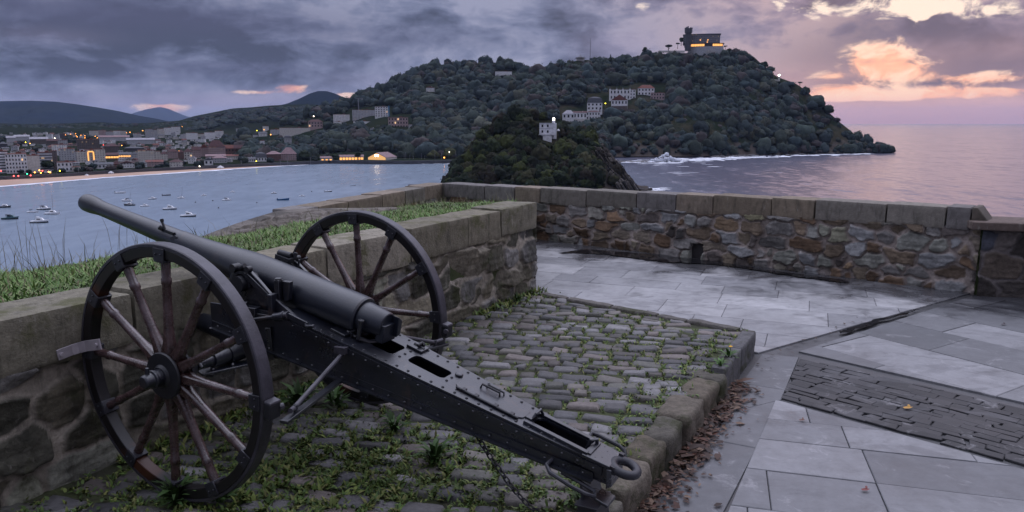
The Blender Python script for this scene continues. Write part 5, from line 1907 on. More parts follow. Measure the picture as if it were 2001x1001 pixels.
q = [PK - LN * 0.05, PK + LD * 6.2 - LN * 0.05, PK + LD * 6.2 - LN * 0.5, PK - LN * 0.5]
mb.hexa([p + UP * -1 for p in q] + [p + UP * 0.56 for p in q])
mb.build('wall_core', M['rock'], par, smooth=False)
LL = float(np.linalg.norm(LE - PK))
lz = lambda s: 0.885 - 0.04 * s / LL
rubble('side_masonry', PK, LD, LN, LL, 0.3, lambda s: lz(s) - 0.25, par, M['stone'], STPAL[:2] + STPAL[4:6] + STPAL[7:], (0.23, 0.20, 0.19), 2.2, 0.3, 83, res=0.018, depth=0.04)
coping_row('side_coping', PK - LD * 0.2, LD, LN, LL + 0.25, lz, 0.26, 0.45, par, M['coping'], (0.6, 1.1), 84, 0.012, COPC)
# battered rubble end of the short leg, sloping down into the grass
top = [(405, 470, 8.9), (440, 456, 9.1), (480, 441, 9.4), (520, 428, 9.7), (560, 416, 10.0), (600, 411, 10.3), (660, 409.5, 10.6), (740, 409, 11.1), (790, 407, 11.6)]
bot = [(405, 476, 8.7), (440, 470, 8.7), (480, 466, 8.7), (520, 462, 8.75), (560, 460, 8.8), (600, 456, 8.9), (660, 446, 9.2), (740, 434, 9.9), (790, 428, 10.4)]
nu, nv = 150, 40
ta = np.array([at(*p) for p in top])
ba = np.array([at(*p) for p in bot])
uu = np.linspace(0, len(top) - 1, nu)
TA = np.stack([np.interp(uu, np.arange(len(top)), ta[:, k]) for k in range(3)], -1)
BA = np.stack([np.interp(uu, np.arange(len(top)), ba[:, k]) for k in range(3)], -1)
vv = np.linspace(0, 1, nv)
P = BA[:, None] * (1 - vv[None, :, None]) + TA[:, None] * vv[None, :, None]
r = np.random.default_rng(85)
sx = np.cumsum(np.r_[0, np.linalg.norm(np.diff(TA, axis=0), axis=1)])
Sg = np.repeat(sx[:, None], nv, 1)
Zg = np.linalg.norm(P - BA[:, None], axis=-1)
seeds = np.stack([r.uniform(0, sx[-1], 110), r.uniform(0, 1.6, 110)], -1)
q_ = np.stack([Sg, Zg, np.zeros_like(Sg)], -1)
idx, e = voronoi((Sg + 0.08 * fbm(q_ * 4, 3)).ravel(), (Zg + 0.08 * fbm(q_ * 4 + 9, 3)).ravel(), seeds, np.full(110, 1.5))
idx, e = idx.reshape(Sg.shape), e.reshape(Sg.shape)
pr = np.clip(e / 0.06, 0, 1)
P = P + np.array([0.25, -0.55, 0.8]) * (pr * 0.045 + (fbm(q_ * 9, 4) - 0.5) * 0.05)[..., None] * np.minimum(1, 8 * (1 - vv))[None, :, None]
pal = np.array([(0.10, 0.085, 0.07), (0.13, 0.115, 0.095), (0.075, 0.065, 0.055), (0.15, 0.13, 0.115)])
C = pal[r.integers(0, 4, 110)][idx] * (0.6 + 0.8 * fbm(q_ * 7, 8))[..., None] * pr[..., None] + np.array([0.16, 0.14, 0.12]) * (1 - pr[..., None])
cap = P[:, -1] + np.array([-0.25, 0.35, -0.02])
low = cap + np.array([-0.3, 0.4, -1.5])
P = np.concatenate([P, cap[:, None], low[:, None]], 1)
C = np.concatenate([C, C[:, -1:], C[:, -1:]], 1)
nv2 = nv + 2
ii, jj = np.meshgrid(np.arange(nu - 1), np.arange(nv2 - 1), indexing='ij')
Q = np.stack([ii * nv2 + jj, (ii + 1) * nv2 + jj, (ii + 1) * nv2 + jj + 1, ii * nv2 + jj + 1], -1).reshape(-1, 4)
npobj('battered_end', P.reshape(-1, 3), [Q], M['stone'], par, C.reshape(-1, 3), True)

# --- lower wall with a slab at the far right
low = empty('slab_wall', (0, 0, 0), 'low dark stone wall capped with a reddish slab at the right edge, beside the parapet end', 'wall')
RD = np.array([0.955, -0.296, 0.0])
RN = np.array([-0.296, -0.955, 0.0])
RA = np.array([5.72, 8.93, 0.0])
rubble('masonry', RA, RD, RN, 3.4, -0.03, lambda s: 0.81, low, M['stone'], [(0.085, 0.09, 0.11), (0.12, 0.125, 0.145), (0.07, 0.06, 0.055), (0.10, 0.08, 0.065)], (0.17, 0.15, 0.145), 3.0, 0.38, 91, res=0.016, depth=0.05)
P, Q = block(RA + RD * 1.60 + UP * 0.865 - RN * 0.24, (3.5, 0.72, 0.105), np.array([RD, -RN, UP]), 0.02, 0.012, 3, 5, 10)
nb = NB()
nb.add(P, Q, None, np.array((0.135, 0.102, 0.088)))
nb.build('slab', M['coping'], low, True, 60)
mb = MB()
q = [RA - RN * 0.04, RA + RD * 3.4 - RN * 0.04, RA + RD * 3.4 - RN * 0.55, RA - RN * 0.55]
mb.hexa([p + UP * -1 for p in q] + [p + UP * 0.80 for p in q])
mb.build('wall_core', M['earth'], low, smooth=False)

# --- grass bank
outer = np.array([(0, 0.32, 13.55, 0.50), (1.2, -1.35, 14.6, 0.50), (3.3, -2.55, 11.7, 0.62), (4.2, -3.72, 9.18, 0.66), (5.0, -4.27, 7.0, 0.72), (6.0, -4.42, 6.1, 0.77), (9.0, -5.3, 2.5, 0.83)])


def bank(s, v):
    i = WA + WD * s - ND * 0.34
    o_ = np.array([np.interp(s, outer[:, 0], outer[:, k]) for k in (1, 2)])
    zo = np.interp(s, outer[:, 0], outer[:, 3])
    zi = wl_top(s) - 0.075
    x = i[0] + (o_[0] - i[0]) * v
    y = i[1] + (o_[1] - i[1]) * v
    z = zi + (zo - zi) * v + 0.07 * sin(pi * v) + (fbm(np.array([x * 2.2, y * 2.2, 0.0]), 5, 3) - 0.5) * 0.07
    return x, y, z


ss, vs_ = np.linspace(0, 9, 60), np.linspace(0, 1, 30)
P = np.array([[bank(s, v) for v in vs_] for s in ss])
ext = P[:, -1].copy() + np.array([-0.35, 0.1, -0.25])
P = np.concatenate([P, ext[:, None]], 1)
nu, nv = P.shape[:2]
ii, jj = np.meshgrid(np.arange(nu - 1), np.arange(nv - 1), indexing='ij')
Q = np.stack([ii * nv + jj, (ii + 1) * nv + jj, (ii + 1) * nv + jj + 1, ii * nv + jj + 1], -1).reshape(-1, 4)
kind(npobj('grass_bank', P.reshape(-1, 3), [Q], M['earth'], smooth=True), 'structure')
mb = MB()
q = [np.array([0.20, 8.40, 0]), np.array([0.30, 13.6, 0]), np.array([0.10, 13.6, 0]), np.array([0.0, 8.40, 0])]
mb.hexa(q + [q[0] + UP * 1.02, q[1] + UP * 0.55, q[2] + UP * 0.55, q[3] + UP * 1.02])
mb.build('return_wall', M['earth'], wall, smooth=False)
rubble('return_masonry', np.array([0.215, 8.40, 0.0]), np.array([0.0192, 0.9998, 0.0]), np.array([0.9998, -0.0192, 0.0]), 5.15, -0.02, lambda x: 1.05 - 0.47 * x / 5.15, wall, M['stonemoss'], MOSSPAL, (0.34, 0.30, 0.25), 3.3, 0.36, 75, res=0.03, depth=0.03)

rr = np.random.default_rng(55)
n = 85000
s_ = rr.uniform(0, 7.6, n)
v_ = rr.uniform(0.0, 1.02, n)
gx = np.zeros((n, 3))
# vectorised bank()
I = WA[None] + WD[None] * s_[:, None] - ND[None] * 0.34
ox, oy, oz = (np.interp(s_, outer[:, 0], outer[:, k]) for k in (1, 2, 3))
zi = wl_top(s_) - 0.075
gx[:, 0] = I[:, 0] + (ox - I[:, 0]) * v_
gx[:, 1] = I[:, 1] + (oy - I[:, 1]) * v_
gx[:, 2] = zi + (oz - zi) * v_ + 0.07 * np.sin(pi * v_) + (fbm(np.stack([gx[:, 0] * 2.2, gx[:, 1] * 2.2, np.zeros(n)], -1), 5, 3) - 0.5) * 0.07 - 0.01
pt = n2(gx[:, 0] * 1.6, gx[:, 1] * 1.6, 61)
ln = rr.uniform(0.022, 0.070, n) * (0.25 + 3.2 * pt ** 2)
tallm = (rr.random(n) < 0.012) | ((v_ > 0.85) & (rr.random(n) < 0.04))
ln[tallm] *= rr.uniform(2.0, 3.6, tallm.sum())
gc = np.array([(0.13, 0.23, 0.055), (0.17, 0.26, 0.075), (0.090, 0.175, 0.045), (0.22, 0.27, 0.11), (0.15, 0.24, 0.065)])[rr.integers(0, 5, n)] * (0.55 + 0.9 * pt)[:, None] * rr.uniform(0.7, 1.3, (n, 1))
gc[tallm] = np.array((0.17, 0.16, 0.09))
dead = rr.random(n) < 0.10
gc[dead] = np.array((0.21, 0.18, 0.10)) * rr.uniform(0.6, 1.3, (dead.sum(), 1))
nb = NB()
wdt = np.where(tallm, 0.006, rr.uniform(0.006, 0.014, n))
blades(nb, gx, rr.uniform(0, 2 * pi, n), ln, wdt, np.where(tallm, rr.uniform(0.05, 0.5, n), rr.uniform(0.2, 1.15, n)), gc, 0.5)
# broad clover-like leaves low in the grass
m_ = 9000
k = rr.integers(0, n, m_)
blades(nb, gx[k] + rr.normal(0, 0.02, (m_, 3)) * np.array([1, 1, 0.3]) + UP * 0.012, rr.uniform(0, 2 * pi, m_), rr.uniform(0.02, 0.05, m_), rr.uniform(0.014, 0.03, m_), rr.uniform(0.6, 1.3, m_),
       np.array((0.07, 0.115, 0.026)) * rr.uniform(0.6, 1.5, (m_, 1)), 0.3)
# thin seed stalks standing against the water on the left
m_ = 60
b0 = np.array([bank(s, v) for s, v in zip(rr.uniform(4.6, 6.6, m_), rr.uniform(0.75, 1.0, m_))])
blades(nb, b0, rr.normal(2.4, 0.8, m_), rr.uniform(0.25, 0.62, m_), np.full(m_, 0.0045), rr.uniform(0.05, 0.4, m_), np.tile(np.array((0.10, 0.09, 0.06)), (m_, 1)), 0.35)
kind(nb.build('grass', M['leaf'], None, False), 'stuff')

# ------------------------------------------------------------------ paving
kind(MB().add([(-6, -4, -0.012), (14, -4, -0.012), (14, 9.5, -0.012), (6.2, 9.2, -0.012), (-1.5, 15.3, -0.012), (-2.5, 13, -0.012)], [(0, 1, 2, 3, 4, 5)]).build(
    'pavement_bed', simple('damp_mortar_bed', (0.035, 0.035, 0.038), 0.5, alt=(0.06, 0.06, 0.064), scale=3, bump=0.3, rvar=0.2), smooth=False), 'structure')


def clip(poly, cl):
    out = list(poly)
    for i in range(len(cl)):
        a, b = np.array(cl[i]), np.array(cl[(i + 1) % len(cl)])
        ed = b - a
        inp, out = out, []
        if not inp:
            return []
        for j in range(len(inp)):
            p, q = np.array(inp[j]), np.array(inp[(j + 1) % len(inp)])
            sp = ed[0] * (p - a)[1] - ed[1] * (p - a)[0]
            sq = ed[0] * (q - a)[1] - ed[1] * (q - a)[0]
            if sp >= 0:
                out.append(tuple(p))
            if (sp >= 0) != (sq >= 0):
                t = sp / (sp - sq)
                out.append(tuple(p + (q - p) * t))
    return out


def slabs(mb, cl, O, ang, rowh, lens, gap, z, zj, seed, jit=0.0, h=0.03, mi=0):
    r = np.random.default_rng(seed)
    e1 = np.array([cos(ang), sin(ang)])
    e2 = np.array([-sin(ang), cos(ang)])
    cl = [np.array(c) for c in cl]
    area = sum(cl[i][0] * cl[(i + 1) % len(cl)][1] - cl[(i + 1) % len(cl)][0] * cl[i][1] for i in range(len(cl)))
    if area < 0:
        cl = cl[::-1]
    O = np.array(O)
    U = [(c - O) @ e1 for c in cl]
    W = [(c - O) @ e2 for c in cl]
    y = min(W) - 0.3
    while y < max(W):
        rh = r.uniform(*rowh)
        x = min(U) - r.uniform(0, lens[1])
        while x < max(U):
            l = r.uniform(*lens)
            g = gap / 2
            q = [(x + g, y + g), (x + l - g, y + g), (x + l - g, y + rh - g), (x + g, y + rh - g)]
            q = [O + e1 * (a + r.normal(0, jit)) + e2 * (b + r.normal(0, jit)) for a, b in q]
            pl = clip(q, cl)
            if len(pl) >= 3:
                ar = abs(sum(pl[i][0] * pl[(i + 1) % len(pl)][1] - pl[(i + 1) % len(pl)][0] * pl[i][1] for i in range(len(pl)))) / 2
                if ar > 0.004:
                    zz = z + r.normal(0, zj)
                    tx, ty = r.normal(0, zj * 0.8), r.normal(0, zj * 0.8)
                    c = np.mean(pl, axis=0)
                    # small chamfer all round
                    ins = [np.array(p) + (c - np.array(p)) / max(0.05, np.linalg.norm(c - np.array(p))) * 0.006 for p in pl]
                    k = len(pl)
                    vs = [(p[0], p[1], zz - h) for p in pl] + [(p[0], p[1], zz - 0.004) for p in pl] + [(p[0], p[1], zz + tx * (p[0] - c[0]) + ty * (p[1] - c[1])) for p in ins]
                    fs = [(i, (i + 1) % k, k + (i + 1) % k, k + i) for i in range(k)] + [(k + i, k + (i + 1) % k, 2 * k + (i + 1) % k, 2 * k + i) for i in range(k)] + [tuple(range(2 * k, 3 * k))]
                    mb.add(vs, fs, mi)
            x += l
        y += rh


def slab_mat(name, lo, hi, rough=0.55, wet=None, rv=0.18):
    m, nt, b = material(name)
    geo = nt.new('ShaderNodeNewGeometry')
    pos = geo.outputs['Position']
    isl_ = geo.outputs['Random Per Island']
    base = nt.mix(isl_, lo, hi)
    nL = nt.noise(pos, 1.3, 7, 0.65, 0.4)
    nS = nt.noise(pos, 9.0, 7, 0.7)
    f = nt.math('MAXIMUM', nt.add(0.02, nt.add(nt.mul(nL, 1.15), nt.mul(nS, 0.75))), 0.25)
    sc2 = nt.new('ShaderNodeVectorMath', operation='SCALE')
    nt.put(sc2.inputs[0], base)
    nt.put(sc2.inputs['Scale'], f)
    c = sc2.outputs[0]
    rg = nt.add(nt.mul(nt.sub(nL, 0.5), rv * 3), rough)
    nF = nt.noise(pos, 60.0, 5, 0.7)
    spk = nt.step(nF, 0.62, 0.74)
    c = nt.mix(nt.mul(spk, 0.25), c, (0.05, 0.05, 0.055))
    nX = nt.noise(nt.scalevec(pos, (0.8, 1.3, 1)), 1.9, 8, 0.72, 1.2)
    c = nt.mix(nt.mul(nt.step(nX, 0.50, 0.62), 0.45), c, (0.085, 0.085, 0.092))
    nY = nt.noise(pos, 3.6, 8, 0.75, 0.8)
    c = nt.mix(nt.mul(nt.step(nY, 0.56, 0.66), 0.30), c, (0.40, 0.39, 0.40))
    if wet:   # damp ground along the foot of the parapet and in the gutter
        x, y, z = nt.xyz(pos)
        dd = nt.add(nt.add(nt.mul(x, PN[0]), nt.mul(y, PN[1])), -float(PK @ PN))
        w1 = nt.math('SUBTRACT', 1.0, nt.step(nt.add(dd, nt.mul(nt.sub(nL, 0.5), 3.6)), 0.25, 1.3))
        n3 = nt.noise(nt.scalevec(pos, (1.6, 1.6, 1)), 1.0, 6, 0.7, 0.6)
        w2 = nt.step(n3, 0.57, 0.68)
        wt = nt.math('MAXIMUM', w1, nt.mul(w2, 0.55))
        c = nt.mix(nt.mul(wt, 0.80), c, (0.024, 0.024, 0.029))
        rg = nt.sub(rg, nt.mul(wt, 0.22))
    nt.put(b.inputs['Base Color'], c)
    nt.put(b.inputs['Roughness'], nt.math('MAXIMUM', rg, 0.16))
    bn = nt.new('ShaderNodeBump')
    bn.inputs['Strength'].default_value = 0.30
    bn.inputs['Distance'].default_value = 0.01
    nt.put(bn.inputs['Height'], nt.noise(pos, 30.0, 7, 0.72))
    nt.put(b.inputs['Normal'], bn.outputs[0])
    return m


M['slab'] = slab_mat('flagstone', (0.090, 0.092, 0.099), (0.245, 0.243, 0.252), wet=True)
M['slab_sheen'] = slab_mat('sheen_lightened_flagstone', (0.19, 0.19, 0.20), (0.36, 0.355, 0.36), 0.46, wet=True)  # flagstone copy lightened in colour, standing in for grazing sheen on the far paving
M['strip'] = slab_mat('dark_drain_setts', (0.012, 0.012, 0.014), (0.036, 0.034, 0.037), 0.6)
mb = MB()
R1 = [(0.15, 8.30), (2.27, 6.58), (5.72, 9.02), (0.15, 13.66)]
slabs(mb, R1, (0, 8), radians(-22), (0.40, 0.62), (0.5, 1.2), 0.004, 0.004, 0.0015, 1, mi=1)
R2 = [(2.66, 6.62), (5.62, 8.84), (6.4, 8.72), (10, 7.4), (10, -0.5), (9.45, -0.5)]
slabs(mb, R2, (2.6, 6.5), radians(-58), (0.55, 0.75), (0.8, 1.6), 0.005, 0.004, 0.0015, 2)
R3 = [(2.02, 5.40), (1.13, 3.64), (0.0, 1.4), (0.0, 0.2), (6.0, 0.2), (6.3, 0.95)]
slabs(mb, R3, (1.7, 4.84), radians(-15.5), (0.34, 0.50), (0.5, 0.95), 0.006, 0.004, 0.0015, 3)
R4 = [(2.30, 6.55), (2.60, 6.46), (2.06, 5.40), (1.10, 3.64), (-0.02, 1.42), (-0.4, 1.42), (0.78, 3.82), (1.50, 5.10)]
for a, b_ in (((0, 1, 2, 7), 0), ((7, 2, 3, 6), 1), ((6, 3, 4, 5), 2)):
    slabs(mb, [R4[i] for i in a], (1.1, 3.64), radians(62), (0.55, 0.9), (0.9, 1.6), 0.006, 0.0, 0.001, 4 + b_)
kind(mb.build('pavement', [M['slab'], M['slab_sheen']], smooth=False), 'structure')
mb = MB()
slabs(mb, [(2.60, 6.42), (2.07, 5.44), (7.1, 0.2), (8.8, 0.2)], (2.3, 6), radians(-46), (0.06, 0.11), (0.10, 0.30), 0.001, 0.004, 0.0016, 8, jit=0.012)
kind(mb.build('cobbled_strip', M['strip'], smooth=False), 'structure')

# puddles
m, nt, b = material('puddle_water')
b.inputs['Base Color'].default_value = (0.012, 0.012, 0.014, 1)
b.inputs['Roughness'].default_value = 0.06
b.inputs['IOR'].default_value = 1.33
M['puddle'] = m


M['silt'] = simple('wet_silt', (0.14, 0.13, 0.14), 0.25, alt=(0.09, 0.085, 0.095), scale=7, bump=0.1)


def puddle(pts, seed, z=0.0185, mt='puddle'):
    """pts: outline as list of (px, py) on the paving"""
    r = np.random.default_rng(seed)
    P = [onz(px, py, z) for px, py in pts]
    n_ = len(P)
    fine = []
    for i in range(n_):
        a, b__ = P[i], P[(i + 1) % n_]
        for t in np.linspace(0, 1, 7)[:-1]:
            q = a + (b__ - a) * t
            q = q + np.array([r.normal(0, 0.016), r.normal(0, 0.016), 0])
            fine.append(q)
    o_ = MB().add(fine, [tuple(range(len(fine)))]).build('puddle', M[mt], smooth=False)
    return kind(o_, 'structure')


puddle([(1090, 494), (1180, 497), (1245, 505), (1300, 512), (1400, 517), (1480, 528), (1560, 541), (1660, 553), (1650, 546), (1540, 533), (1400, 511), (1260, 496), (1150, 487)], 2)
puddle([(1640, 648), (1700, 630), (1775, 608), (1795, 604), (1770, 614), (1700, 636), (1650, 652)], 4)

# ------------------------------------------------------------------ raised sett platform
KERB = np.array([(2.24, 6.56), (1.83, 5.81), (1.54, 5.26), (1.23, 4.71), (1.01, 4.30), (0.80, 3.95), (0.63, 3.65), (0.49, 3.38), (0.02, 2.45), (-0.5, 1.4)])
BK0, BK1 = np.array([0.34, 8.20]), np.array([2.25, 6.59])


def kx(y):
    return np.interp(y, KERB[::-1, 1], KERB[::-1, 0])


def inside(x, y, mg=0.0):
    a = (x - WA[0]) * ND[0] + (y - WA[1]) * ND[1] > 0.03 + mg
    b__ = x < kx(y) - 0.17 - mg
    nrm = np.array([-(BK1 - BK0)[1], (BK1 - BK0)[0]])
    nrm = nrm / np.linalg.norm(nrm)
    c = (x - BK0[0]) * nrm[0] + (y - BK0[1]) * nrm[1] < -0.09 - mg
    return a & b__ & c


gx_, gy_ = np.meshgrid(np.linspace(-3.6, 2.4, 200), np.linspace(1.0, 8.4, 240), indexing='ij')
gz_ = 0.172 + (n2(gx_ * 5, gy_ * 5, 12) - 0.5) * 0.03
okq = ((gx_ - WA[0]) * ND[0] + (gy_ - WA[1]) * ND[1] > -0.12) & (gx_ < kx(gy_) - 0.04)
nrm = np.array([-(BK1 - BK0)[1], (BK1 - BK0)[0]])
nrm = nrm / np.linalg.norm(nrm)
okq &= ((gx_ - BK0[0]) * nrm[0] + (gy_ - BK0[1]) * nrm[1]) < 0.0
ii, jj = np.meshgrid(np.arange(199), np.arange(239), indexing='ij')
Q = np.stack([ii * 240 + jj, (ii + 1) * 240 + jj, (ii + 1) * 240 + jj + 1, ii * 240 + jj + 1], -1).reshape(-1, 4)
Q = Q[okq.ravel()[Q].all(1)]
kind(npobj('platform_soil', np.stack([gx_, gy_, gz_], -1).reshape(-1, 3), [Q], M['soil'], smooth=True), 'structure')

rr = np.random.default_rng(66)
E1 = np.array([0.982, -0.19])
E2 = np.array([0.19, 0.982])
nb = NB()
g7 = np.array([-1, -0.94, -0.82, -0.35, 0.35, 0.82, 0.94, 1])
UU, VV = np.meshgrid(g7, g7, indexing='ij')
mx = np.maximum(abs(UU), abs(VV))
r6 = (abs(UU) ** 11 + abs(VV) ** 11) ** (1 / 11)
sq = np.where(r6 > 0, mx / np.maximum(r6, 1e-6), 1)
UR, VR = UU * sq, VV * sq
PROF = 1 - np.clip((mx - 0.78) / 0.22, 0, 1) ** 1.8
ii, jj = np.meshgrid(np.arange(7), np.arange(7), indexing='ij')
QS = np.stack([ii * 8 + jj, (ii + 1) * 8 + jj, (ii + 1) * 8 + jj + 1, ii * 8 + jj + 1], -1).reshape(-1, 4)
SPAL = np.array([(0.128, 0.124, 0.126), (0.086, 0.083, 0.084), (0.120, 0.108, 0.096), (0.19, 0.183, 0.184), (0.075, 0.074, 0.077), (0.135, 0.114, 0.104), (0.105, 0.102, 0.088)])
SETTS = []
vrow = 0.2
while vrow < 10.2:
    rh = rr.uniform(0.095, 0.155)
    u = -6.0 + rr.uniform(0, 0.3)
    ph = rr.uniform(0, 6)
    while u < 4:
        l = rr.choice([rr.uniform(0.11, 0.19), rr.uniform(0.17, 0.29)])
        c = E1 * (u + l / 2) + E2 * (vrow + rh / 2 + 0.03 * sin((u + ph) * 1.1))
        if inside(c[0], c[1], 0.02):
            SETTS.append((c, l, rh))
        u += l
    vrow += rh
for k, (c, l, rh) in enumerate(SETTS):
    gap = rr.uniform(0.004, 0.018)
    hl, hw = (l - gap) / 2, (rh - gap) / 2
    a = rr.normal(0, 0.05)
    X_, Y_ = UR * hl * (1 + 0.10 * VV * rr.normal(0, 0.6)), VR * hw * (1 + 0.10 * UU * rr.normal(0, 0.8))
    f = n2(X_ * 14 + k, Y_ * 14, 3, 3) - 0.5
    x = c[0] + (E1[0] * cos(a) - E2[0] * -sin(a)) * X_ + (E2[0] * cos(a) - E1[0] * sin(a)) * Y_
    y = c[1] + (E1[1] * cos(a) + E2[1] * sin(a)) * X_ + (E2[1] * cos(a) - E1[1] * sin(a)) * Y_
    z = 0.155 + PROF * rr.uniform(0.024, 0.046) + f * 0.024 * PROF + (X_ * rr.normal(0, 0.05) + Y_ * rr.normal(0, 0.07))
    cc = SPAL[rr.integers(len(SPAL))] * rr.uniform(0.45, 1.25)
    if rr.random() < 0.10:
        cc = cc * 1.25
    C = cc[None, None] * (0.75 + 0.5 * (f + 0.5))[..., None]
    edge_ = (1 - PROF)[..., None] * 0.6
    C = C * (1 - edge_) + np.array((0.046, 0.050, 0.022)) * edge_
    nb.add(np.stack([x, y, z], -1).reshape(-1, 3), QS, None, C.reshape(-1, 3))
kind(nb.build('cobblestones', M['sett'], None, True), 'structure')

# kerb
nb = NB()


def along(poly, s):
    seg = np.linalg.norm(np.diff(poly, axis=0), axis=1)
    cs = np.r_[0, np.cumsum(seg)]
    return np.array([np.interp(s, cs, poly[:, 0]), np.interp(s, cs, poly[:, 1])]), cs[-1]


s = 0.02
k = 0
while s < 6.0:
    l = (0.60, 0.62)[k] if k < 2 else rr.uniform(0.24, 0.44)
    p0, _ = along(KERB, s)
    p1, _ = along(KERB, s + l)
    d = np.array([*(p1 - p0), 0.0])
    ll = np.linalg.norm(d)
    d /= ll
    n_ = np.array([d[1], -d[0], 0])
    if n_[0] < 0:
        n_ = -n_
    mid = np.array([*(p0 + p1) / 2, 0])
    fr_ = np.array([d, np.cross(UP, d), UP])
    if k < 2:
        P, Q = block(mid - n_ * 0.065 + UP * (0.072 + 0.005 * k), (ll - 0.02, 0.13, 0.29), fr_, 0.022, 0.010, 5, k, 10)
        cc = np.array((0.115, 0.112, 0.115))
    else:
        P, Q = block(mid - n_ * 0.105 + UP * (0.055 + rr.normal(0, 0.014)), (ll - 0.004, rr.uniform(0.19, 0.25), 0.29), fr_, 0.035, 0.030, 9, 20 + k, 10)
        cc = np.array([(0.12, 0.10, 0.075), (0.135, 0.115, 0.09), (0.105, 0.095, 0.078)][k % 3]) * rr.uniform(0.85, 1.15)
    nb.add(P, Q, None, cc)
    s += l
    k += 1
s = 0.0
BL = np.linalg.norm(BK1 - BK0)
bd = (BK1 - BK0) / BL
while s < BL - 0.1:
    l = min(rr.uniform(0.25, 0.6), BL - s)
    c = BK0 + bd * (s + l / 2) + np.array([-bd[1], bd[0]]) * -0.03
    d = np.array([*bd, 0.0])
    P, Q = block(np.array([*c, 0.085]), (l - 0.015, 0.11, 0.24 + rr.normal(0, 0.008)), np.array([d, np.cross(UP, d), UP]), 0.02, 0.014, 6, int(s * 100), 8)
    nb.add(P, Q, None, np.array((0.115, 0.105, 0.095)) * rr.uniform(0.8, 1.25))
    s += l
kind(nb.build('kerb', M['kerb'], None, True, 60), 'structure')

# ------------------------------------------------------------------ weeds and leaves
nb = NB()
P0 = []
for (c, l, rh) in SETTS:
    m0 = float(n2(np.array([c[0] * 0.9]), np.array([c[1] * 0.9]), 77)[0])
    # patches under and beside the trail, along the wall and along the kerb are greener
    dw = (c[0] - WA[0]) * ND[0] + (c[1] - WA[1]) * ND[1]
    dk = kx(c[1]) - c[0]
    lush = math.exp(-((c[0] + 0.9) / 0.8) ** 2 - ((c[1] - 3.9) / 0.65) ** 2) * 1.4 + 0.5 * math.exp(-(dw / 0.16) ** 2) + 0.55 * math.exp(-((dk - 0.2) / 0.22) ** 2) + 0.7 * math.exp(-((c[0] + 1.5) / 0.5) ** 2 - ((c[1] - 3.3) / 0.35) ** 2)
    q = max(0.0, (m0 - 0.34) * 2.4) + lush * 0.7
    npt = rr.poisson(min(26, 17 * q + 1.5))
    for _ in range(npt):
        sd_ = rr.integers(4)
        t = rr.uniform(-0.5, 0.5)
        if sd_ < 2:
            off = E1 * t * l + E2 * rh * (0.5 if sd_ else -0.5)
        else:
            off = E2 * t * rh + E1 * l * (0.5 if sd_ == 2 else -0.5)
        p = c + off + rr.normal(0, 0.008, 2)
        P0.append((p[0], p[1], 0.172 + rr.uniform(-0.004, 0.01), min(1.6, 0.45 + lush)))
P0 = np.array(P0)
n = len(P0)
GC = np.array([(0.095, 0.15, 0.032), (0.14, 0.175, 0.042), (0.070, 0.12, 0.030), (0.18, 0.185, 0.06)])
rep = 4
b0 = np.repeat(P0[:, :3], rep, 0) + rr.normal(0, 0.009, (n * rep, 3)) * np.array([1, 1, 0.2])
sc0 = np.repeat(P0[:, 3], rep)
blades(nb, b0, rr.uniform(0, 2 * pi, n * rep), rr.uniform(0.013, 0.042, n * rep) * (0.6 + sc0 * 0.7), rr.uniform(0.006, 0.016, n * rep) * (0.6 + 0.6 * sc0), rr.uniform(0.2, 1.25, n * rep),
       GC[rr.integers(0, 4, n * rep)] * rr.uniform(0.55, 1.35, (n * rep, 1)), 0.5)
# denser leafy ground cover in the lush patches
lm = np.where(P0[:, 3] > 0.62)[0]
k = rr.choice(lm, 9000)
b0 = P0[k, :3] + rr.normal(0, 0.03, (9000, 3)) * np.array([1, 1, 0.25]) + UP * 0.01
blades(nb, b0, rr.uniform(0, 2 * pi, 9000), rr.uniform(0.012, 0.042, 9000), rr.uniform(0.007, 0.020, 9000), rr.uniform(0.3, 1.3, 9000), GC[rr.integers(0, 3, 9000)] * rr.uniform(0.35, 1.2, (9000, 1)), 0.5)
# weeds hugging the wall foot
m_ = 2600
ws = rr.uniform(0.0, 6.5, m_)
b0 = WA[None] + WD[None] * ws[:, None] + ND[None] * rr.gamma(1.3, 0.06, m_)[:, None] + UP[None] * 0.185
dn_ = n2(ws * 1.7, ws * 0, 91) > 0.47
b0 = b0[dn_]
m_ = len(b0)
blades(nb, b0, rr.uniform(0, 2 * pi, m_), rr.uniform(0.02, 0.085, m_), rr.uniform(0.010, 0.026, m_), rr.uniform(0.2, 1.1, m_), GC[rr.integers(0, 4, m_)] * rr.uniform(0.6, 1.4, (m_, 1)), 0.5)
kind(nb.build('weeds', M['leaf'], None, False), 'stuff')


def weed_plant(px, py, size, nl, label, bright=1.0, z=0.18, flower=False, broad=0.26):
    p = onz(px, py, z)
    root = empty('weed_plant', p, label, 'weed')
    r = np.random.default_rng(int(px))
    nb = NB()
    hd = r.uniform(0, 2 * pi, nl)
    b0 = np.stack([np.cos(hd) * size * 0.2 * r.random(nl), np.sin(hd) * size * 0.2 * r.random(nl), r.uniform(0, size * 0.5, nl)], -1)
    ln_ = size * r.uniform(0.35, 0.85, nl)
    blades(nb, b0, hd, ln_, ln_ * broad * r.uniform(0.6, 1.2, nl), r.uniform(0.15, 1.2, nl), np.array((0.040, 0.080, 0.020))[None] * bright * r.uniform(0.6, 1.5, (nl, 1)), 0.6)
    nb.build('leaves', M['leaf'], root, False)
    if flower:
        MB().cyl((0, 0, 0), (0.01, 0, size * 0.9), 0.002, n=5).build('stem', M['leaf'], root)
        MB().lathe([(0, 0.004), (0.008, 0.016), (0.014, 0.006)], (0.01, 0, size * 0.9), (0, 0, 1), 9).build('flower', M['dandelion'], root)
    return root


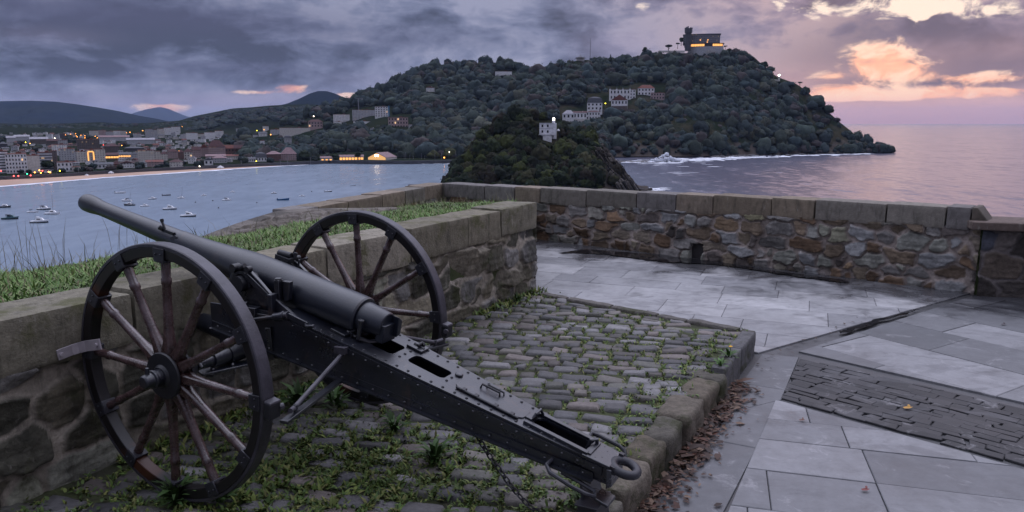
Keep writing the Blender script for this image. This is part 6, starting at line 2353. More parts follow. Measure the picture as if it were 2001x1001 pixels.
M['dandelion'] = simple('dandelion_yellow', (0.72, 0.38, 0.02), 0.7, 0.2)
weed_plant(1424, 706, 0.13, 26, 'bright green weed with one yellow flower by the squared kerb stone', 1.6, flower=True)
weed_plant(1408, 722, 0.12, 30, 'vivid light green weed between the setts and the kerb', 2.0)
weed_plant(345, 985, 0.17, 60, 'leafy blue-green weed right under the front wheel', 0.8)
weed_plant(585, 800, 0.20, 60, 'tall leafy weed clump between the front wheel and the trail', 0.9)
weed_plant(655, 800, 0.17, 44, 'leafy weed below the brake rods by the trail', 1.0)
weed_plant(770, 845, 0.14, 44, 'low weed rosette in front of the trail middle', 1.1)
weed_plant(850, 905, 0.16, 60, 'wide spreading weed in front of the trail chain', 1.1)
weed_plant(430, 985, 0.15, 46, 'weed with yellowish leaves right of the front wheel foot', 1.3)
weed_plant(1140, 990, 0.14, 40, 'grassy weed tuft beside the trail support block', 1.0, broad=0.2)
weed_plant(818, 650, 0.15, 50, 'green weed at the wall foot behind the far wheel', 1.1)
weed_plant(905, 608, 0.13, 40, 'dark weed at the wall foot right of the far wheel', 0.8)
weed_plant(1010, 592, 0.11, 34, 'weed tuft in the corner where the mossy wall ends', 0.9)

nb = NB()
m_ = 1500
ys = rr.uniform(3.1, 5.75, m_)
of = rr.gamma(1.2, 0.042, m_)
xs = kx(ys) + 0.03 + of * 0.86
b0 = np.stack([xs, ys - of * 0.5, 0.012 + 0.055 * np.exp(-of / 0.07) * rr.random(m_)], -1)
sel = n2(ys * 1.3, ys * 0 + 2, 31) + 0.12 > of * 0.9 + 0.25
b0 = b0[sel]
m_ = len(b0)
BC = np.array([(0.050, 0.026, 0.018), (0.085, 0.045, 0.030), (0.030, 0.018, 0.014), (0.14, 0.09, 0.06), (0.065, 0.024, 0.014)])
ln_ = rr.lognormal(-3.28, 0.42, m_)
blades(nb, b0, rr.uniform(0, 2 * pi, m_), ln_, ln_ * rr.uniform(0.3, 0.65, m_), rr.uniform(1.1, 1.65, m_), BC[rr.integers(0, 5, m_)] * rr.uniform(0.6, 1.4, (m_, 1)), rr.normal(0, 0.5))
# a thin scatter in the gutter
m_ = 34
t = rr.random(m_)
gl = np.array([(1490, 720), (1540, 676), (1620, 652), (1700, 628)])
q = np.array([onz(np.interp(a, np.linspace(0, 1, 4), gl[:, 0]) + rr.normal(0, 10), np.interp(a, np.linspace(0, 1, 4), gl[:, 1]) + rr.normal(0, 4), 0.016) for a in t])
ln_ = rr.uniform(0.02, 0.05, m_)
blades(nb, q, rr.uniform(0, 2 * pi, m_), ln_, ln_ * 0.5, rr.uniform(1.3, 1.6, m_), BC[rr.integers(0, 3, m_)] * 0.7, 0.1)
kind(nb.build('fallen_leaves', M['leaf'], None, False), 'stuff')


def single_leaf(px, py, size, colr, label):
    p = onz(px, py, 0.016)
    nb = NB()
    blades(nb, np.array([[-size / 2, 0, 0.0]]), np.array([0.0]), np.array([size]), np.array([size * 0.6]), np.array([1.45]), np.array([colr]), 0.05)
    blades(nb, np.array([[size * 0.1, 0.005, 0.006]]), np.array([1.2]), np.array([size * 0.5]), np.array([size * 0.3]), np.array([1.2]), np.array([colr]), 0.3)
    o_ = nb.build('fallen_leaf', M['leaf'], None, False)
    o_.location = tuple(p)
    tag(o_, label, 'leaf')


single_leaf(1775, 797, 0.07, (0.45, 0.24, 0.05), 'yellow leaf lying alone on the dark cobbled strip')
single_leaf(1568, 821, 0.045, (0.14, 0.07, 0.05), 'small brown leaf on the flagstones below the dark strip')
single_leaf(1692, 957, 0.05, (0.17, 0.05, 0.045), 'reddish leaf on the flagstones near the bottom edge')
single_leaf(1962, 634, 0.06, (0.06, 0.045, 0.05), 'small dark leaf on the flagstones at the right edge')

# ------------------------------------------------------------------ the field gun
YAW = radians(27.5535)
GO = np.array([-1.35667, 4.19818, CAMZ - 1.23014 - 0.66])
gun = empty('cannon', GO, 'old dark iron field gun on two spoked wheels, its barrel pointing out over the bay', 'cannon', None, pi / 2 - YAW)
gun.location = tuple(GO)
XW = 0.744
WR, WW = 0.66, 0.068

# shared wheel meshes (local axis X)
mb = MB()
prof = []
N = 72
vs, fs = [], []
for k in range(N):
    a = 2 * pi * k / N
    for (x, r_) in ((-WW / 2, 0.642), (WW / 2, 0.642), (WW / 2 - 0.004, 0.590), (-WW / 2 + 0.004, 0.590)):
        vs.append((x, r_ * sin(a), r_ * cos(a)))
for k in range(N):
    k2 = (k + 1) % N
    for j in range(4):
        fs.append((k * 4 + j, k * 4 + (j + 1) % 4, k2 * 4 + (j + 1) % 4, k2 * 4 + j))
mb.add(vs, fs)
felloe_b = mb
mb = MB()
vs, fs = [], []
N = 96
for k in range(N):
    a = 2 * pi * k / N
    for (x, r_) in ((-WW / 2 - .001, 0.643), (-WW / 2 - .001, 0.656), (-WW / 2 + .004, 0.66), (WW / 2 - .004, 0.66), (WW / 2 + .001, 0.656), (WW / 2 + .001, 0.643)):
        vs.append((x, r_ * sin(a), r_ * cos(a)))
for k in range(N):
    k2 = (k + 1) % N
    for j in range(6):
        fs.append((k * 6 + j, k * 6 + (j + 1) % 6, k2 * 6 + (j + 1) % 6, k2 * 6 + j))
mb.add(vs, fs)
tyre_b = mb
mb = MB()
secs = [(0.055, .034, .040), (0.11, .032, .036), (0.17, .024, .027), (0.24, .021, .023), (0.36, .0195, .021), (0.455, .0185, .0195), (0.462, .023, .024), (0.485, .023, .024), (0.492, .019, .020), (0.54, .021, .022), (0.590, .023, .023)]
vs, fs = [], []
n8 = 12
for r_, hy, hx in secs:
    for k in range(n8):
        a = 2 * pi * k / n8
        e_ = 0.62 if r_ < 0.2 else 0.85
        cx_, sy_ = cos(a), sin(a)
        vs.append((hx * math.copysign(abs(cx_) ** e_, cx_), hy * math.copysign(abs(sy_) ** e_, sy_), r_))
for i in range(len(secs) - 1):
    for k in range(n8):
        k2 = (k + 1) % n8
        fs.append((i * n8 + k, i * n8 + k2, (i + 1) * n8 + k2, (i + 1) * n8 + k))
fs += [tuple(range(n8 - 1, -1, -1)), tuple((len(secs) - 1) * n8 + k for k in range(n8))]
mb.add(vs, fs)
spoke_b = mb
# rim clamp: two cheek plates and an inner yoke at a spoke end
mb = MB()
hw = 0.036
for sx in (-1, 1):
    q = []
    for r_ in (0.577, 0.642):
        for (xa, ya) in ((sx * (WW / 2 - .002), -hw), (sx * (WW / 2 - .002), hw), (sx * (WW / 2 + .006), hw), (sx * (WW / 2 + .006), -hw)):
            q.append((xa, ya * (r_ / 0.6), sqrt(r_ * r_ - ya * ya)))
    mb.hexa(q)
    for yb in (-0.018, 0.018):
        mb.dome((sx * (WW / 2 + .006), yb, 0.612), 0.007, 0.006, 6, (sx, 0, 0))
mb.box((0, 0, 0.577), (WW + 0.008, hw * 1.9, 0.012))
clamp_b = mb
shared = {}


def shared_part(key, mbuild, mats, parent, name, rot=0.0, **kw):
    if key not in shared:
        o_ = mbuild.build(name, mats, parent, **kw)
        shared[key] = o_
    else:
        s0 = shared[key]
        o_ = s0.copy()
        col.objects.link(o_)
        o_.parent = parent
    o_.rotation_euler = (rot, 0, 0)
    return o_


M['felloe'] = M['wood']
m_f, nt, b = material('felloe_wood')
tc = nt.new('ShaderNodeTexCoord').outputs['Object']
nf = nt.noise(tc, 2.2, 4, 0.6)
nt.put(b.inputs['Base Color'], nt.mix(nt.step(nf, 0.56, 0.68), (0.006, 0.0045, 0.0055), (0.050, 0.014, 0.006)))
b.inputs['Roughness'].default_value = 0.42
M['felloe'] = m_f


def wheel(x, rot0, out):
    w_ = felloe_b.build('wheel', M['felloe'], gun, bevel=0.004) if 'felloe' not in shared else shared['felloe'].copy()
    if 'felloe' in shared:
        col.objects.link(w_)
        w_.parent = gun
    else:
        shared['felloe'] = w_
    w_.location = (x, 0, 0.66)
    w_.rotation_euler = (rot0, 0, 0)
    shared_part('tyre', tyre_b, M['tyre'], w_, 'tyre')
    for k in range(12):
        a = 2 * pi * k / 12
        shared_part('spoke', spoke_b, M['spoke'], w_, 'spoke', a)
        shared_part('clamp', clamp_b, M['tyre_dark'], w_, 'rim_clamp', a, bevel=0.002)
    h = MB()
    s = out
    h.lathe([(-0.12, 0.050), (-0.055, 0.075), (-0.050, 0.116), (-0.042, 0.120), (-.036, .118), (-.036, .09), (.036, .09), (.036, .118), (0.042, 0.120), (0.050, 0.116), (0.053, 0.060), (0.065, 0.048)], (0, 0, 0), (s, 0, 0), 28)
    hb = h.build('hub', M['blackiron'], w_)
    c = MB()
    c.lathe([(0.055, 0.043), (0.095, 0.041), (0.098, 0.047), (0.110, 0.047), (0.113, 0.036), (0.150, 0.034), (0.158, 0.026)], (0, 0, 0), (s, 0, 0), 20)
    c.box((s * 0.130, 0.0, 0.03), (0.014, 0.016, 0.075))
    c.build('axle_cap', M['trail'], hb, bevel=0.002)
    return w_


M['tyre_dark'] = simple('dark_grey_iron', (0.026, 0.026, 0.034), 0.46, alt=(0.012, 0.012, 0.017), scale=9, bump=0.12, bscale=80)
wheel(-XW, radians(3), -1)
wheel(XW, radians(-2), 1)

# barrel
EA = 0.214
BA_ = np.array([0, cos(EA), sin(EA)])
BP = np.array([0, 0, 0.9922])
mb = MB()
mb.lathe([(-.645, .060), (-.645, .100), (-.635, .106), (-.60, .1075), (-.30, .1085), (0.02, .112), (0.16, .110), (.26, .1035), (.42, .088), (.56, .0765), (.70, .0695), (.79, .0675), (.797, .0675), (.800, .0640),
          (1.05, .0590), (1.30, .0535), (1.50, .0500), (1.575, .0495), (1.615, .0525), (1.655, .0575), (1.70, .0605), (1.735, .0600), (1.75, .0560), (1.752, .034), (1.45, .034), (1.45, .0)], BP, BA_, 56)
barrel = mb.build('barrel', M['iron'], gun, sharp=25)
bx = lambda s, x=0.0, h=0.0: BP + BA_ * s + np.array([x, 0, 0]) + np.array([0, -sin(EA), cos(EA)]) * h
BU = np.array([0, -sin(EA), cos(EA)])
BR = np.array([[1, 0, 0], [0, cos(EA), -sin(EA)], [0, sin(EA), cos(EA)]])
# breech block
mb = MB()
mb.lathe([(-.80, .0), (-.80, .066), (-.79, .072), (-.66, .084), (-.645, .086), (-.645, .0)], BP, BA_, 28)
mb.box(bx(-.795, 0.0, -0.035), (0.115, 0.05, 0.10), BR)
mb.prism([bx(-.80, 0.03, .055), bx(-.80, 0.066, 0.03), bx(-.80, 0.066, -.05), bx(-.80, 0.03, -.062)], BA_ * -0.045)
br = mb.build('breech_block', M['iron'], gun, sharp=30, bevel=0.004)
MB().cyl(bx(-.70, -0.105, -.085), bx(-.70, -0.105, .020), 0.013, n=12).cyl(bx(-.70, -0.105, .012), bx(-.70, -0.105, .024), 0.017, n=12).tube([bx(-.70, -0.105, -.08), bx(-.74, -.06, -.10), bx(-.80, 0.0, -.085)], 0.012, 8).build('breech_lever', M['trail'], br)
mb = MB()
mb.lathe([(-0.235, .046), (0.235, .046)], bx(0.07, 0, 0), (1, 0, 0), 24)
mb.build('trunnion', M['blackiron'], barrel)
mb = MB()
mb.box(bx(.865, -.045, .050), (0.018, 0.085, 0.018), BR)
mb.lathe([(-.012, .014), (.014, .016), (.018, .009)], bx(.935, -.050, .055), (-0.5, 0.6, .5), 12)
mb.cyl(bx(.90, -.05, .05), bx(.935, -.048, .098), .008, n=8)
mb.lathe([(-.01, .010), (.01, .012)], bx(.937, -.048, .104), (0, 0.3, 1), 10)
mb.prism([bx(.800, -.064, -.005), bx(.83, -.062, .02), bx(.80, -.05, .048), bx(.775, -.06, .045)], BA_ * 0.012)
mb.build('front_sight', M['blackiron'], barrel, bevel=0.002)
mb = MB()
mb.box(bx(.07, .115, .095), (0.05, 0.11, 0.03), BR)
mb.cyl(bx(.12, .115, .115), bx(.03, .125, .120), .020, n=12)
mb.cyl(bx(.02, .14, .10), bx(.02, .15, .14), .012, n=10)
mb.cyl(bx(-.02, .135, .02), bx(-.02, .14, .11), .007, n=8)
mb.build('sight_bracket', M['blackiron'], barrel, bevel=0.002)

# carriage: trail box
zt = lambda y: 0.9266 + 0.29 * y
zb = lambda y: 0.682 + 0.2086 * y
hwid = lambda y: 0.235 + 0.075 * y
YF, YR = 0.12, -2.06
mb = MB()
holes = [(-.63, -.85, .068, .030), (-.93, -1.155, .052, .028), (-1.655, -1.945, .050, .045)]


def hole_hw(y):
    for a, b__, wd, rr_ in holes:
        if b__ < y < a:
            e_ = min(a - y, y - b__)
            if e_ < rr_:
                return wd - rr_ + sqrt(max(0, rr_ * rr_ - (rr_ - e_) ** 2))
            return wd
    return 0.0


ys = [-0.22]
for a, b__, wd, rr_ in holes:
    ys += [a] + [a - rr_ * q for q in (.003, .04, .15, .4, .7, 1)] + [b__ + rr_ * q for q in (1, .7, .4, .15, .04, .003)] + [b__]
ys += list(np.linspace(-.25, YR, 36))
ys = sorted(set(np.round(ys, 5)), reverse=True)
vs, fs = [], []
for y in ys:
    h = hole_hw(y)
    for x in (-hwid(y), -h, h, hwid(y)):
        vs.append((x, y, zt(y)))
for i in range(len(ys) - 1):
    o_ = i * 4
    inh = hole_hw((ys[i] + ys[i + 1]) / 2) > 0
    fs.append((o_, o_ + 4, o_ + 5, o_ + 1))
    fs.append((o_ + 2, o_ + 6, o_ + 7, o_ + 3))
    if not inh:
        if hole_hw(ys[i]) > 1e-6 or hole_hw(ys[i + 1]) > 1e-6:
            pass
        fs.append((o_ + 1, o_ + 5, o_ + 6, o_ + 2))
mb.add(vs, fs)
tp_ = mb.build('trail_plate', M['trail'], gun, smooth=False)
so = tp_.modifiers.new('thick', 'SOLIDIFY')
so.thickness = 0.012
so.offset = 1.0
# sides with angle irons and rivets
for sx in (-1, 1):
    mb = MB()
    ysd = np.linspace(0.30, YR, 26)
    for i in range(len(ysd) - 1):
        y0, y1 = ysd[i], ysd[i + 1]
        f0 = lambda y: min(zt(y), zt(-0.16) + (y + 0.16) * 0.0 if y > -0.16 else 9) - 0.004
        q = []
        for y in (y0, y1):
            x = sx * (hwid(min(y, 0.0)) - 0.006)
            q += [(x, y, zb(y)), (x - sx * 0.012, y, zb(y)), (x - sx * 0.012, y, f0(y)), (x, y, f0(y))]
        mb.hexa(q)
    side = mb.build('trail_side', M['trail'], gun, smooth=False)
    mb = MB()
    for (fz, dz) in ((zb, 0.0), (zt, -0.038)):
        ya, yb_ = (0.28, YR + 0.06) if fz is zb else (-0.2, YR + 0.02)
        for (h0, h1, w_) in ((0.0, 0.040, 0.010), ):
            x0, x1 = sx * (hwid(min(ya, 0)) + 0.001), sx * (hwid(yb_) + 0.001)
            P0_ = (x0, ya, fz(ya) + dz)
            P1_ = (x1, yb_, fz(yb_) + dz)
            mb.hexa([(P0_[0], P0_[1], P0_[2]), (P0_[0] + sx * .008, P0_[1], P0_[2]), (P0_[0] + sx * .008, P0_[1], P0_[2] + .036), (P0_[0], P0_[1], P0_[2] + .036),
                     (P1_[0], P1_[1], P1_[2]), (P1_[0] + sx * .008, P1_[1], P1_[2]), (P1_[0] + sx * .008, P1_[1], P1_[2] + .036), (P1_[0], P1_[1], P1_[2] + .036)])
        if fz is zb:
            mb.hexa([(x0, ya, zb(ya) - .010), (x0 + sx * .030, ya, zb(ya) - .010), (x0 + sx * .030, ya, zb(ya) - .001), (x0, ya, zb(ya) - .001),
                     (x1, yb_, zb(yb_) - .010), (x1 + sx * .030, yb_, zb(yb_) - .010), (x1 + sx * .030, yb_, zb(yb_) - .001), (x1, yb_, zb(yb_) - .001)])
        nr = 24
        for k in range(nr):
            y = ya + (yb_ - ya) * (k + 0.5) / nr
            mb.dome((sx * (hwid(min(y, 0)) + .009), y, fz(y) + dz + .018), .0075, .006, 6, (sx, 0, 0))
    mb.build('angle_iron', M['trail'], side, smooth=False)
mb = MB()
mb.hexa([(-hwid(0), .28, zb(.28)), (hwid(0), .28, zb(.28)), (hwid(YR), YR, zb(YR)), (-hwid(YR), YR, zb(YR)),
         (-hwid(0), .28, zb(.28) + .008), (hwid(0), .28, zb(.28) + .008), (hwid(YR), YR, zb(YR) + .008), (-hwid(YR), YR, zb(YR) + .008)])
mb.build('trail_floor', M['blackiron'], gun, smooth=False)
# rivets on top plate
mb = MB()
for sx in (-1, 1):
    for k in range(27):
        y = -0.28 - k * 0.066
        mb.dome((sx * (hwid(y) - .022), y, zt(y) + .012), .0088, .007, 7, (0, -.28, 1))
for y in (-.59, -.89, -1.18):
    for x in (-.05, 0.0, .05):
        mb.dome((x, y, zt(y) + .012), .0088, .007, 7, (0, -.28, 1))
for y in (-1.975, -2.02):
    for x in (-.035, .035):
        mb.dome((x, y, zt(y) + .012), .009, .007, 7, (0, -.28, 1))
mb.build('rivets', M['blackiron'], tp_)
tilt_ = math.atan(0.29)
TR = np.array([[1, 0, 0], [0, cos(tilt_), -sin(tilt_)], [0, sin(tilt_), cos(tilt_)]])
tpt = lambda x, y, h=0.0: np.array([x, y, zt(y) + 0.012]) + np.array([0, -sin(tilt_), cos(tilt_)]) * h
# tool-box lid with hinge, handle, latch
mb = MB()
ring = []
for k in range(28):
    a = 2 * pi * k / 28
    cx_, sy_ = cos(a), sin(a)
    ring.append(tpt(0.068 * math.copysign(abs(cx_) ** .45, cx_), -1.42 + .195 * math.copysign(abs(sy_) ** .45, sy_), 0))
mb.prism(ring, np.array([0, -sin(tilt_), cos(tilt_)]) * 0.007)
lid = mb.build('toolbox_lid', M['trail_top'] if 'trail_top' in M else M['trail'], gun, smooth=False, bevel=0.002)
mb = MB()
mb.tube([tpt(-.073, -1.25, .008), tpt(-.073, -1.60, .008)], .007, 8)
for y in (-1.29, -1.36, -1.47, -1.56):
    mb.box(tpt(-.064, y, .010), (.030, .022, .010), TR)
mb.build('hinge', M['blackiron'], lid, bevel=.002)
mb = MB()
mb.tube([tpt(.035, -1.33, .004), tpt(.035, -1.335, .028), tpt(.035, -1.435, .028), tpt(.035, -1.44, .004)], .006, 8)
mb.tube([tpt(.062, -1.35, .004), tpt(.062, -1.355, .024), tpt(.062, -1.445, .024), tpt(.062, -1.45, .004)], .005, 8)
mb.build('handle', M['blackiron'], lid)
for (x, y) in ((-.10, -.55), (.09, -.56), (.115, -.89)):
    MB().box(tpt(x, y, .008), (.075, .10, .014), TR).build('cover_plate', M['trail'], tp_, smooth=False, bevel=.003)
MB().lathe([(0, .022), (.010, .022), (.014, .016)], tpt(.055, -1.19), (0, -.28, 1), 14).build('plug', M['trail'], tp_, smooth=False, bevel=.003)
mb = MB()   # small clamps with wing nuts
for (x, y) in ((-.095, -.61), (.112, -.90)):
    mb.cyl(tpt(x, y), tpt(x, y, .035), .008, n=8)
    mb.cyl(tpt(x - .022, y, .030), tpt(x + .022, y, .034), .008, n=8)
    mb.cyl(tpt(x, y - .03, .012), tpt(x + .008, y + .035, .016), .009, n=8)
    mb.lathe([(-.008, .014), (.008, .014)], tpt(x + .03, y, .02), (1, 0, .3), 8)
mb.build('wing_nuts', M['blackiron'], tp_)
# rear slot rails and pin
mb = MB()
for sx in (-1, 1):
    mb.bar(tpt(sx * .066, -1.63, .008), tpt(sx * .066, -1.96, .008), .026, .016)
mb.box(tpt(.0, -1.64, .014), (.10, .035, .020), TR)
mb.tube([tpt(-.03, -1.655, .02), tpt(-.02, -1.66, .045), tpt(.03, -1.66, .05), tpt(.045, -1.675, .02)], .008, 8)
mb.tube([tpt(.015, -1.93, -.02), tpt(.02, -1.935, .030), tpt(.042, -1.955, .035), tpt(.045, -1.965, .0)], .010, 8)
mb.box(tpt(.0, -1.96, .007), (.135, .03, .014), TR)
mb.build('slot_rails', M['trail'], gun, smooth=False, bevel=.003)
# tail plate and lunette ring
mb = MB()
ye = -2.045
mb.hexa([tpt(-.092, -1.94, -.012), tpt(.092, -1.94, -.012), tpt(.082, -2.075, -.012), tpt(-.082, -2.075, -.012), tpt(-.092, -1.94, .006), tpt(.092, -1.94, .006), tpt(.082, -2.075, .006), tpt(-.082, -2.075, .006)])
mb.hexa([(-.088, -2.06, zb(-2.06) - .02), (.088, -2.06, zb(-2.06) - .02), (.080, -2.085, zb(-2.06) - .01), (-.080, -2.085, zb(-2.06) - .01),
         (-.088, -2.06, zt(-2.06)), (.088, -2.06, zt(-2.06)), (.080, -2.085, zt(-2.08)), (-.080, -2.085, zt(-2.08))])
tail = mb.build('tail_plate', M['trail'], gun, smooth=False, bevel=.004)
mb = MB()
lc = tpt(.0, -2.125, -.010)
pts_ = []
for k in range(26):
    a = 2 * pi * k / 26
    pts_.append(lc + TR @ np.array([.058 * cos(a), .058 * sin(a), 0]))
mb.tube(pts_, .0215, 12, closed=True)
mb.box(lc + TR @ np.array([-.055, .045, -.004]), (.030, .05, .036), TR)
mb.box(lc + TR @ np.array([.055, .045, .006]), (.022, .022, .05), TR)
mb.build('lunette_ring', M['tyre_dark'], tail)
mb = MB()
mb.tube([(-.095, -1.80, .330), (-.150, -1.79, .318), (-.178, -1.82, .300), (-.188, -1.93, .262), (-.184, -2.00, .240), (-.160, -2.035, .222), (-.118, -2.02, .225), (-.105, -1.93, .25), (-.115, -1.85, .28)], .0105, 8)
mb.build('trail_handle', M['tyre_dark'], gun)
mb = MB()
mb.tube([(.100, -1.90, .372), (.138, -1.90, .384), (.148, -1.93, .378), (.150, -2.04, .344), (.140, -2.07, .330), (.118, -2.085, .300)], .0105, 8)
mb.build('trail_handle', M['blackiron'], gun)
mb = MB()   # spade
mb.hexa([(-.12, -1.97, .03), (.12, -1.97, .03), (.12, -1.985, .03), (-.12, -1.985, .03), (-.10, -1.93, .27), (.10, -1.93, .27), (.10, -1.945, .27), (-.10, -1.945, .27)])
mb.hexa([(-.135, -2.02, .19), (-.03, -2.02, .19), (-.03, -2.09, .165), (-.135, -2.09, .165), (-.135, -2.02, .205), (-.03, -2.02, .205), (-.03, -2.09, .180), (-.135, -2.09, .180)])
mb.build('spade', M['trail'], gun, smooth=False, bevel=.003)

# cheek brackets that carry the trunnions
for sx in (-1, 1):
    mb = MB()
    x = sx * 0.165
    poly = [(x, -.56, .75), (x, -.30, .86), (x, -.14, .955), (x, -.05, 1.03), (x, .01, 1.075), (x, .085, 1.105), (x, .15, 1.07), (x, .20, .99), (x, .26, .80), (x, .30, .62), (x, .22, .57), (x, -.20, .60), (x, -.56, .68)]
    mb.prism(poly, (sx * .022, 0, 0))
    mb.box((sx * .195, -.155, .90), (.05, .03, .14))
    ck = mb.build('cheek', M['trail'], gun, smooth=False, bevel=.004)
    mb = MB()
    arc = [np.array([sx * .176, .07 + .062 * cos(a), 1.0075 + .062 * sin(a)]) for a in np.linspace(-.3, pi + .3, 14)]
    for p0, p1 in zip(arc[:-1], arc[1:]):
        mb.bar(p0, p1, .060, .016, up=(1, 0, 0)) if False else mb.bar(p0, p1, .016, .060, up=(1, 0, 0))
    mb.cyl((sx * .185, .13, 1.07), (sx * .185, .05, 1.105), .016, n=10)
    mb.cyl((sx * .165, .12, 1.09), (sx * .215, .12, 1.09), .024, n=12)
    mb.cyl((sx * .175, .02, 1.09), (sx * .205, .02, 1.09), .018, n=12)
    mb.build('cap_square', M['blackiron'], ck)
mb = MB()   # elevating arm and bracket on the near side
mb.bar((-.200, .03, 1.055), (-.185, -.125, .935), .008, .034)
mb.tube([(-.185, -.12, .935), (-.180, -.15, .93), (-.165, -.16, .945)], .012, 8)
mb.box((-.155, -.165, .985), (.036, .034, .115))
mb.cyl((-.155, -.165, 1.04), (-.155, -.165, 1.052), .019, n=12)
mb.prism([(-.150, -.185, 1.035), (-.150, -.240, 1.035), (-.150, -.225, .93), (-.150, -.19, .92)], (.03, 0, 0))
mb.cyl((-.23, .00, .905), (-.23, .09, .905), .012, n=10)
mb.box((-.225, -.02, .855), (.05, .10, .07))
mb.build('elevating_arm', M['trail'], gun, bevel=.003)
# brake spindle with crank
mb = MB()
mb.cyl((-.25, .10, .79), (-.235, -.235, .862), .013, n=12)
mb.cyl((-.235, -.20, .855), (-.232, -.30, .876), .021, n=14)
mb.cyl((-.233, -.26, .868), (-.233, -.275, .871), .026, n=14)
mb.bar((-.232, -.30, .874), (-.215, -.415, .832), .012, .030)
mb.tube([(-.215, -.405, .835), (-.235, -.43, .830), (-.245, -.49, .842)], .010, 8)
mb.bar((-.245, .10, .855), (-.225, -.22, .845), .012, .022)
mb.build('brake_spindle', M['trail'], gun, bevel=.002)
# axle, recoil buffer, mounts
mb = MB()
mb.lathe([(-XW + .06, .032), (-.50, .034), (-.50, .045), (-.40, .048), (-.40, .056), (.40, .056), (.40, .048), (.50, .045), (.50, .034), (XW - .06, .032)], (0, 0, .66), (1, 0, 0), 24)
mb.build('axle', M['trail'], gun)
mb = MB()
mb.lathe([(0, .030), (.01, .052), (.05, .054), (.055, .057), (.52, .057)], (0, .685, .672), (0, -.96, -.20), 24)
mb.build('recoil_buffer', M['iron'], gun)
for sx in (-1, 1):
    mb = MB()
    mb.bar((sx * .56, .02, .60), (sx * .24, -.10, .60), .085, .014)
    mb.bar((sx * .50, .02, .565), (sx * .22, .12, .565), .045, .014)
    mb.tube([(sx * .60, .0, .63), (sx * .60, -.045, .66), (sx * .60, -.01, .705)], .014, 8)
    for k in range(3):
        mb.dome((sx * (.50 - k * .1), -.01 - k * .035, .607), .016, .014, 8)
    mb.build('axle_bracket', M['trail'], gun, bevel=.003)
MB().bar((-.215, -.14, .60), (-.235, -.15, .79), .03, .02).build('side_stay', M['trail'], gun, bevel=.003)
# brake beams, rods and shoes on both wheels
for sx in (-1, 1):
    mb = MB()
    mb.tube([(sx * .185, -.63, .722), (sx * .20, -.635, .70), (sx * .60, -.675, .555), (sx * .655, -.700, .560)], .0125, 10)
    mb.box((sx * .20, -.63, .722), (.04, .07, .035))
    mb.build('brake_rod', M['tyre'], gun)
    mb = MB()
    mb.bar((sx * .175, -.60, .548), (sx * .70, -.700, .520), .040, .016)
    mb.prism([(sx * .20, -.56, .56), (sx * .165, -.66, .55), (sx * .165, -.56, .575)], (0, 0, -.016))
    mb.cyl((sx * .60, -.68, .50), (sx * .60, -.68, .57), .012, n=8)
    mb.build('brake_beam', M['trail'], gun, bevel=.002)
    mb = MB()
    an = -0.08
    q = []
    for z in (.560, .632):
        dy = -sqrt(.665 ** 2 - (z - .66) ** 2)
        q += [(sx * (XW - .034), dy - .036, z - .008), (sx * (XW + .034), dy - .036, z - .008), (sx * (XW + .034), dy, z), (sx * (XW - .034), dy, z)]
    mb.hexa(q)
    sh = mb.build('brake_shoe', M['blackiron'], gun, smooth=False, bevel=.004)
    mb = MB()
    mb.hexa([(sx * (XW - .036), -.703, .626), (sx * (XW + .036), -.703, .626), (sx * (XW + .036), -.663, .634), (sx * (XW - .036), -.663, .634),
             (sx * (XW - .032), -.700, .638), (sx * (XW + .032), -.700, .638), (sx * (XW + .032), -.663, .646), (sx * (XW - .032), -.663, .646)])
    mb.cyl((sx * (XW - .03), -.69, .60), (sx * (XW - .05), -.70, .60), .016, n=10)
    mb.build('shoe_cap', M['tyre'], sh, smooth=False, bevel=.003)
# strap holding the near wheel to the wall
mb = MB()
xs = -XW - WW / 2 - .012
pth = [(xs, .470, .757), (xs, .600, .728), (xs - .012, .640, .716), (xs - .040, .656, .710), (xs - .115, .660, .700)]
for p0, p1 in zip(pth[:-1], pth[1:]):
    mb.bar(p0, p1, .008, .058)
mb.lathe([(0, .012), (.010, .012)], (xs - .004, .495, .750), (-1, 0, 0), 8)
mb.lathe([(0, .012), (.010, .012)], (xs - .098, .654, .702), (0, -1, 0), 8)
mb.build('wheel_strap', M['zinc'], gun, smooth=False, bevel=.002)
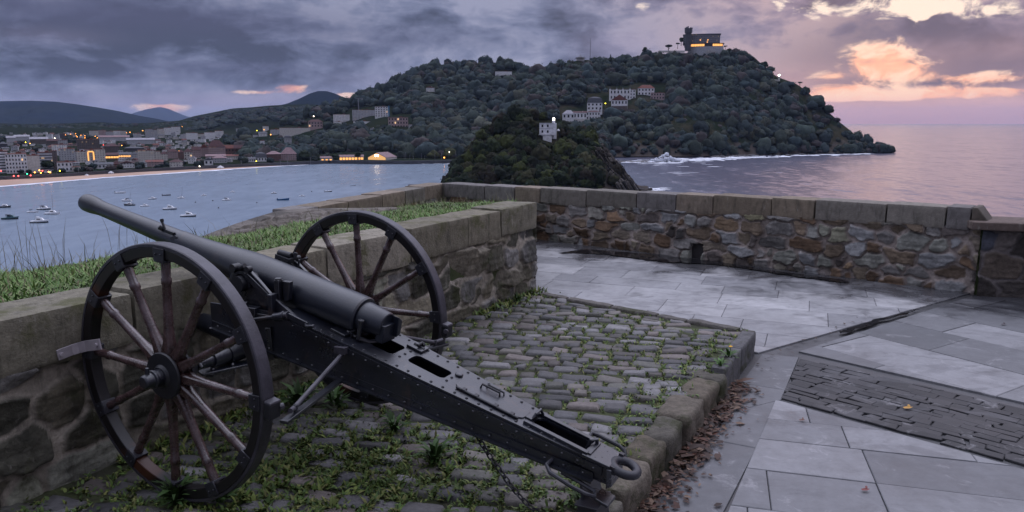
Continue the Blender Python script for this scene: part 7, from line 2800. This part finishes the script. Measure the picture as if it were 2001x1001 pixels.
# chain hanging from the trail
mb = MB()
cp = [np.array(p) for p in ((-.115, -1.39, .375), (-.12, -1.45, .30), (-.13, -1.52, .235), (-.145, -1.60, .165), (-.155, -1.68, .105), (-.16, -1.78, .055), (-.15, -1.88, .040), (-.13, -1.95, .06))]
L_ = np.cumsum(np.r_[0, [np.linalg.norm(cp[i + 1] - cp[i]) for i in range(len(cp) - 1)]])
nl = int(L_[-1] / .034)
for k in range(nl):
    sa, sb = L_[-1] * k / nl, L_[-1] * (k + 1.35) / nl
    P0_ = np.array([np.interp(sa, L_, [c[j] for c in cp]) for j in range(3)])
    P1_ = np.array([np.interp(min(sb, L_[-1]), L_, [c[j] for c in cp]) for j in range(3)])
    d = P1_ - P0_
    ln = np.linalg.norm(d)
    d /= ln
    s_1 = np.cross(d, (1, 0.2, 0.1))
    s_1 /= np.linalg.norm(s_1)
    s_2 = np.cross(d, s_1)
    sd_ = s_1 if k % 2 else s_2
    c = (P0_ + P1_) / 2
    mb.tube([c + d * (cos(a) * ln / 2) + sd_ * (sin(a) * .0115) for a in np.linspace(0, 2 * pi, 11)[:-1]], .0042, 5, closed=True)
mb.build('chain', M['blackiron'], gun)

# black block the tail rests on
bp = GO + np.array([0, 0, 0])
cy, sy = cos(pi / 2 - YAW), sin(pi / 2 - YAW)
loc = lambda x, y, z: (GO[0] + x * cy - y * sy, GO[1] + x * sy + y * cy, GO[2] + z)
blk = empty('support_block', loc(-.07, -1.99, 0), 'black steel block on the setts carrying the tail of the gun', 'block', None, pi / 2 - YAW)
mb = MB()
mb.hexa([(-.10, .05, -.06), (.10, .05, -.06), (.10, -.06, -.06), (-.10, -.06, -.06), (-.085, .04, .155), (.085, .04, .155), (.085, -.05, .155), (-.085, -.05, .155)])
mb.build('block', M['blackiron'], blk, smooth=False, bevel=.006)
MB().box((0, -.004, .160), (.19, .11, .009)).build('top_plate', M['tyre_dark'], blk, smooth=False, bevel=.002)

# ------------------------------------------------------------------ air
m = bpy.data.materials.new('haze_volume')
m.use_nodes = True
nt = NT(m.node_tree)
nt.n.clear()
pv_ = nt.new('ShaderNodeVolumePrincipled')
pv_.inputs['Color'].default_value = (0.52, 0.66, 1.0, 1)
pv_.inputs['Density'].default_value = 2.0e-5
ou = nt.new('ShaderNodeOutputMaterial')
nt.l.new(pv_.outputs[0], ou.inputs['Volume'])
hz = MB().box((0, 16500, (SEA - 12 + 660) / 2), (64000, 37000, 660 - SEA + 12)).build('haze', m, smooth=False)
kind(hz, 'stuff')
